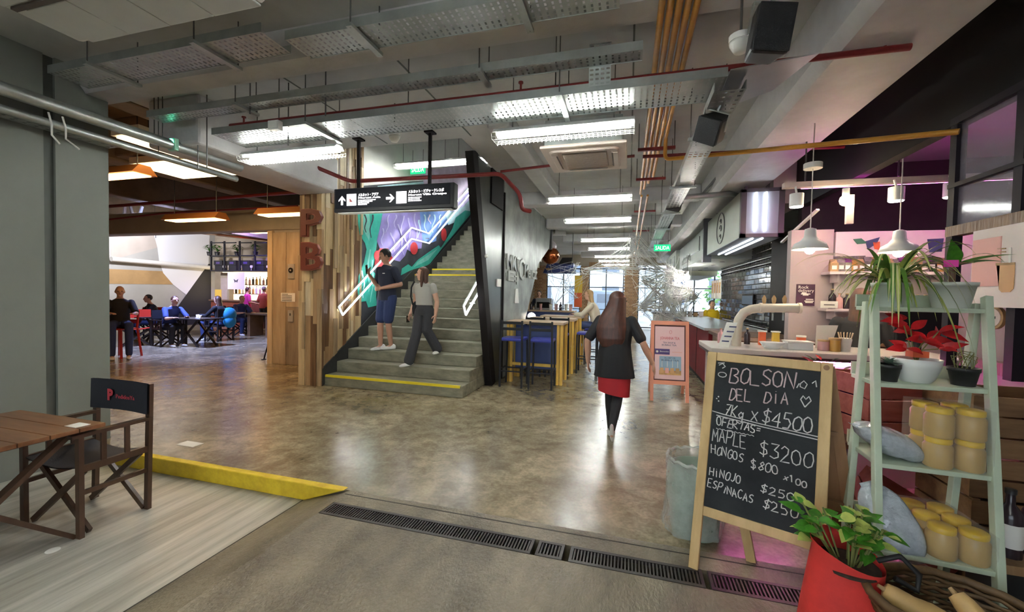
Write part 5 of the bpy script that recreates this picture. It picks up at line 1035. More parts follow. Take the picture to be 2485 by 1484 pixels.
for k in range(5):
    a_ = rnd.uniform(2.2, 4.2); blade(p + Z * .12, (math.cos(a_), math.sin(a_)), rnd.uniform(.42, .55), .005, rnd.uniform(.75, 1.0), 'leaf_pale', sp_, 'runner', rise=1.05, seg=12)
p = onshelf(0, .77, .07); op = empty('potted_orchid', p, 0, 'broad-leaved plant with a pink tag in a cream pot on the top shelf', 'potted plant'); pot(op, p, .068, .092, .13, 'pot_cream')
s = MB(); s.cyl(p + Z * .11, p + Z * .22, .014, 10); s.build('stem', 'plank_3', op)
for (dx, dy, dz, ln, w, m) in ((-.2, -.5, .9, .14, .035, 'leaf_basil'), (.05, -.6, .2, .12, .04, 'leaf_pale'), (.9, -.3, .5, .22, .022, 'leaf_green'), (1, .2, .35, .28, .02, 'leaf_green'), (-.8, -.2, .5, .16, .022, 'leaf_basil'), (.5, .5, .6, .2, .02, 'leaf_green'), (-.5, .6, .5, .18, .022, 'leaf_green')):
    leaf(p + Z * .21, (dx, dy, dz), (0, -.3, 1) if dz < .8 else (0, -1, .2), ln, w, m, op, seg=8)
for a_ in (3.0, 2.6, .2): blade(p + Z * .22, (math.cos(a_), math.sin(a_)), .3, .006, .7, 'stem_green', op, 'flower_stem', rise=.75)
s = MB(); q = p + Vector((-.06, -.09, .22)); s.box(q, (.055, .003, .034), rz=-.15); mat('tag_pink', (.80, .06, .40), .5); s.build('tag', 'tag_pink', op)
p = onshelf(1, .18, .06); su = empty('succulent', p, 0, 'blue-green succulent in a small black pot on the second shelf', 'potted plant'); pot(su, p, .034, .046, .085, 'pot_black')
for k in range(24):
    a_ = k * 2.4; el = .15 + 1.1 * (k / 24); leaf(p + Z * .085, (math.cos(a_) * math.cos(el), math.sin(a_) * math.cos(el), math.sin(el)), (0, 0, 1), .062 - .02 * k / 24, .012, 'leaf_blue', su, seg=4)
p = onshelf(1, .46, .09); po = empty('red_leaf_plant', p, 0, 'red-leaved plant in a rounded white pot on the second shelf', 'potted plant')
s = MB(); s.lathe([(.055, 0), (.072, .02), (.092, .075), (.098, .118), (.09, .118), (.085, .09)], p, 28, cap=False); s.add([p + Vector((.055 * math.cos(k * .2244), .055 * math.sin(k * .2244), 0)) for k in range(28)], [tuple(range(28))]); s.build('pot', 'pot_white', po); s = MB(); s.cyl(p + Z * .09, p + Z * .1, .085, 20); s.build('soil', 'soil', po)
for k in range(7):
    a_ = k * .9; top = p + Vector((.075 * math.cos(a_) + .015, .05 * math.sin(a_), .17 + .045 * (k % 4))); s = MB(); s.tube([p + Z * .09, p + Vector((.02 * math.cos(a_), .02 * math.sin(a_), .16)), top], .003, 5); s.build('stem', 'stem_green', po)
    for j in range(4):
        b_ = a_ + (j - 1.5) * .9; leaf(top, (math.cos(b_), math.sin(b_) - .3, rnd.uniform(-.4, .7)), (0, -1, .6), rnd.uniform(.065, .11), .022, 'leaf_red', po)
s = MB(); s.bb(p + Vector((-.03, -.03, .125)), p + Vector((.035, .03, .155))); s.build('planter_clip', 'print_orange', po)
p = onshelf(1, .86, .07); dr = empty('potted_cactus', p, 0, 'dried curly plant in a black pot at the end of the second shelf', 'potted plant'); pot(dr, p, .042, .056, .088, 'pot_black')
for k in range(12):
    a_ = k * .55; s = MB(); s.tube([p + Vector((.03 * math.cos(a_), .03 * math.sin(a_), .08)), p + Vector((.045 * math.cos(a_ + .5), .045 * math.sin(a_ + .5), .12 + .02 * (k % 3))), p + Vector((.02 * math.cos(a_ + 2), .02 * math.sin(a_ + 2), .13 + .012 * (k % 4)))], .002, 5); s.build('stem', 'stem_green', dr)
# filled bags
mat('bag_film', (.42, .46, .50), .25, noise=.16, scale=24, bump=1.0, bscale=16, coat=.6)
def sack(name, c, ax, ay, az, rx, ry, rz, lab, group):
    e_ = empty(name, c, 0, lab, 'bag', group); M = Matrix((Vector(ax).normalized(), Vector(ay).normalized(), Vector(az).normalized())).transposed(); s = MB(); n = 20; k = 14; vs = []
    for i in range(k + 1):
        t = -1 + 2 * i / k; wx = (1 - abs(t) ** 3.2); th = (1 - t * t) ** .6
        for j in range(n):
            b_ = 2 * math.pi * j / n; cx_, sx_ = math.cos(b_), math.sin(b_); q = Vector((rx * t, ry * (.35 + .65 * wx) * math.copysign(abs(cx_) ** .7, cx_), rz * th * math.copysign(abs(sx_) ** .9, sx_)))
            q.z += .004 * math.sin(9 * t + 3 * cx_); vs.append(Vector(c) + M @ q)
    s.add(vs, [(i * n + j, i * n + (j + 1) % n, (i + 1) * n + (j + 1) % n, (i + 1) * n + j) for i in range(k) for j in range(n)], True); s.add(vs, [tuple(range(n))[::-1], tuple(range(k * n, k * n + n))]); s.build('pouch', 'bag_film', e_)
    for t in (-1, 1): c2 = Vector(c) + M @ Vector((rx * 1.03 * t, 0, 0)); s = MB(); s.box(c2, (.02, ry * .72, .003), M=M); s.build('sealed_end', 'bag_film', e_)
c = onshelf(2, .22, .12) + Z * .075; sack('filled_bag', c, SHU - Z * .42, BK, Z + SHU * .42, .15, .11, .062, 'grey-white filled plastic bag lying on the third shelf', 'filled bags')
c = onshelf(3, .17, .06) + Z * .11; sack('filled_bag', c, SHU * .45 - Z * .95 - BK * .35, SHU * .9 + Z * .4, BK, .165, .095, .05, 'grey-white filled plastic bag slumped over the lowest shelf edge', 'filled bags')
# jars of paste
mat('paste', (.50, .33, .11), .35, noise=.08); mat('lid_yellow', (.72, .46, .02), .35); mat('shrink_film', (.9, .85, .75), .12, alpha=.10, spec=.8)
def jar(p, lab, group):
    e_ = empty('paste_jar', p, 0, lab, 'jar', group); r = .054; s = MB(); s.lathe([(r * .9, 0), (r, .01), (r, .096), (r * .82, .112), (r * .8, .116)], p, 18); s.build('jar_body', 'paste', e_); s = MB(); s.lathe([(r * .88, .114), (r * .9, .118), (r * .9, .136), (r * .8, .140), (0, .140)], p, 18, cap=False); s.build('lid', 'lid_yellow', e_)
for lay in range(2):
    for i in range(2):
        for j in range(2): jar(onshelf(2, .59 + .265 * i, .05 + .11 * j) + Z * (.141 * lay), '%s yellow-lidded jar of the %s row, %s layer, on the third shelf' % (('inner', 'outer')[i], ('front', 'middle', 'back')[j], ('bottom', 'top')[lay]), 'jars on the third shelf')
for i in range(2):
    for j in range(3): jar(onshelf(3, .60 + .265 * i, .05 + .112 * j), '%s yellow-lidded jar of the %s row on the lowest shelf' % (('inner', 'outer')[i], ('front', 'middle', 'back')[j]), 'jars on the lowest shelf')
for i_, h_, lab in ((2, .288, 'clear shrink film around the jars on the third shelf'), (3, .146, 'clear shrink film around the jars on the lowest shelf')):
    e_ = empty('shrink_film', onshelf(i_, .8, .14), 0, lab, 'film'); a, b = onshelf(i_, .45, -.008), onshelf(i_, .985, -.008); s = MB(); s.add([a, b, b + BK * (.225 if i_ == 2 else .335), a + BK * (.225 if i_ == 2 else .335), a + Z * h_, b + Z * h_, b + BK * (.225 if i_ == 2 else .335) + Z * h_, a + BK * (.225 if i_ == 2 else .335) + Z * h_], [(0, 1, 5, 4), (1, 2, 6, 5), (2, 3, 7, 6), (3, 0, 4, 7), (4, 5, 6, 7)]); s.build('wrap', 'shrink_film', e_)
# ================================================================== bin with plastic liner
mat('bin_grey', (.22, .30, .25), .5); mat('liner', (.55, .60, .55), .15, alpha=.42, noise=.12, scale=14, bump=.8, bscale=18, spec=.7)
bc = Vector((.47, 2.95, 0)); bn = empty('waste_bin', bc, 0, 'waste bin lined with a crumpled clear plastic bag behind the chalkboard', 'bin')
s = MB(); s.lathe([(.14, 0), (.165, .44), (.158, .44), (.13, .02)], bc, 28, cap=False); s.build('body', 'bin_grey', bn)
s = MB(); n = 40; k = 14; vs = []
for i in range(k + 1):
    t = i / k; z = .02 + .47 * t
    for j in range(n):
        a_ = 2 * math.pi * j / n; r = .165 + .02 * t + .012 * math.sin(5 * a_ + 4 * t) + .008 * math.sin(13 * a_ + 9 * t) + .05 * (1 - t) * max(0, math.cos(a_ - 3.4)) ** 2; vs.append(bc + Vector((r * math.cos(a_), r * math.sin(a_), z)))
s.add(vs, [(i * n + j, i * n + (j + 1) % n, (i + 1) * n + (j + 1) % n, (i + 1) * n + j) for i in range(k) for j in range(n)], True); s.build('liner_bag', 'liner', bn)
s = MB(); P = [bc + Vector((.19 * math.cos(t * .157), .19 * math.sin(t * .157), .49 + .008 * math.sin(t * 2.3))) for t in range(40)]; s.tube(P, .012, 6, closed=True); s.build('rolled_rim', 'liner', bn)
s = MB(); s.prism([bc + Vector((.02, -.05, .44)), bc + Vector((.12, -.04, .42)), bc + Vector((.13, -.0, .52)), bc + Vector((.03, -.01, .54))], (0, .003, 0)); s.build('card_scrap', 'kraft', bn)
# ================================================================== red planter bag with basil
mat('red_felt', (.62, .035, .028), .75, noise=.1, scale=10, bump=.15, bscale=40); rb = Vector((.93, 2.07, 0)); rbag = empty('planter_bag', rb, 0, 'red fabric bag planted with leafy green herbs', 'planter')
s = MB(); n = 32; vs = []; prof = [(.14, 0), (.165, .08), (.16, .22), (.145, .34), (.12, .44), (.125, .49)]
for r, z in prof:
    for j in range(n): a_ = 2 * math.pi * j / n; rr = r * (1 + .05 * math.sin(3 * a_ + z * 9)); vs.append(rb + Vector((rr * math.cos(a_) * 1.05, rr * math.sin(a_) * .85, z + (.05 * math.cos(a_ - 2.4) if z > .4 else 0))))
s.add(vs, [(i * n + j, i * n + (j + 1) % n, (i + 1) * n + (j + 1) % n, (i + 1) * n + j) for i in range(len(prof) - 1) for j in range(n)], True); s.build('bag', 'red_felt', rbag); s = MB(); s.cyl(rb + Z * .42, rb + Z * .43, .115, 20); s.build('soil', 'soil', rbag)
s = MB(); s.tube([rb + Vector((.10, -.02, .47)), rb + Vector((.16, -.05, .52)), rb + Vector((.22, -.06, .46)), rb + Vector((.21, -.07, .40)), rb + Vector((.14, -.06, .43))], .011, 8); mat('strap_black', (.012, .012, .012), .6); s.build('handle', 'strap_black', rbag)
for k in range(16):
    a_ = rnd.uniform(0, 6.28); r = rnd.uniform(.02, .10); top = rb + Vector((r * math.cos(a_) * 1.5 - .02, r * math.sin(a_), rnd.uniform(.56, .68))); s = MB(); s.tube([rb + Vector((r * .4 * math.cos(a_), r * .4 * math.sin(a_), .42)), top], .004, 5); s.build('stem', 'stem_green', rbag)
    for j in range(5): b_ = rnd.uniform(0, 6.28); leaf(top - Z * rnd.uniform(0, .07), (math.cos(b_), math.sin(b_), rnd.uniform(-.2, .7)), (0, -.4, 1), rnd.uniform(.055, .095), rnd.uniform(.018, .027), 'leaf_basil' if j % 4 else 'leaf_pale', rbag)
# ================================================================== wicker basket with squashes on a crate
mat('wicker', (.10, .055, .02), .6, noise=.35, scale=25); kc = Vector((1.22, 1.93, .22)); bk = empty('wicker_basket', kc, 0, 'dark woven wicker basket in the corner below the ladder shelf', 'basket')
for i in range(9):
    s = MB(); r = .17 + .006 * i; P = [kc + Vector((r * 1.2 * math.cos(t * .196), r * math.sin(t * .196), .012 + .019 * i + .006 * (1 if (t + i) % 2 else -1))) for t in range(32)]; s.tube(P, .0095, 6, closed=True); s.build('strand', 'wicker', bk)
s = MB(); P = [kc + Vector((.225 * 1.2 * math.cos(t * .196), .225 * math.sin(t * .196), .185 + .004 * (t % 2))) for t in range(32)]; s.tube(P, .017, 8, closed=True); s.build('rim', 'wicker', bk)
s = MB(); s.cyl(kc + Z * .0, kc + Z * .012, .19, 24); s.build('bottom', 'wicker', bk)
mat('squash', (.62, .40, .16), .45, noise=.1, scale=8)
for c_, ax, lab in ((kc + Vector((-.12, -.02, .15)), (-.75, .25, .35), 'slim butternut squash pointing out of the wicker basket'), (kc + Vector((.06, -.05, .15)), (-.3, .55, .45), 'fat butternut squash lying in the wicker basket')):
    e_ = empty('squash', c_, 0, lab, 'squash', 'squashes in the basket'); ax = Vector(ax).normalized(); u, w = basis(ax); M = Matrix((u, w, ax)).transposed(); s = MB(); prof = [(0, -.12), (.04, -.11), (.058, -.07), (.055, -.02), (.04, .03), (.036, .08), (.028, .11), (0, .115)]; n = 18; vs = [c_ + M @ Vector((r * math.cos(2 * math.pi * j / n), r * math.sin(2 * math.pi * j / n), z)) for r, z in prof for j in range(n)]
    s.add(vs, [(i * n + j, i * n + (j + 1) % n, (i + 1) * n + (j + 1) % n, (i + 1) * n + j) for i in range(len(prof) - 1) for j in range(n)], True); s.build('flesh', 'squash', e_); s = MB(); s.cyl(c_ + ax * .112, c_ + ax * .135, .01, 8, .007); s.build('stalk', 'kraft', e_)
def crate(name, c, sx, sy, sz, m, lab, rz=0, rows=3, txt=None, tilt=0):
    e_ = empty(name, c, rz, lab, 'crate', None); e_.rotation_euler = (0, tilt, rz); ph = sz / rows
    for r in range(rows):
        for (a, b) in (((-sx / 2, -sy / 2, r * ph + .006), (sx / 2, -sy / 2 + .014, (r + 1) * ph - .006)), ((-sx / 2, sy / 2 - .014, r * ph + .006), (sx / 2, sy / 2, (r + 1) * ph - .006)), ((-sx / 2, -sy / 2 + .014, r * ph + .006), (-sx / 2 + .014, sy / 2 - .014, (r + 1) * ph - .006)), ((sx / 2 - .014, -sy / 2 + .014, r * ph + .006), (sx / 2, sy / 2 - .014, (r + 1) * ph - .006))):
            s = MB(); s.bb(a, b); s.build('slat', m, e_, local=True)
    for x in (-1, 1):
        for y in (-1, 1): s = MB(); s.box((x * (sx / 2 - .03), y * (sy / 2 - .03), sz / 2), (.03, .03, sz)); s.build('corner_post', m, e_, local=True)
    s = MB(); s.bb((-sx / 2 + .014, -sy / 2 + .014, 0), (sx / 2 - .014, sy / 2 - .014, .012)); s.build('base', m, e_, local=True)
    if txt:
        o = text('stencil', txt[0], e_.matrix_basis @ Vector((txt[1], -sy / 2 - .002, txt[2])), e_.matrix_basis.to_3x3() @ (-X if txt[3] else X), Z, txt[4], 'print_dark', e_)
    return e_
mat('crate_brown', (.16, .08, .035), .6, color2=(.30, .17, .08), scale=2, stretch=(1, 8, 8), detail=6); mat('crate_red', (.24, .05, .04), .6, color2=(.36, .10, .08), scale=2, stretch=(1, 8, 8))
crate('produce_crate', (1.22, 1.93, 0), .5, .42, .22, 'crate_brown', 'low brown slatted crate carrying the wicker basket')
crate('produce_crate', (2.03, 2.95, .52), .52, .4, .55, 'crate_brown', 'tall brown slatted crate with stencilled letters at the right edge', 0, 5, ('OEC', .2, .235, True, .12)); crate('produce_crate', (2.05, 2.95, 0), .56, .44, .52, 'crate_brown', 'dark brown slatted crate underneath the stencilled crate', 0, 4)
crate('produce_crate', (1.62, 3.28, .66), .42, .34, .42, 'crate_red', 'reddish slatted crate on the table behind the ladder shelf', .25, 3)
crate('produce_crate', (1.55, 2.98, .16), .5, .28, .26, 'crate_red', 'tilted reddish crate on the floor behind the ladder shelf', -.3, 3, None, .5)
tb = empty('side_table', (1.6, 3.3, 0), 0, 'plain dark wooden table behind the ladder shelf', 'table'); s = MB(); s.bb((1.28, 3.05, .62), (2.1, 3.62, .66)); s.build('top', 'plank_3', tb)
for x in (1.31, 2.06):
    for y in (3.08, 3.58): s = MB(); s.bb((x - .025, y - .025, 0), (x + .025, y + .025, .62)); s.build('leg', 'plank_3', tb)
# wrapped flowers in a black bucket behind the chalkboard
fc = Vector((1.42, 3.55, 0)); fb = empty('flower_bucket', fc, 0, 'black bucket of dark foliage in shiny wrapping behind the chalkboard', 'plant bucket'); s = MB(); s.lathe([(.11, 0), (.15, .62), (.14, .62), (.1, .02)], fc, 24, cap=False); s.build('bucket', 'pot_black', fb); mat('foil_purple', (.35, .06, .40), .15, metal=.7, bump=.8, bscale=20)
s = MB(); vs = []; n = 22
for z, r in ((.55, .12), (.75, .17), (.92, .20)):
    for j in range(n): a_ = 2 * math.pi * j / n; rr = r * (1 + .1 * math.sin(5 * a_ + z * 7)); vs.append(fc + Vector((rr * math.cos(a_), rr * math.sin(a_), z + .03 * math.sin(3 * a_))))
s.add(vs, [(i * n + j, i * n + (j + 1) % n, (i + 1) * n + (j + 1) % n, (i + 1) * n + j) for i in range(2) for j in range(n)], True); s.build('wrapping', 'foil_purple', fb)
for k in range(40): a_ = rnd.uniform(0, 6.28); r = rnd.uniform(0, .17); leaf(fc + Vector((r * math.cos(a_), r * math.sin(a_), rnd.uniform(.85, 1.12))), (math.cos(a_), math.sin(a_), rnd.uniform(0, 1)), (0, -.4, 1), rnd.uniform(.05, .1), .014, 'leaf_dark' if k % 5 else 'leaf_red', fb)
# dark bottles beside the crates
for i, (x, y, z, lab) in enumerate(((1.68, 2.38, .42, 'dark bottle with pale label on the plank at the right edge'), (1.80, 2.42, .42, 'second dark bottle on the plank at the right edge'))): bottle(Vector((x, y, z)), .30, .045, 'dark_glass', lab, 'dark bottles on the plank', 'pot_black', 'paper')
pk = empty('display_plank', (1.85, 2.4, 0), 0, 'brown display plank on blocks at the right edge', 'plank stand'); s = MB(); s.bb((1.58, 2.28, .38), (2.3, 2.52, .42)); s.build('plank', 'plank_2', pk)
for x in (1.66, 2.2): s = MB(); s.bb((x - .05, 2.3, 0), (x + .05, 2.5, .38)); s.build('block', 'pot_black', pk)
# round badge plates hung on the booth side
for i, (px, py, lab) in enumerate(((2410, 770, 'round pale badge on the booth side just right of the ladder shelf'), (2478, 775, 'round pale badge at the right edge of the picture'))):
    p = atx(px, py, 2.28); e_ = empty('round_badge', p, 0, lab, 'badge', 'round badges'); s = MB(); s.cyl(p, p + X * .02, .075, 24); s.build('plate', 'kraft', e_); s = MB(); s.cyl(p - X * .004, p, .058, 24); s.build('face', 'poster_cream', e_); s = MB(); s.box(p - X * .006, (.003, .05, .016)); s.build('mark', 'print_dark', e_)
# ================================================================== director chairs and table on the lower floor
mat('dark_wood', (.045, .022, .012), .4, color2=(.085, .045, .025), scale=2, stretch=(5, 5, 1)); mat('canvas_black', (.012, .013, .02), .75, bump=.1, bscale=120); mat('logo_red', (.55, .05, .07), .6); mat('table_wood', (.14, .055, .022), .3, color2=(.27, .12, .05), scale=1.6, stretch=(1.2, 9, 9), detail=7)
def director_chair(name, loc, rz, lab, group, m='dark_wood', canvas='canvas_black', logo=True):
    e_ = empty(name, loc, rz, lab, 'chair', group); w, d = .29, .20
    def P(nm, p, q, a=.026, b=.04, up=None): s = MB(); s.bar(p, q, a, b, up=up); s.build(nm, m, e_, local=True)
    for sx in (-1, 1):
        x = sx * w
        P('rear_post', (x, d, .0), (x, d + .02, .95), .04, .028, (0, 1, 0)); P('front_post', (x, -d, .0), (x, -d, .68), .04, .028, (0, 1, 0)); P('armrest', (x, -d - .05, .69), (x, d + .02, .69), .05, .024)
        P('side_rail', (x, -d, .46), (x, d, .46), .024, .045); P('side_rail', (x, -d, .30), (x, d, .30), .022, .03)
        for yy in (-.07, .07): P('picket', (x, yy, .46), (x, yy, .68), .018, .028, (0, 1, 0))
    for yy in (-d + .035, d - .035):
        P('cross_leg', (-w + .02, yy, .012), (w - .02, yy, .44), .022, .038); P('cross_leg', (w - .02, yy + .026, .012), (-w + .02, yy + .026, .44), .022, .038)
    s = MB(); n = 8; vs = []
    for i in range(n + 1):
        t = i / n; x = lerp(-w + .012, w - .012, t); vs += [(x, -d, .475 - .035 * math.sin(math.pi * t)), (x, d - .01, .475 - .035 * math.sin(math.pi * t)), (x, -d, .468 - .035 * math.sin(math.pi * t)), (x, d - .01, .468 - .035 * math.sin(math.pi * t))]
    s.add(vs, [(4 * i, 4 * i + 4, 4 * i + 5, 4 * i + 1) for i in range(n)] + [(4 * i + 2, 4 * i + 3, 4 * i + 7, 4 * i + 6) for i in range(n)], True); s.build('seat_canvas', canvas, e_, local=True)
    s = MB(); vs = []
    for i in range(n + 1):
        t = i / n; x = lerp(-w - .02, w + .02, t); y = d + .028 * math.sin(math.pi * t); vs += [(x, y - .016, .725), (x, y - .010, .955), (x, y - .006, .725), (x, y, .955)]
    s.add(vs, [(4 * i, 4 * i + 4, 4 * i + 5, 4 * i + 1) for i in range(n)] + [(4 * i + 2, 4 * i + 3, 4 * i + 7, 4 * i + 6) for i in range(n)], True); s.build('back_canvas', canvas, e_, local=True)
    if logo:
        M = e_.matrix_basis
        text('logo_mark', 'P', M @ Vector((-.135, d - .004, .80)), M.to_3x3() @ X, Z, .115, 'logo_red', e_, bold=.006); text('logo_lettering', 'PedidosYa', M @ Vector((-.055, d + .004, .815)), M.to_3x3() @ X, Z, .045, 'logo_red', e_, width=.2)
    return e_
director_chair('director_chair', (-3.77, 2.03, -.13), 0, 'dark wooden director chair with black canvas back and red logo by the kerb', None)
tl = empty('slatted_table', (-3.88, 1.4, -.13), 0, 'reddish brown wooden table in front of the director chair', 'table')
for k in range(7):
    y0 = .95 + k * .142; s = MB(); s.bb((-4.34, y0, .595), (-3.42, y0 + .138, .622)); s.build('plank', 'table_wood', tl, bevel=.003)
for x in (-4.2, -3.56):
    s = MB(); s.bb((x - .02, 1.0, .56), (x + .02, 1.88, .595)); s.build('bearer', 'dark_wood', tl)
    for (a, b) in (((x, 1.05, -.125), (x, 1.82, .57)), ((x + .03, 1.82, -.125), (x + .03, 1.05, .57))): s = MB(); s.bar(a, b, .028, .06, up=X); s.build('cross_leg', 'dark_wood', tl)
s = MB(); s.bar((-4.2, 1.43, .22), (-3.53, 1.43, .22), .03, .05); s.build('stretcher', 'dark_wood', tl)
e_ = empty('napkin', (-3.5, 1.86, .622), 0, 'small white paper left on the table corner', 'paper'); s = MB(); s.bb((-3.57, 1.80, .622), (-3.46, 1.88, .625)); s.build('sheet', 'paper', e_)
s = MB(); p = atz(460, 1077, .001); s.bb((p.x - .11, p.y - .05, .0005), (p.x + .11, p.y + .06, .003)); tag(s.build('floor_patch', 'paper', None), 'pale square patch lying on the concrete beyond the kerb', 'paper')
s = MB(); p = atz(128, 1335, -.129); s.cyl(p, p + Z * .003, .035, 16); tag(s.build('floor_disc', 'paper', None), 'small pale disc on the lower floor by the table legs', 'disc')
director_chair('director_chair', (-3.9, .85, -.13), math.pi, 'dark wooden director chair at the near side of the brown table', None, logo=False)
# ================================================================== bar tables and blue stools
mat('yellow_wood', (.62, .36, .05), .5, color2=(.74, .48, .10), scale=2, stretch=(6, 6, 1)); mat('top_wood', (.50, .36, .24), .4, noise=.1); mat('stool_black', (.010, .010, .012), .5, spec=.3); mat('seat_blue', (.03, .04, .30), .4); mat('panel_blue', (.05, .08, .24), .5)
def bar_table(y, x0, x1, lab):
    e_ = empty('bar_table', ((x0 + x1) / 2, y, 0), 0, lab, 'table', 'tall tables along the passage wall'); s = MB(); s.bb((x0, y - .3, 1.04), (x1, y + .3, 1.085)); s.build('top', 'top_wood', e_, bevel=.004)
    for x in (x0 + .06, x1 - .06):
        for yy in (y - .25, y + .25):
            for dx in (-.03, .03): s = MB(); s.bb((x + dx - .024, yy - .035, 0), (x + dx + .024, yy + .035, 1.04)); s.build('leg', 'yellow_wood', e_)
    s = MB(); s.bb((x0 + .1, y - .27, .30), (x1 - .1, y - .23, .35)); s.build('foot_rail', 'yellow_wood', e_); s = MB(); s.bb((x0 + .1, y - .02, .2), (x1 - .1, y + .0, 1.0)); s.build('blue_panel', 'panel_blue', e_)
bar_table(7.32, -2.08, -1.06, 'nearest tall table with yellow legs against the grey wall'); bar_table(8.45, -2.0, -1.02, 'second tall table with yellow legs behind the nearest one'); bar_table(9.6, -1.95, -1.0, 'third tall table with yellow legs before the blue awning')
def stool(x, y, rz, lab):
    e_ = empty('bar_stool', (x, y, 0), rz, lab, 'stool', 'black bar stools with blue seats'); w = .19
    for sx in (-1, 1):
        s = MB(); s.bar((sx * w, -w, 0), (sx * (w - .01), -w + .0, 1.12), .03, .03); s.build('rear_leg', 'stool_black', e_, local=True); s = MB(); s.bar((sx * w, w, 0), (sx * (w - .01), w, .78), .03, .03); s.build('front_leg', 'stool_black', e_, local=True)
        s = MB(); s.bar((sx * w, -w, .30), (sx * w, w, .30), .02, .02); s.build('side_rail', 'stool_black', e_, local=True)
    for yy in (-w, w): s = MB(); s.bar((-w, yy, .27), (w, yy, .27), .02, .02); s.build('foot_rail', 'stool_black', e_, local=True)
    for z in (1.08, .98): s = MB(); s.bar((-w, -w, z), (w, -w, z), .025, .045); s.build('back_rail', 'stool_black', e_, local=True)
    s = MB(); s.box((0, 0, .80), (.40, .40, .055)); s.build('seat', 'seat_blue', e_, local=True, bevel=.022)
for x, y, rz, lab in ((-1.86, 6.78, 0, 'blue-seated bar stool in front of the nearest tall table, beside the leaning wall'), (-1.37, 6.78, .05, 'blue-seated bar stool in front of the nearest tall table, next to its outer yellow leg'), (-1.78, 7.86, math.pi, 'blue-seated bar stool behind the nearest tall table, by the wall'), (-1.30, 7.88, math.pi, 'blue-seated bar stool behind the nearest tall table, by the passage'),
                      (-.78, 8.45, math.pi / 2, 'black bar stool at the passage end of the second tall table'), (-.74, 9.6, math.pi / 2, 'black bar stool at the passage end of the third tall table')): stool(x, y, rz, lab)
# ================================================================== pink A-frame sign
mat('frame_salmon', (.72, .30, .20), .5); mat('poster_pink', (.78, .55, .58), .5); mat('banner_violet', (.08, .05, .20), .5); mat('sky_print', (.30, .45, .60), .5); mat('inner_dark', (.10, .03, .03), .6)
pf = empty('poster_stand', (.63, 6.6, 0), 0, 'salmon pink A-frame stand with a pink bubble tea poster in the passage', 'sign stand')
L0, R0 = Vector((.35, 6.50, 0)), Vector((.90, 6.54, 0)); up = Vector((0, .26, 1.19)); rt = (R0 - L0)
def pq(u, v, o=0): n_ = rt.cross(up).normalized(); return L0 + rt * u + up * v + n_ * o
def pslab(us, vs_, o, th, m, nm): s = MB(); n_ = rt.cross(up).normalized(); s.prism([pq(us[0], vs_[0], o), pq(us[1], vs_[0], o), pq(us[1], vs_[1], o), pq(us[0], vs_[1], o)], n_ * -th); return s.build(nm, m, pf)
for us in ((0, .085), (.915, 1)): pslab(us, (0, 1), 0, .03, 'frame_salmon', 'stile')
pslab((.085, .915), (.95, 1), 0, .03, 'frame_salmon', 'rail'); pslab((.085, .915), (.205, .255), 0, .03, 'frame_salmon', 'rail'); pslab((.085, .915), (.255, .95), -.012, .008, 'inner_dark', 'backing')
pslab((.11, .88), (.27, .93), -.008, .004, 'poster_pink', 'poster'); pslab((.11, .50), (.575, .645), -.005, .002, 'banner_violet', 'banner'); pslab((.23, .80), (.325, .555), -.005, .002, 'sky_print', 'photo_print'); pslab((.23, .80), (.325, .38), -.004, .002, 'print_tan', 'photo_print')
for k in range(4): pslab((.25 + .135 * k, .345 + .135 * k), (.345, .41), -.003, .002, ('drink_tan', 'poster_rose', 'drink_tan', 'kraft')[k], 'printed_cup'); pslab((.30 + .135 * k, .312 + .135 * k), (.42, .50), -.003, .002, 'paper', 'printed_straw')
def ptext(t, u, v, sz, wd, m): text('lettering', t, pq(u, v, -.003), rt, up, sz, m, pf, width=wd, extrude=.0008)
ptext('JOHANNA TEA', .25, .765, .06, .28, 'logo_red'); ptext('TEA SHOP &', .32, .715, .035, .18, 'print_navy'); ptext('BUBBLE TEA', .29, .685, .035, .21, 'print_navy'); ptext('Bienvenidos', .24, .605, .03, .13, 'paper'); ptext('SLURP YR', .36, .525, .03, .16, 'print_navy'); ptext('BUBBLE TEA', .28, .495, .036, .25, 'print_navy')
s = MB(); s.tube([pq(.52 + .03 * math.cos(t * .524), .86 + .022 * math.sin(t * .524), -.003) for t in range(12)], .002, 5, closed=True); s.build('emblem', 'logo_red', pf); s = MB(); c = pq(.17, .61, -.003); s.cyl(c, c + Vector((0, -.003, 0)), .018, 12); s.build('emblem', 'paper', pf); pslab((.56, .82), (.607, .611), -.004, .002, 'frame_salmon', 'arrow_line')
for u in (.04, .96): s = MB(); p = pq(u, .97, -.03); q = L0 + rt * u + Vector((0, .62, 0)); s.bar(p, q, .045, .025, up=Y); s.build('rear_leg', 'frame_salmon', pf)
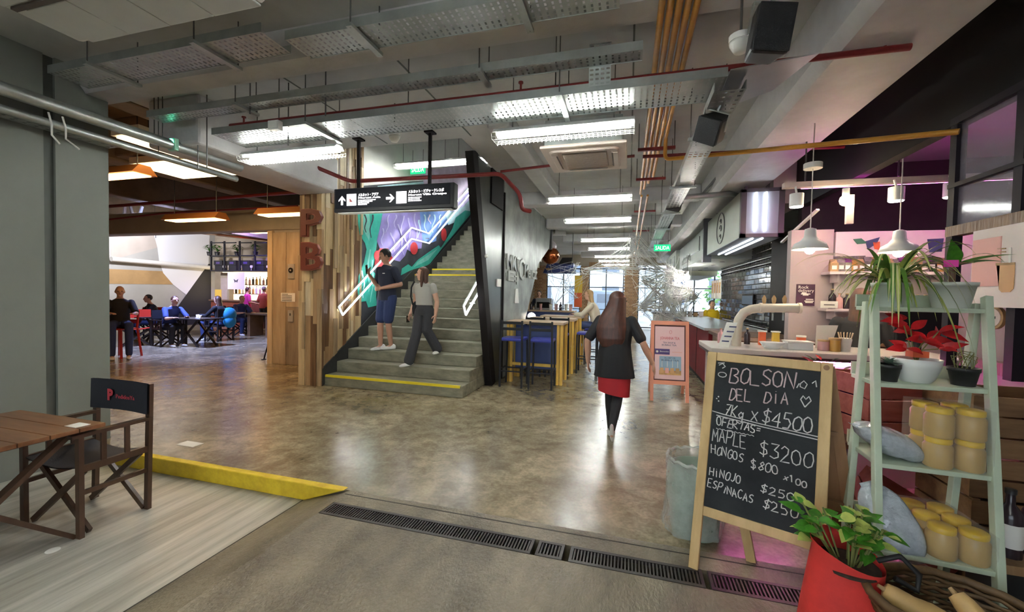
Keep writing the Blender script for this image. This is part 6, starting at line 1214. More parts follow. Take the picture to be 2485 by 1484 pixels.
# ================================================================== cafe stall under the blue awning
mat('awning_blue', (.012, .025, .13), .6); cf = empty('cafe_counter', (-2.9, 14, 0), 0, 'cafe counter under the blue awning beyond the tall tables', 'counter')
s = MB(); s.bb((-3.9, 13.6, 0), (-1.75, 14.2, 1.0)); s.build('body', 'panel_blue', cf); s = MB(); s.bb((-3.95, 13.55, 1.0), (-1.7, 14.25, 1.05)); s.build('top', 'top_wood', cf)
aw = empty('blue_awning', (-2.4, 13.6, 2.4), 0, 'dark blue awning with a pale winged emblem', 'awning'); a = aty(1318, 638, 13.5); b = aty(1394, 662, 13.5)
s = MB(); s.prism([Vector((a.x, 13.5, b.z)), Vector((b.x, 13.5, b.z)), Vector((b.x - .05, 13.5, a.z)), Vector((a.x + .15, 13.5, a.z))], (0, .5, 0)); s.build('valance', 'awning_blue', aw)
c = aty(1331, 651, 13.49); s = MB(); s.prism([c + Vector((-.14, 0, .05)), c + Vector((-.05, 0, .0)), c + Vector((0, 0, .03)), c + Vector((.05, 0, 0)), c + Vector((.14, 0, .05)), c + Vector((.06, 0, -.06)), c + Vector((-.06, 0, -.06))], (0, -.004, 0)); s.build('emblem', 'kraft', aw)
for x in (a.x + .1, b.x - .1): s = MB(); s.cyl((x, 13.7, a.z), (x, 13.7, 3.62 if x > -2.2 else 3.0), .012, 6); s.build('hanger', 'rod', aw)
s = MB(); p = aty(1372, 632, 13.4); s.prism([p + Vector((-.22, 0, -.1)), p + Vector((.2, 0, -.1)), p + Vector((.22, 0, .1)), p + Vector((-.1, 0, .1))], (0, .02, 0)); s.build('dark_board', 'black_paint', aw)
# copper foil balloon
mat('copper_foil', (.32, .09, .03), .18, metal=.85, bump=.15, bscale=6); p = aty(1336, 620, 12.2); e_ = empty('foil_balloon', p, 0, 'round copper foil balloon tied above the blue awning', 'balloon'); s = MB(); s.ball(p, (.27, .24, .26), 20); s.build('skin', 'copper_foil', e_); s = MB(); s.tube([p - Z * .26, p - Z * .5 + X * .05, p + Vector((.0, .6, -.75))], .006, 5); s.build('ribbon', 'paper', e_)
p = aty(1336, 594, 12.2); e_ = empty('foil_balloon', p, 0, 'crumpled silver foil balloon above the copper one', 'balloon'); s = MB(); s.ball(p, (.20, .16, .14), 12, M=Matrix.Rotation(.5, 3, 'Y')); s.build('skin', 'bare_steel', e_); s = MB(); s.cyl(p, (p.x, p.y, 3.0), .004, 5); s.build('ribbon', 'paper', e_)
# things on the cafe counter
for i in range(9):
    x = lerp(-3.2, -1.85, i / 8); y = 13.75 + .1 * (i % 2); k = i % 3; lab = '%s small container along the cafe counter under the awning' % ORD[i]
    if k == 0: bottle(Vector((x, y, 1.05)), .28, .05, 'dark_glass', lab, 'containers on the cafe counter')
    else:
        e_ = empty('cup_stack', (x, y, 1.05), 0, lab, 'cups', 'containers on the cafe counter'); s = MB(); s.lathe([(.05, 0), (.06, .2), (.055, .2)], Vector((x, y, 1.05)), 14); s.build('cups', 'paper' if k == 1 else 'jar_rose', e_); s = MB(); s.lathe([(.065, .2), (.065, .215), (0, .215)], Vector((x, y, 1.05)), 14, cap=False); s.build('lid', 'kraft', e_)
e_ = empty('coffee_machine', (-2.75, 13.9, 1.05), 0, 'steel coffee machine on the cafe counter', 'coffee machine'); s = MB(); s.bb((-3.05, 13.75, 1.05), (-2.5, 14.15, 1.45)); s.build('body', 'bare_steel', e_, bevel=.02); s = MB(); s.bb((-3.0, 13.72, 1.12), (-2.55, 13.75, 1.32)); s.build('panel', 'black_paint', e_)
e_ = empty('table_lamp', (-2.35, 12.3, .98), 0, 'glowing white globe lamp on the ledge by the slanted wall end', 'lamp'); p = aty(1290, 768, 9.6); e_.location = p; s = MB(); s.ball(p, .10, 8); s.build('globe', glow('globe_glow', (1, .93, .8), 7), e_); s = MB(); s.cyl(p - Z * .1, (p.x, p.y, 1.09), .03, 12); s.build('base', 'lamp_white', e_)
# poster with red and orange blocks on the brick, and pale screens
a = aty(1395, 668, 20.9); b = aty(1412, 745, 20.9); e_ = empty('poster', (a + b) / 2, 0, 'red and orange poster beside the far brick pier', 'poster'); s = MB(); s.bb((a.x, 20.88, b.z), (b.x, 20.9, a.z)); s.build('sheet', 'print_yellow', e_); s = MB(); s.bb((a.x, 20.87, b.z), (b.x, 20.88, lerp(a.z, b.z, .55))); s.build('red_block', 'print_orange', e_)
# ================================================================== stretchy spider webs
mat('web_white', (.88, .87, .84), .8)
_w = MATS['web_white'].node_tree; _t = _w.nodes.new('ShaderNodeBsdfTranslucent'); _t.inputs[0].default_value = (.9, .9, .88, 1); _m = _w.nodes.new('ShaderNodeMixShader'); _m.inputs[0].default_value = .5
_w.links.new(_w.nodes['Principled BSDF'].outputs[0], _m.inputs[1]); _w.links.new(_t.outputs[0], _m.inputs[2]); _w.links.new(_m.outputs[0], _w.nodes['Material Output'].inputs[0])
def web(name, anchors, hub, n, r, lab, sag=.12):
    e_ = empty(name, hub, 0, lab, 'decoration'); s = MB(); rr = random.Random(11)
    for k in range(n):
        a = Vector(rr.choice(anchors)) + Vector((rr.gauss(0, .05), rr.gauss(0, .05), rr.gauss(0, .05))); b = Vector(hub) + Vector((rr.gauss(0, .18), rr.gauss(0, .15), rr.gauss(0, .22))) if rr.random() < .6 else Vector(rr.choice(anchors)) + Vector((rr.gauss(0, .12), rr.gauss(0, .1), rr.gauss(0, .12)))
        m_ = (a + b) / 2 - Z * sag * rr.random() + Vector((rr.gauss(0, .08), rr.gauss(0, .08), rr.gauss(0, .08))); P = [a * (1 - t) ** 2 + m_ * 2 * t * (1 - t) + b * t * t for t in (0, .17, .34, .5, .66, .83, 1)]; s.tube(P, r * rr.choice((.6, .8, 1, 1.6)), 4, cap=False)
    o = s.build('strands', 'web_white', e_); o['kind'] = 'stuff'; return e_
W1 = 11.6
web('spider_web', [aty(1630, 655, W1), aty(1560, 680, W1), aty(1552, 745, W1), aty(1600, 790, W1 + .5), aty(1660, 780, W1), aty(1672, 700, W1), aty(1690, 720, W1 + 1), aty(1655, 668, W1)], aty(1625, 710, W1), 300, .007, 'thick tangle of white spider web hanging from the stall fascia')
web('spider_web', [aty(1535, 582, 10.5), aty(1545, 585, 10.5), aty(1480, 640, 10.5), aty(1600, 655, 10.8), aty(1548, 650, 10.5), aty(1640, 668, 11.4), aty(1420, 655, 11.5)], aty(1550, 625, 10.5), 100, .007, 'tent of white spider web hanging from the ochre pipes')
web('spider_web', [aty(1330, 664, 12.9), aty(1400, 642, 12.8), aty(1370, 700, 12.8), aty(1345, 740, 12.8), aty(1400, 720, 12.8), aty(1430, 660, 12.6)], aty(1375, 670, 12.7), 45, .006, 'white spider web draped over the blue awning')
p = aty(1668, 672, 11.3); e_ = empty('bulb_lamp', p, 0, 'bright bulb lamp glowing inside the spider web at the stall fascia', 'lamp'); s = MB(); s.ball(p, .06, 8); s.build('bulb', glow('web_bulb', (1, .95, .85), 150), e_); s = MB(); s.cyl(p + Z * .05, p + Z * .15, .03, 10); s.build('socket', 'lamp_white', e_); s = MB(); s.cyl(p + Z * .15, p + Z * .5, .008, 6); s.build('cord', 'rod', e_)
# white bags hanging far stall, pale cartons on far counter
fc2 = empty('far_counter', (2.6, 15.5, 0), 0, 'pale panelled counter in front of the far windows', 'counter'); s = MB(); s.bb((.95, 16.8, 0), (3.6, 17.3, .92)); s.build('body', 'white_paint', fc2); s = MB(); s.bb((.9, 16.75, .92), (3.65, 17.35, .97)); s.build('top', 'steel_dark', fc2)
for k in range(4): s = MB(); s.bb((1.05 + .62 * k, 16.79, .1), (1.58 + .62 * k, 16.8, .85)); s.build('panel', 'sky_print' if k % 2 else 'poster_cream', fc2)
for i in range(4):
    xx = 1.5 + .14 * i; e_ = empty("carton", (xx, 12.3, 1.06), 0, "%s small carton across the far end of the red counter" % ORD[i], "carton", "cartons on the red counter"); s = MB(); s.bb((xx - .05, 12.2, 1.06), (xx + .05, 12.35, 1.16 + .03 * (i % 2))); s.build("box", ("kraft", "paper", "kraft", "poster_cream")[i], e_)
for i in range(4):
    a = atx(1733 + 6 * i, 662, 2.3); e_ = empty('menu_strip', a, 0, '%s tall white menu board hanging at the far end of the black tiles' % ORD[i], 'menu board', 'hanging white menu boards'); s = MB(); s.bb((2.27, a.y - .12, 1.55), (2.29, a.y + .12, 2.05)); s.build('board', 'paper', e_); s = MB(); s.bb((2.265, a.y - .09, 1.7), (2.27, a.y + .09, 1.98)); s.build('print', 'print_tan', e_)
# ================================================================== hall seating
mat('red_chair', (.50, .03, .015), .4); mat('table_dark', (.03, .024, .022), .35); mat('wood_block', (.16, .09, .045), .5, noise=.2)
def hp(px, py): return atz(px, py, 0)
def yaw_to(a, b): d = Vector(b) - Vector(a); return math.atan2(d.x, -d.y)      # local -Y turned towards b
HC = {}
def hall_chair(key, px, py, face, lab, canvas='canvas_black', m='dark_wood'):
    p = hp(px, py); HC[key] = (p, face); return director_chair('director_chair', p, face, lab, 'director chairs in the hall', m, canvas, logo=False)
hall_chair('a', 412, 838, math.radians(80), 'black director chair in the hall under the leaning blue-shirted person', m='table_dark')
hall_chair('b', 532, 826, math.radians(-80), 'black director chair in the hall with a blue jacket on its back', m='table_dark')
hall_chair('c', 330, 838, math.radians(60), 'red-backed director chair in the hall behind the red stool', 'red_chair', 'table_dark'); hall_chair('d', 372, 822, math.radians(40), 'red-backed director chair in the hall beside the dark-haired man', 'red_chair', 'table_dark')
hall_chair('e', 583, 812, math.radians(75), 'dark chair in the hall under the grey-haired man in blue', m='table_dark')
def hall_table(px, py, w, d, lab, z=.75, cross=True):
    p = hp(px, py); e_ = empty('hall_table', p, 0, lab, 'table', 'dark tables in the hall'); s = MB(); s.bb(p + Vector((-w / 2, -d / 2, z - .03)), p + Vector((w / 2, d / 2, z))); s.build('top', 'table_dark', e_)
    for sy in (-1, 1):
        for sx in (-1, 1): s = MB(); s.bar(p + Vector((sx * w * .36, sy * d * .36, 0)), p + Vector((-sx * w * .36, sy * d * .36, z - .03)), .03, .05); s.build('cross_leg', 'table_dark', e_)
    for k in range(3): q = p + Vector((-.25 + .25 * k, -.1 + .12 * (k % 2), z)); g = empty('cup', q, 0, '%s small white cup on the %s' % (ORD[k], 'hall table near the grey wall' if px < 400 else 'hall table between the two sitters'), 'cup', 'cups on the hall tables'); s = MB(); s.lathe([(.03, 0), (.04, .09), (.035, .09), (.025, .01)], q, 12, cap=False); s.build('wall', 'paper', g); s = MB(); s.cyl(q, q + Z * .008, .055, 14); s.build('saucer', 'paper', g)
    return p
T1 = hall_table(478, 838, 1.05, .7, 'dark cross-legged table in the hall between the blue-shirted man and the woman in black'); T0 = hall_table(350, 832, .9, .7, 'dark cross-legged table in the hall near the grey wall')
p = hp(640, 815); e_ = empty('tall_block_table', p, 0, 'brown block table beside the lift wall', 'table'); s = MB(); s.bb(p + Vector((-.45, -.3, .72)), p + Vector((.5, .3, .77))); s.build('top', 'wood_block', e_)
for sx in (-.35, .4): s = MB(); s.bb(p + Vector((sx - .06, -.26, 0)), p + Vector((sx + .06, .26, .72))); s.build('leg_panel', 'wood_block', e_)
# red metal stool chair by the grey wall
p = hp(292, 866); e_ = empty('red_metal_chair', p, .3, 'red metal chair half hidden by the grey wall edge', 'chair')
for sx in (-.2, .2):
    for sy in (-.2, .2): s = MB(); s.bar((sx * 1.25, sy * 1.25, 0), (sx, sy, .62), .03, .03); s.build('leg', 'red_chair', e_, local=True)
s = MB(); s.box((0, 0, .63), (.44, .44, .03)); s.build('seat', 'red_chair', e_, local=True, bevel=.01)
for sx in (-.19, .19): s = MB(); s.bar((sx, .2, .62), (sx, .24, 1.02), .03, .03); s.build('back_post', 'red_chair', e_, local=True)
for z in (.78, .98): s = MB(); s.bar((-.2, .22, z), (.2, .22, z), .03, .09); s.build('back_rail', 'red_chair', e_, local=True)
# floor sign post at the lift wall
p = hp(640, 872); e_ = empty('floor_post', p, 0, 'thin black stick post leaning by the lift wall', 'post'); s = MB(); s.bar(p, p + Vector((.06, .25, .9)), .02, .02); s.build('stick', 'black_paint', e_); s = MB(); s.cyl(p, p + Z * .01, .05, 12); s.build('foot', 'black_paint', e_)
# ================================================================== hall bar at the back wall
HB = 13.2
def hb(px, py, y=HB): return aty(px, py, y)
mat('bar_red', (.20, .05, .025), .5, noise=.2); mat('bar_white', (.70, .66, .60), .5); mat('shelf_black', (.012, .012, .016), .5); glow('bar_back', (1.0, .80, .48), 1.6)
bar = empty('hall_bar', (hb(590, 765).x, HB, 0), 0, 'bar with black overhead shelves at the back of the hall', 'bar')
a, b = hb(512, 752), hb(690, 790); s = MB(); s.bb((a.x, HB, 0), (b.x, HB + .6, 1.05)); s.build('counter', 'bar_red', bar); s = MB(); s.bb((a.x - .05, HB - .06, 1.05), (b.x, HB + .65, 1.1)); s.build('top', 'wood_block', bar)
a, b = hb(512, 655), hb(690, 618)
for z in (a.z, b.z): s = MB(); s.bb((a.x, HB - .05, z - .05), (b.x, HB + .5, z)); s.build('overhead_shelf', 'shelf_black', bar)
for px in (514, 546, 583, 620, 655): q = hb(px, 650); s = MB(); s.bb((q.x - .03, HB - .05, a.z), (q.x + .03, HB, hb(px, 585).z)); s.build('upright', 'shelf_black', bar)
for px in (514, 546, 583, 620): q = hb(px, 588); q2 = hb(px + 28, 588); s = MB(); s.bb((q.x, HB - .05, q.z - .04), (q2.x, HB, q.z)); s.build('top_rail', 'shelf_black', bar)
# back wall of the bar with glowing shelf wall and side pillar
s = MB(); s.bb((hb(540, 700, 14.1).x, 14.1, 1.1), (-11.5, 14.18, hb(600, 660, 14.1).z)); s.build('lit_back_panel', MATS['bar_back'], bar)
s = MB(); q0, q1 = hb(519, 660), hb(540, 770); s.bb((q0.x, HB + .3, 0), (q1.x, HB + .5, q0.z)); s.build('side_pillar', 'cream_wall', bar)
s = MB(); q0, q1 = hb(522, 702, HB + .29), hb(537, 738, HB + .29); s.bb((q0.x, HB + .28, q1.z), (q1.x, HB + .3, q0.z)); s.build('framed_notice', 'print_yellow', bar)
for py in (690, 712): z = hb(600, py, 13.95).z; s = MB(); s.bb((hb(545, 700, 13.95).x, 13.85, z - .03), (-11.6, 14.1, z)); s.build('bottle_shelf', 'wood_block', bar)
glassm = ['dark_glass', 'jar_amber', 'bar_white', 'jar_rose']
for r_, py in enumerate((690, 712)):
    z = hb(600, py, 13.95).z
    for k in range(14): x = lerp(hb(548, 700, 13.95).x, hb(656, 700, 13.95).x, k / 13); bottle(Vector((x, 13.97, z)), random.choice((.28, .33, .36)), .05, glassm[(k + r_) % 4], '%s bottle on the %s lit shelf behind the hall bar' % (ORD[k], ('upper', 'lower')[r_]), 'bottles behind the hall bar')
for k in range(10):
    x = lerp(hb(522, 654).x, hb(655, 654).x, (k + .3) / 10); q = Vector((x, HB + .1, a.z)); e_ = empty('goblet', q, 0, '%s white glass along the black overhead bar shelf' % ORD[k], 'glass', 'glasses on the overhead bar shelf'); s = MB(); s.lathe([(.05, 0), (.012, .02), (.012, .08), (.06, .12), (.055, .2), (.05, .2)], q, 12); s.build('bowl', 'bar_white', e_)
# hanging poster with a butterfly-like mark, hanging cups
q0, q1 = hb(553, 660, HB - .1), hb(594, 702, HB - .1); e_ = empty('poster', (q0 + q1) / 2, 0, 'white hanging poster with a small dark mark at the hall bar', 'poster'); s = MB(); s.bb((q0.x, HB - .11, q1.z), (q1.x, HB - .1, q0.z)); s.build('sheet', 'paper', e_)
c = (q0 + q1) / 2; s = MB(); s.prism([c + Vector((-.12, -.012, .08)), c + Vector((0, -.012, .0)), c + Vector((.12, -.012, .08)), c + Vector((.06, -.012, -.08)), c + Vector((0, -.012, -.02)), c + Vector((-.06, -.012, -.08))], (0, -.004, 0)); s.build('mark', 'print_dark', e_)
# plants and dark stock on the upper shelf
for i, (px, py) in enumerate(((527, 605), (575, 612), (620, 612), (508, 620))):
    q = hb(px, py, HB + .1); e_ = empty('shelf_plant', q, 0, ['leafy plant on the upper bar shelf, first from the painted wall', 'leafy plant on the upper bar shelf, second from the painted wall', 'leafy plant on the upper bar shelf, third from the painted wall', 'leafy plant hanging off the end of the bar shelf'][i], 'potted plant', 'plants on the bar shelf'); q.z = b.z if i < 3 else q.z
    s = MB(); s.lathe([(.07, 0), (.1, .16), (.09, .16)], q, 14); s.build('pot', 'pot_black', e_)
    for k in range(22): an = k * 1.1; leaf(q + Vector((0, 0, .15 + .015 * k)), (math.cos(an), math.sin(an), .8 - .05 * k), (0, 0, 1), .26, .04, 'leaf_basil', e_, seg=4)
for i in range(4):
    q = hb(537 + 33 * i, 640, HB + .15); q.z = a.z; e_ = empty('dark_crate', q, 0, '%s dark box along the lower overhead bar shelf' % ORD[i], 'box', 'dark boxes on the bar shelf'); s = MB(); s.bb(q + Vector((-.22, -.15, .21)), q + Vector((.22, .15, .40))); s.bb(q + Vector((-.2, -.12, 0)), q + Vector((.2, .12, .21))); s.build('box', 'shelf_black', e_); s = MB(); s.bb(q + Vector((-.1, -.155, .26)), q + Vector((.1, -.15, .34))); s.build('label', 'banner_violet', e_)
# violet stage light washing the bar shelf and the floor in front of the tables
def wash_lamp(p, target, color, power, size, lab, ang=1.6):
    p = Vector(p); e_ = empty('stage_lamp', p, 0, lab, 'stage lamp', 'coloured stage lamps in the hall'); d = (Vector(target) - p).normalized(); s = MB(); s.cyl(p - d * .2, p, .10, 16); s.build('can', 'black_paint', e_); s = MB(); s.cyl(p - d * .2, Vector((p.x, p.y, 4.2)) if p.x < -5.5 else Vector((p.x, p.y, 3.35)), .01, 6); s.build('stem', 'rod', e_)
    l = bpy.data.lights.new('beam', 'SPOT'); l.energy = power; l.color = color; l.spot_size = ang; l.spot_blend = .6; l.shadow_soft_size = size; o = bpy.data.objects.new('beam', l); COL.objects.link(o); o.parent = e_; o.location = d * .03; o.rotation_euler = d.to_track_quat('-Z', 'Y').to_euler()
# ================================================================== people
mat('skin', (.62, .36, .25), .5, sss=.0); mat('skin_tan', (.50, .27, .18), .5); mat('hair_black', (.012, .009, .008), .5); mat('hair_brown', (.07, .028, .014), .5, noise=.3, scale=18, stretch=(3, 3, .4)); mat('hair_auburn', (.058, .017, .010), .45, noise=.4, scale=16, stretch=(3, 3, .4)); mat('hair_blond', (.36, .22, .10), .5); mat('hair_grey', (.30, .27, .24), .6)
mat('cloth_navy', (.012, .016, .035), .8, bump=.2, bscale=12); mat('denim', (.020, .035, .11), .8, bump=.15, bscale=40); mat('cloth_grey', (.42, .41, .37), .8, bump=.15, bscale=14); mat('charcoal_trouser', (.035, .036, .042), .8, bump=.2, bscale=10); mat('cloth_black', (.010, .010, .013), .8, bump=.2, bscale=10); mat('cloth_red', (.36, .010, .018), .75, bump=.15, bscale=12); mat('cloth_blue', (.04, .07, .24), .8); mat('cloth_pink', (.66, .05, .26), .8); mat('cloth_coral', (.66, .14, .09), .8); mat('cloth_yellow', (.80, .56, .01), .8); mat('cloth_cream', (.66, .58, .44), .8); mat('shoe_white', (.72, .71, .68), .5); mat('eye_dark', (.02, .015, .012), .3); mat('lip', (.42, .14, .11), .5); mat('phone_black', (.01, .01, .012), .15); mat('cloth_cyan', (.02, .26, .50), .7)
class Fig:
    def __init__(s, name, lab, loc, rz, H=1.7, vox=.010, group=None):
        s.e = empty(name, loc, rz, lab, 'person', group); s.k = H / 1.7; s.vox = vox; s.J = {}
    def mk(s, mb, name, m, vox=None, smooth=2):
        mb.v = [p * s.k for p in mb.v]; o = mb.build(name, m, s.e, local=True); r = o.modifiers.new('remesh', 'REMESH'); r.mode = 'VOXEL'; r.voxel_size = (vox or s.vox); r.use_smooth_shade = True
        if smooth: q = o.modifiers.new('smooth', 'SMOOTH'); q.factor = .5; q.iterations = smooth
        return o
def limb(mb, pts, rs, n=12):
    for i in range(len(pts) - 1): mb.cyl(pts[i], pts[i + 1], rs[i], n, rs[i + 1])
    for p, r in zip(pts, rs): mb.ball(p, r, n)
def loft(mb, rings, lat, fwd, n=20):
    vs = []
    for c, rx, ry in rings:
        for j in range(n): a = 2 * math.pi * j / n; vs.append(Vector(c) + lat * (rx * math.cos(a)) + fwd * (ry * math.sin(a)))
    m = len(rings); mb.add(vs, [(i * n + j, i * n + (j + 1) % n, (i + 1) * n + (j + 1) % n, (i + 1) * n + j) for i in range(m - 1) for j in range(n)] + [tuple(range(n))[::-1], tuple(range((m - 1) * n, m * n))], True)
def hand(mb, w, d, palm, curl=.5, s=1.0, spread=.25):
    """hand from wrist w along d; palm = palm normal; five separate bent fingers, thumb off the side of the palm"""
    d = Vector(d).normalized(); pn = Vector(palm); pn = (pn - d * pn.dot(d)).normalized(); sd = d.cross(pn).normalized(); L = .085 * s
    M = Matrix((sd, pn, d)).transposed(); mb.ball(w + d * L * .55, (.040 * s, .015 * s, .052 * s), 12, M=M)
    for i, (off, ln) in enumerate(((-.030, .066), (-.010, .076), (.010, .072), (.029, .056))):
        b = w + d * L + sd * off * s; dd = (d + sd * off * spread * 6).normalized(); p = [b - d * .02 * s, b]; cur = dd
        for k in range(3): cur = (cur + pn * curl * .55).normalized(); p.append(p[-1] + cur * ln * s * (.45, .32, .25)[k])
        mb.tube(p, .008 * s, 8, rs=[.009 * s, .0092 * s, .0085 * s, .0078 * s, .0065 * s])
    b = w + d * L * .25 - sd * .030 * s; c = (d * .6 - sd * .75 + pn * .25).normalized(); mb.tube([b, b + c * .03 * s, b + c * .055 * s + d * .008 * s, b + c * .062 * s + d * .03 * s], .01 * s, 8, rs=[.012 * s, .0115 * s, .0105 * s, .008 * s])
def face_head(f, c, fd, hair, style, skin, tilt=0, cap_len=.0):
    """adds head shape to the body mesh and eyes, mouth and hair as children; c = head centre, fd = looking direction"""
    fd = Vector(fd).normalized(); up = (Z - fd * fd.z * .6).normalized(); lat = up.cross(fd).normalized() * -1; up = fd.cross(lat).normalized() * (1 if fd.cross(lat).z > 0 else -1); M = Matrix((lat, fd, up)).transposed(); mb = f.mb
    mb.ball(c + up * .012, (.074, .094, .105), 18, M=M); mb.ball(c - up * .055 + fd * .022, (.054, .066, .062), 16, M=M); mb.ball(c - up * .10 + fd * .055, (.024, .024, .018), 10, M=M)
    mb.cyl(c + fd * .088 + up * .012, c + fd * .112 - up * .026, .008, 8, .015); mb.ball(c + fd * .106 - up * .028, .0145, 8)
    for s_ in (-1, 1): mb.ball(c + lat * (s_ * .076) - fd * .006 - up * .008, (.010, .020, .031), 10, M=M); mb.ball(c + fd * .082 + lat * s_ * .033 + up * .026, (.024, .012, .008), 8, M=M)
    s = MB()
    for s_ in (-1, 1): s.ball(c + fd * .088 + lat * s_ * .031 + up * .006, (.013, .010, .0075), 10, M=M)
    s.v = [p * f.k for p in s.v]; s.build('eyes', 'eye_dark', f.e, local=True)
    s = MB(); s.ball(c + fd * .088 - up * .062, (.023, .010, .0075), 10, M=M); s.v = [p * f.k for p in s.v]; s.build('lips', 'lip', f.e, local=True)
    if hair:
        h = MB()
        h.ball(c + up * .030 - fd * .014, (.085, .100, .098), 18, M=M)
        if style == 'short':
            h2 = MB(); h2.v = []; vs = []
            h.v = [p if not ((p - c).dot(fd) > .045 and (p - c).dot(up) < .065) else p - fd * ((p - c).dot(fd) - .03) * .9 + up * .02 for p in h.v]; h.v = [p if (p - c).dot(up) > -.045 else p + up * (-.045 - (p - c).dot(up)) for p in h.v]
        else:
            h.v = [p if not ((p - c).dot(fd) > .03 and (p - c).dot(up) < .07) else p - fd * ((p - c).dot(fd) - .02) for p in h.v]
        if style == 'wave':
            bf = Vector((0, -1, 0)); bx = Vector((1, 0, 0)); loft(h, [(c + up * .05 - bf * .02, .092, .085), (c - Z * .06 - bf * .05 + bx * .02, .115, .07), (c - Z * .18 - bf * .10 + bx * .05, .150, .06), (c - Z * .30 - bf * .145 + bx * .06, .17, .05), (c - Z * .42 - bf * .165 + bx * .06, .16, .04), (c - Z * .52 - bf * .16 + bx * .05, .11, .025)], bx, bf, 18)
        if style in ('long', 'longleft'):
            sh = -lat * 0 if style == 'long' else lat * .07
            loft(h, [(c + up * .04 - fd * .03, .088, .075), (c - up * .06 - fd * .055 + sh * .3, .092, .058), (c - up * .18 - fd * .085 + sh, .105, .05), (c - up * .30 - fd * .095 + sh * 1.1, .115, .045), (c - up * .42 - fd * .085 + sh * 1.1, .10, .035), (c - up * (.50 + cap_len) - fd * .075 + sh * 1.1, .06, .02)], lat, fd, 18)
        if style == 'front':   # long hair falling over one shoulder in front
            for s_, ln in ((1, .40), (-1, .12)): limb(h, [c + lat * s_ * .075 + up * .03, c + lat * s_ * .095 - up * .08, c + lat * s_ * .105 - up * .2 + fd * .03 * (s_ > 0), c + lat * s_ * .10 - up * (.1 + ln) + fd * .06 * (s_ > 0)], [.03, .036, .040 if s_ > 0 else .02, .016])
            loft(h, [(c + up * .03 - fd * .04, .08, .06), (c - up * .10 - fd * .06, .085, .045), (c - up * .26 - fd * .075, .08, .035)], lat, fd, 16)
        if style == 'bun': h.ball(c - fd * .10 + up * .05, .045, 12)
        f.mk(h, 'hair', hair, f.vox)
def build_person(f, P, skin='skin', hair='hair_black', hstyle='short', top=None, sleeve=.5, hem=.0, bottom=None, shoes='shoe_white', look=None, palms=None, bare_legs=True, wide=0, curl=.5, extra_r=0.0):
    V = {k: Vector(v) for k, v in P.items()}; mb = f.mb = MB()
    pel, ch, nk, hd = V['pelvis'], V['chest'], V['neck'], V['head']; fd = V.get('fwd', Vector((0, -1, 0))).normalized(); lat = Z.cross(fd).normalized() * -1
    lat = Vector((-fd.y, fd.x, 0)).normalized()     # towards the figure's own left
    lat = lat if True else lat; L = lat; g = 1 + extra_r
    wa = pel.lerp(ch, .45)
    tors = [(pel - Z * .08, .13 * g, .10 * g), (pel, .155 * g, .115 * g), (wa, .135 * g, .10 * g), (ch, .155 * g, .115 * g), (ch.lerp(nk, .55), .16, .095), (ch.lerp(nk, .85), .09, .07), (nk, .05, .052)]
    loft(mb, tors, L, fd); limb(mb, [nk - Z * .03, hd - Z * .03], [.052, .048])
    face_head(f, hd, look or fd, MATS[hair] if hair else None, hstyle, skin)
    arms = {}
    for s_, sx in (('l', 1), ('r', -1)):
        sh = ch.lerp(nk, .52) + L * sx * .175; el, wr = V['el_' + s_], V['wr_' + s_]; arms[s_] = (sh, el, wr)
        limb(mb, [sh, sh.lerp(el, .45), el, el.lerp(wr, .35), wr], [.056, .049, .039, .041, .026]); pn = (palms or {}).get(s_, -L * sx); d_ = V.get('hd_' + s_, wr - el); hand(mb, wr - Vector(d_).normalized() * .01, d_, pn, curl)
    legs = {}
    for s_, sx in (('l', 1), ('r', -1)):
        hp_ = pel - Z * .06 + L * sx * .085; kn, an = V['kn_' + s_], V['an_' + s_]; legs[s_] = (hp_, kn, an)
        limb(mb, [hp_, hp_.lerp(kn, .5), kn, kn.lerp(an, .32), an], [.088, .074, .053, .054, .035]); tf = V.get('ft_' + s_, Vector((0, -1, 0))).normalized(); mb.cyl(an - Z * .02, an + tf * .09 - tf.cross(Z.cross(tf)).normalized() * (-.045 if tf.cross(Z.cross(tf)).z < 0 else .045), .030, 10, .018)
        sm = MB(); M = Matrix((Z.cross(tf), tf, tf.cross(Z.cross(tf)) * -1)).transposed()
        upv = tf.cross(Z.cross(tf)); upv = upv if upv.z > 0 else -upv; la = tf.cross(upv); base = an - upv * .058
        loft(sm, [(base - tf * .06 - upv * .012, .030, .012), (base - tf * .058 + upv * .03, .034, .030)], la, upv, 10) if False else None
        sm.ball(base + tf * .05, (.050, .142, .036), 14, M=Matrix((la, tf, upv)).transposed()); sm.ball(base - tf * .03 + upv * .022, (.044, .060, .052), 12, M=Matrix((la, tf, upv)).transposed()); sm.v = [p if (p - base).dot(upv) > -.018 else p + upv * (-.018 - (p - base).dot(upv)) for p in sm.v]; f.mk(sm, 'shoe', shoes, min(f.vox, .010), 1)
    f.mk(mb, 'body', skin)
    if top:
        t = MB(); e = .016; rg = [(pel - Z * hem, (.150 if hem < .05 else .17 if hem < .2 else .195) * g + e, .118 * g + e)] + ([(pel, .16 * g + e, .12 * g + e)] if hem > .03 else []) + [(wa, .145 * g + e, .112 * g + e), (ch, .16 * g + e, .12 * g + e), (ch.lerp(nk, .55), .17 + e * .5, .098 + e), (ch.lerp(nk, .80), .105, .078), (nk - Z * .02, .068, .068)]
        loft(t, rg, L, fd)
        for s_ in 'lr':
            sh, el, wr = arms[s_]
            if sleeve > 0:
                tt = min(1, sleeve * 2); q = sh.lerp(el, tt if sleeve <= .5 else 1)
                if sleeve <= .5: limb(t, [sh, q], [.066, .062]); 
                else: limb(t, [sh, sh.lerp(el, .5), el, el.lerp(wr, .45), el.lerp(wr, .93)], [.066, .058, .050, .050, .040])
        f.mk(t, 'shirt', top)
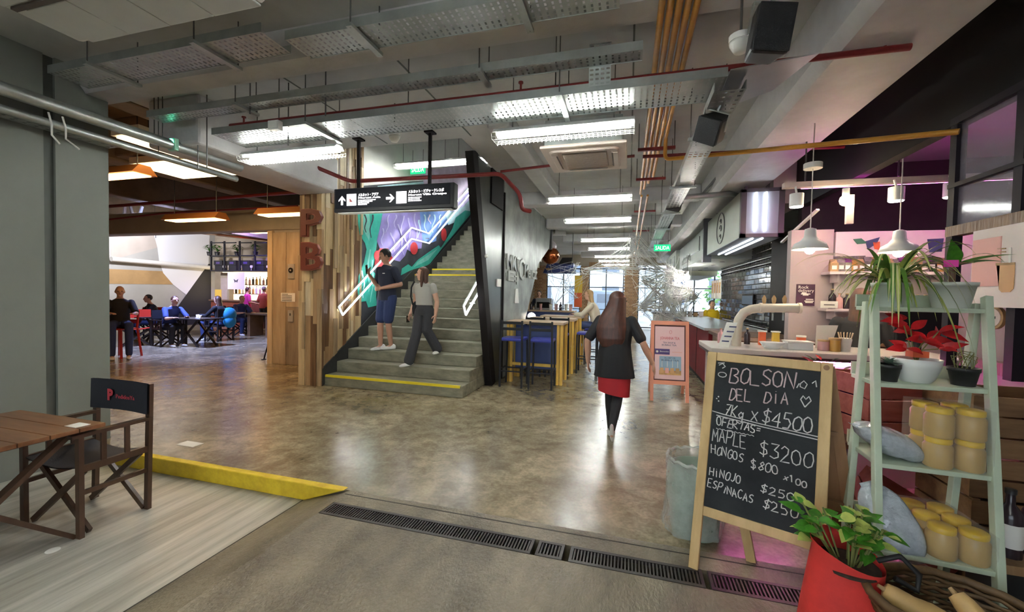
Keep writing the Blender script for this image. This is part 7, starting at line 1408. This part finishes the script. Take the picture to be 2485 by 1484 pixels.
    if bottom:
        kind, m = bottom; t = MB(); loft(t, [(pel - Z * .12, .15 * g, .115 * g), (pel, .165 * g, .125 * g), (pel.lerp(ch, .22), .148 * g, .112 * g)], L, fd)
        for s_ in 'lr':
            h_, kn, an = legs[s_]
            if kind == 'shorts': limb(t, [h_, h_.lerp(kn, .5), h_.lerp(kn, .92)], [.108, .098, .088])
            elif kind == 'wide': limb(t, [h_, h_.lerp(kn, .5), kn, kn.lerp(an, .5), kn.lerp(an, .97)], [.106, .098, .086, .088, .092])
            elif kind == 'tight': limb(t, [h_, h_.lerp(kn, .5), kn, kn.lerp(an, .32), an], [.100, .084, .060, .061, .040])
            else: limb(t, [h_, h_.lerp(kn, .5), kn, kn.lerp(an, .5), kn.lerp(an, .95)], [.104, .090, .072, .066, .058])
        if kind == 'tight': pass
        f.mk(t, {'shorts': 'shorts', 'wide': 'trousers', 'tight': 'leggings'}.get(kind, 'trousers'), m)
    return f
# ---- man on the stairs with a phone
loc = aty(938, 850, 6.36); loc.z = .54
f = Fig('person', 'person in navy T-shirt and denim shorts coming down the stairs looking at a phone', loc, math.radians(-14), 1.74, .007)
build_person(f, dict(pelvis=(0, 0, .95), chest=(0, .0, 1.25), neck=(0, -.01, 1.47), head=(-.01, -.045, 1.60), el_l=(.29, .02, 1.12), wr_l=(.06, -.20, 1.05), el_r=(-.27, .02, 1.10), wr_r=(-.17, -.24, 1.27), hd_r=(.1, -.25, .9), hd_l=(-1, -.3, -.15), kn_l=(.085, -.05, .50), an_l=(.06, .04, .085), kn_r=(-.05, -.10, .50), an_r=(-.06, -.08, .085), ft_r=(-.25, -1, -.05), ft_l=(-.45, -.9, 0)),
             skin='skin_tan', top='cloth_navy', sleeve=.36, hem=.10, bottom=('shorts', 'denim'), look=(-.5, -.8, -.35), palms={'r': (.6, .2, .2), 'l': (0, 1, 0)}, curl=.8)
s = MB(); s.box(Vector((-.15, -.31, 1.36)) * f.k, (.012, .075, .15), M=Matrix.Rotation(.5, 3, 'Z') @ Matrix.Rotation(.25, 3, 'X')); ph = s.build('phone', 'phone_black', f.e, local=True); s = MB(); s.box(Vector((.07, -.150, 1.30)) * f.k, (.055, .004, .012)); s.build('shirt_print', 'paper', f.e, local=True)
# ---- woman on the stairs
loc = aty(1022, 870, 6.10); loc.z = .36
f = Fig('person', 'person with long brown hair, pale grey top and wide trousers on the stairs', loc, math.radians(-6), 1.60, .007)
build_person(f, dict(pelvis=(.02, .06, .99), chest=(.02, .04, 1.27), neck=(.02, .03, 1.47), head=(.0, .01, 1.595), el_l=(.27, .06, 1.12), wr_l=(.29, -.02, .88), el_r=(-.22, .12, 1.13), wr_r=(-.25, .02, .90), kn_l=(.12, -.02, .62), an_l=(.20, .20, .275), kn_r=(-.02, -.12, .56), an_r=(-.14, -.16, .085), ft_r=(-.45, -.9, -.1), ft_l=(.2, -1, 0)),
             hair='hair_brown', hstyle='front', top='cloth_grey', sleeve=.16, hem=-.06, bottom=('wide', 'charcoal_trouser'), look=(-.85, -.5, .05))
s = MB(); s.tube([Vector(p) * f.k for p in ((-.12, -.06, 1.46), (-.15, -.10, 1.36), (-.19, -.06, 1.2), (-.20, .02, 1.05))], .014, 6); s.build('bag_strap', 'cloth_black', f.e, local=True); s = MB(); s.ball(Vector((-.19, .10, .98)) * f.k, (.05, .09, .13), 12); s.build('shoulder_bag', 'cloth_black', f.e, local=True); s = MB(); s.box(Vector((-.265, -.03, .80)) * f.k, (.02, .06, .11)); s.build('phone', 'phone_black', f.e, local=True)
# ---- woman walking away down the passage
f = Fig('person', 'person with long auburn hair, black top and red apron walking away', (-.13, 4.62, 0), math.radians(180 - 3), 1.60, .007)
build_person(f, dict(pelvis=(0, 0, .96), chest=(0, -.02, 1.26), neck=(.0, -.04, 1.46), head=(-.02, -.06, 1.59), el_l=(.31, .04, 1.13), wr_l=(.31, -.04, .87), el_r=(-.31, .03, 1.13), wr_r=(-.42, -.08, .89), kn_l=(.05, -.08, .52), an_l=(.03, -.10, .085), kn_r=(-.05, .0, .52), an_r=(-.015, .28, .20), ft_r=(0, -.55, -.85), ft_l=(0, -1, 0), hd_r=(-.35, -.15, -1)),
             skin='skin', hair='hair_auburn', hstyle='wave', top='cloth_black', sleeve=.40, hem=.24, bottom=('tight', 'cloth_black'), look=(-.8, -.6, 0), extra_r=.12)
s = MB(); n = 24; vs = []
for z, rx, ry in ((.86, .17, .13), (.70, .185, .145), (.53, .18, .145)):
    for j in range(n): a_ = 2 * math.pi * j / n; vs.append(Vector((rx * math.cos(a_), ry * math.sin(a_), z + (.03 * math.cos(a_) if z < .65 else 0))) * f.k)
s.add(vs, [(i * n + j, i * n + (j + 1) % n, (i + 1) * n + (j + 1) % n, (i + 1) * n + j) for i in range(2) for j in range(n)], True); s.build('apron', 'cloth_red', f.e, local=True)
# ---- seated and standing people further off
def seated(lab, p, rz, top, hair='hair_brown', hstyle='short', bottom=('trousers', 'denim'), lean=.12, sleeve=.4, H=1.7, look=None, table=True, skin='skin', shoes='shoe_white', group='people in the hall', seat=.47):
    f = Fig('person', lab, p, rz, H, .012, group); s0 = seat
    w_ = (.22, -.42, s0 + .30) if table else (.18, -.32, s0 + .12)
    build_person(f, dict(pelvis=(0, .06, s0 + .10), chest=(0, .06 - lean * .7, s0 + .40), neck=(0, .04 - lean * 1.1, s0 + .62), head=(0, -.0 - lean * 1.2, s0 + .75), el_l=(.25, -.16 - lean, s0 + .28), wr_l=w_, el_r=(-.25, -.16 - lean, s0 + .28), wr_r=(-w_[0] + .08, w_[1] - .02, w_[2]), kn_l=(.13, -.42, s0 + .06), an_l=(.13, -.40, .085), kn_r=(-.13, -.42, s0 + .06), an_r=(-.13, -.36, .085)),
                 skin=skin, hair=hair, hstyle=hstyle, top=top, sleeve=sleeve, hem=.0, bottom=bottom, shoes=shoes, look=look, palms={'l': (0, 0, -1), 'r': (0, 0, -1)}); return f
def standing(lab, p, rz, top, hair='hair_black', hstyle='short', bottom=('trousers', 'charcoal_trouser'), sleeve=.4, H=1.7, look=None, group='people in the hall', skin='skin', arms=0):
    f = Fig('person', lab, p, rz, H, .012, group); wl = (.2, -.28, 1.06) if arms else (.27, -.05, .86)
    build_person(f, dict(pelvis=(0, 0, .95), chest=(0, 0, 1.25), neck=(0, 0, 1.47), head=(0, -.03, 1.60), el_l=(.27, .02, 1.12), wr_l=wl, el_r=(-.27, .02, 1.12), wr_r=(-wl[0], wl[1], wl[2]), kn_l=(.09, -.03, .5), an_l=(.10, .02, .085), kn_r=(-.09, -.03, .5), an_r=(-.10, .0, .085)), skin=skin, hair=hair, hstyle=hstyle, top=top, sleeve=sleeve, hem=.08, bottom=bottom, look=look); return f
def chp(k, back=.0): p, fc = HC[k]; return Vector((p.x, p.y, 0)), fc
p, fc = chp('a'); seated('person in a blue shirt leaning over the dark hall table', p, fc, 'cloth_blue', 'hair_brown', lean=.22, bottom=('trousers', 'cloth_black'))
p, fc = chp('b'); seated('person in black with brown hair sitting at the dark hall table opposite the blue shirt', p, fc, 'cloth_black', 'hair_brown', 'long', lean=.05, sleeve=1)
s = MB(); q = hp(552, 826); s.ball(q + Vector((.0, .05, .78)), (.12, .24, .22), 14); s.ball(q + Vector((.03, .05, .58)), (.10, .2, .2), 12); tag(s.build('jacket', 'cloth_cyan', None), 'bright blue jacket hung on a black director chair in the hall', 'jacket')
p, fc = chp('e'); seated('grey-haired person in a blue T-shirt and jeans sitting at the brown block table', p, fc, 'cloth_blue', 'hair_grey', lean=.10)
p, fc = chp('d'); seated('dark-haired person in black facing the viewer from a red-backed chair in the hall', p, fc - 1.0, 'cloth_black', 'hair_black', lean=.1)
p, fc = chp('c'); p2 = hp(292, 866); seated('bald person in black sitting half behind the grey wall edge', p2, math.radians(60), 'cloth_black', None, lean=.05, H=1.75, seat=.66)
p = hb(600, 765, 12.5); p.z = 0; standing('person in a bright pink shirt leaning on the hall bar', p, math.radians(160), 'cloth_pink', 'hair_brown', H=1.62, arms=1); p = hb(640, 765, 12.5); p.z = 0; standing('person in a coral shirt at the hall bar next to the pink shirt', p, math.radians(180), 'cloth_coral', 'hair_grey', H=1.66, arms=1)
# passage and stalls
p = aty(1450, 760, 9.0); seated('blond person in cream sitting just beyond the auburn-haired walker', (-.74, 9.58, .36), math.radians(-90), 'cloth_cream', 'hair_blond', 'long', group='people at the stalls', sleeve=1)
p = aty(1727, 760, 12.9); standing('person in a bright yellow shirt behind the red counter', (p.x, 12.95, -.12), math.radians(20), 'cloth_yellow', 'hair_black', group='people at the stalls', H=1.6, arms=1)
p = aty(1308, 730, 14.8); standing('person in dark purple working behind the cafe counter', (p.x, 14.8, 0), 0, 'cloth_navy', 'hair_black', group='people at the stalls', arms=1)
p = aty(2068, 760, 4.98); f = standing('person with long brown curls in black behind the pale bar counter', (p.x + .03, 4.9, 0), math.radians(165), 'cloth_black', 'hair_brown', 'long', group='people at the stalls', H=1.66, sleeve=1)
# dark screen behind the red-leaved plant
e_ = empty('till_screen', (2.55, 4.6, 1.1), .2, 'big dark till screen on the counter behind the red-leaved plant', 'screen'); s = MB(); s.box((0, 0, .24), (.42, .03, .30)); s.build('panel', 'phone_black', e_, local=True, bevel=.01); s = MB(); s.cyl((0, .02, 0), (0, .02, .12), .03, 12); s.build('foot', 'phone_black', e_, local=True)
# ================================================================== coloured lamps
wash_lamp((-11.6, 7.6, 3.9), (-11.0, 7.9, 0), (.36, .46, 1.0), 1000, .25, 'violet-blue stage lamp over the hall tables')
wash_lamp((-13.2, 11.0, 3.9), (-14.5, 13.4, 2.6), (.45, .35, 1.0), 350, .15, 'violet stage lamp aimed at the bar shelves')
wash_lamp((-15.2, 9.6, 3.9), (-17.9, 11.5, 2.4), (.95, .93, 1.0), 260, .2, 'white stage lamp aimed at the painted hall wall', 2.0)
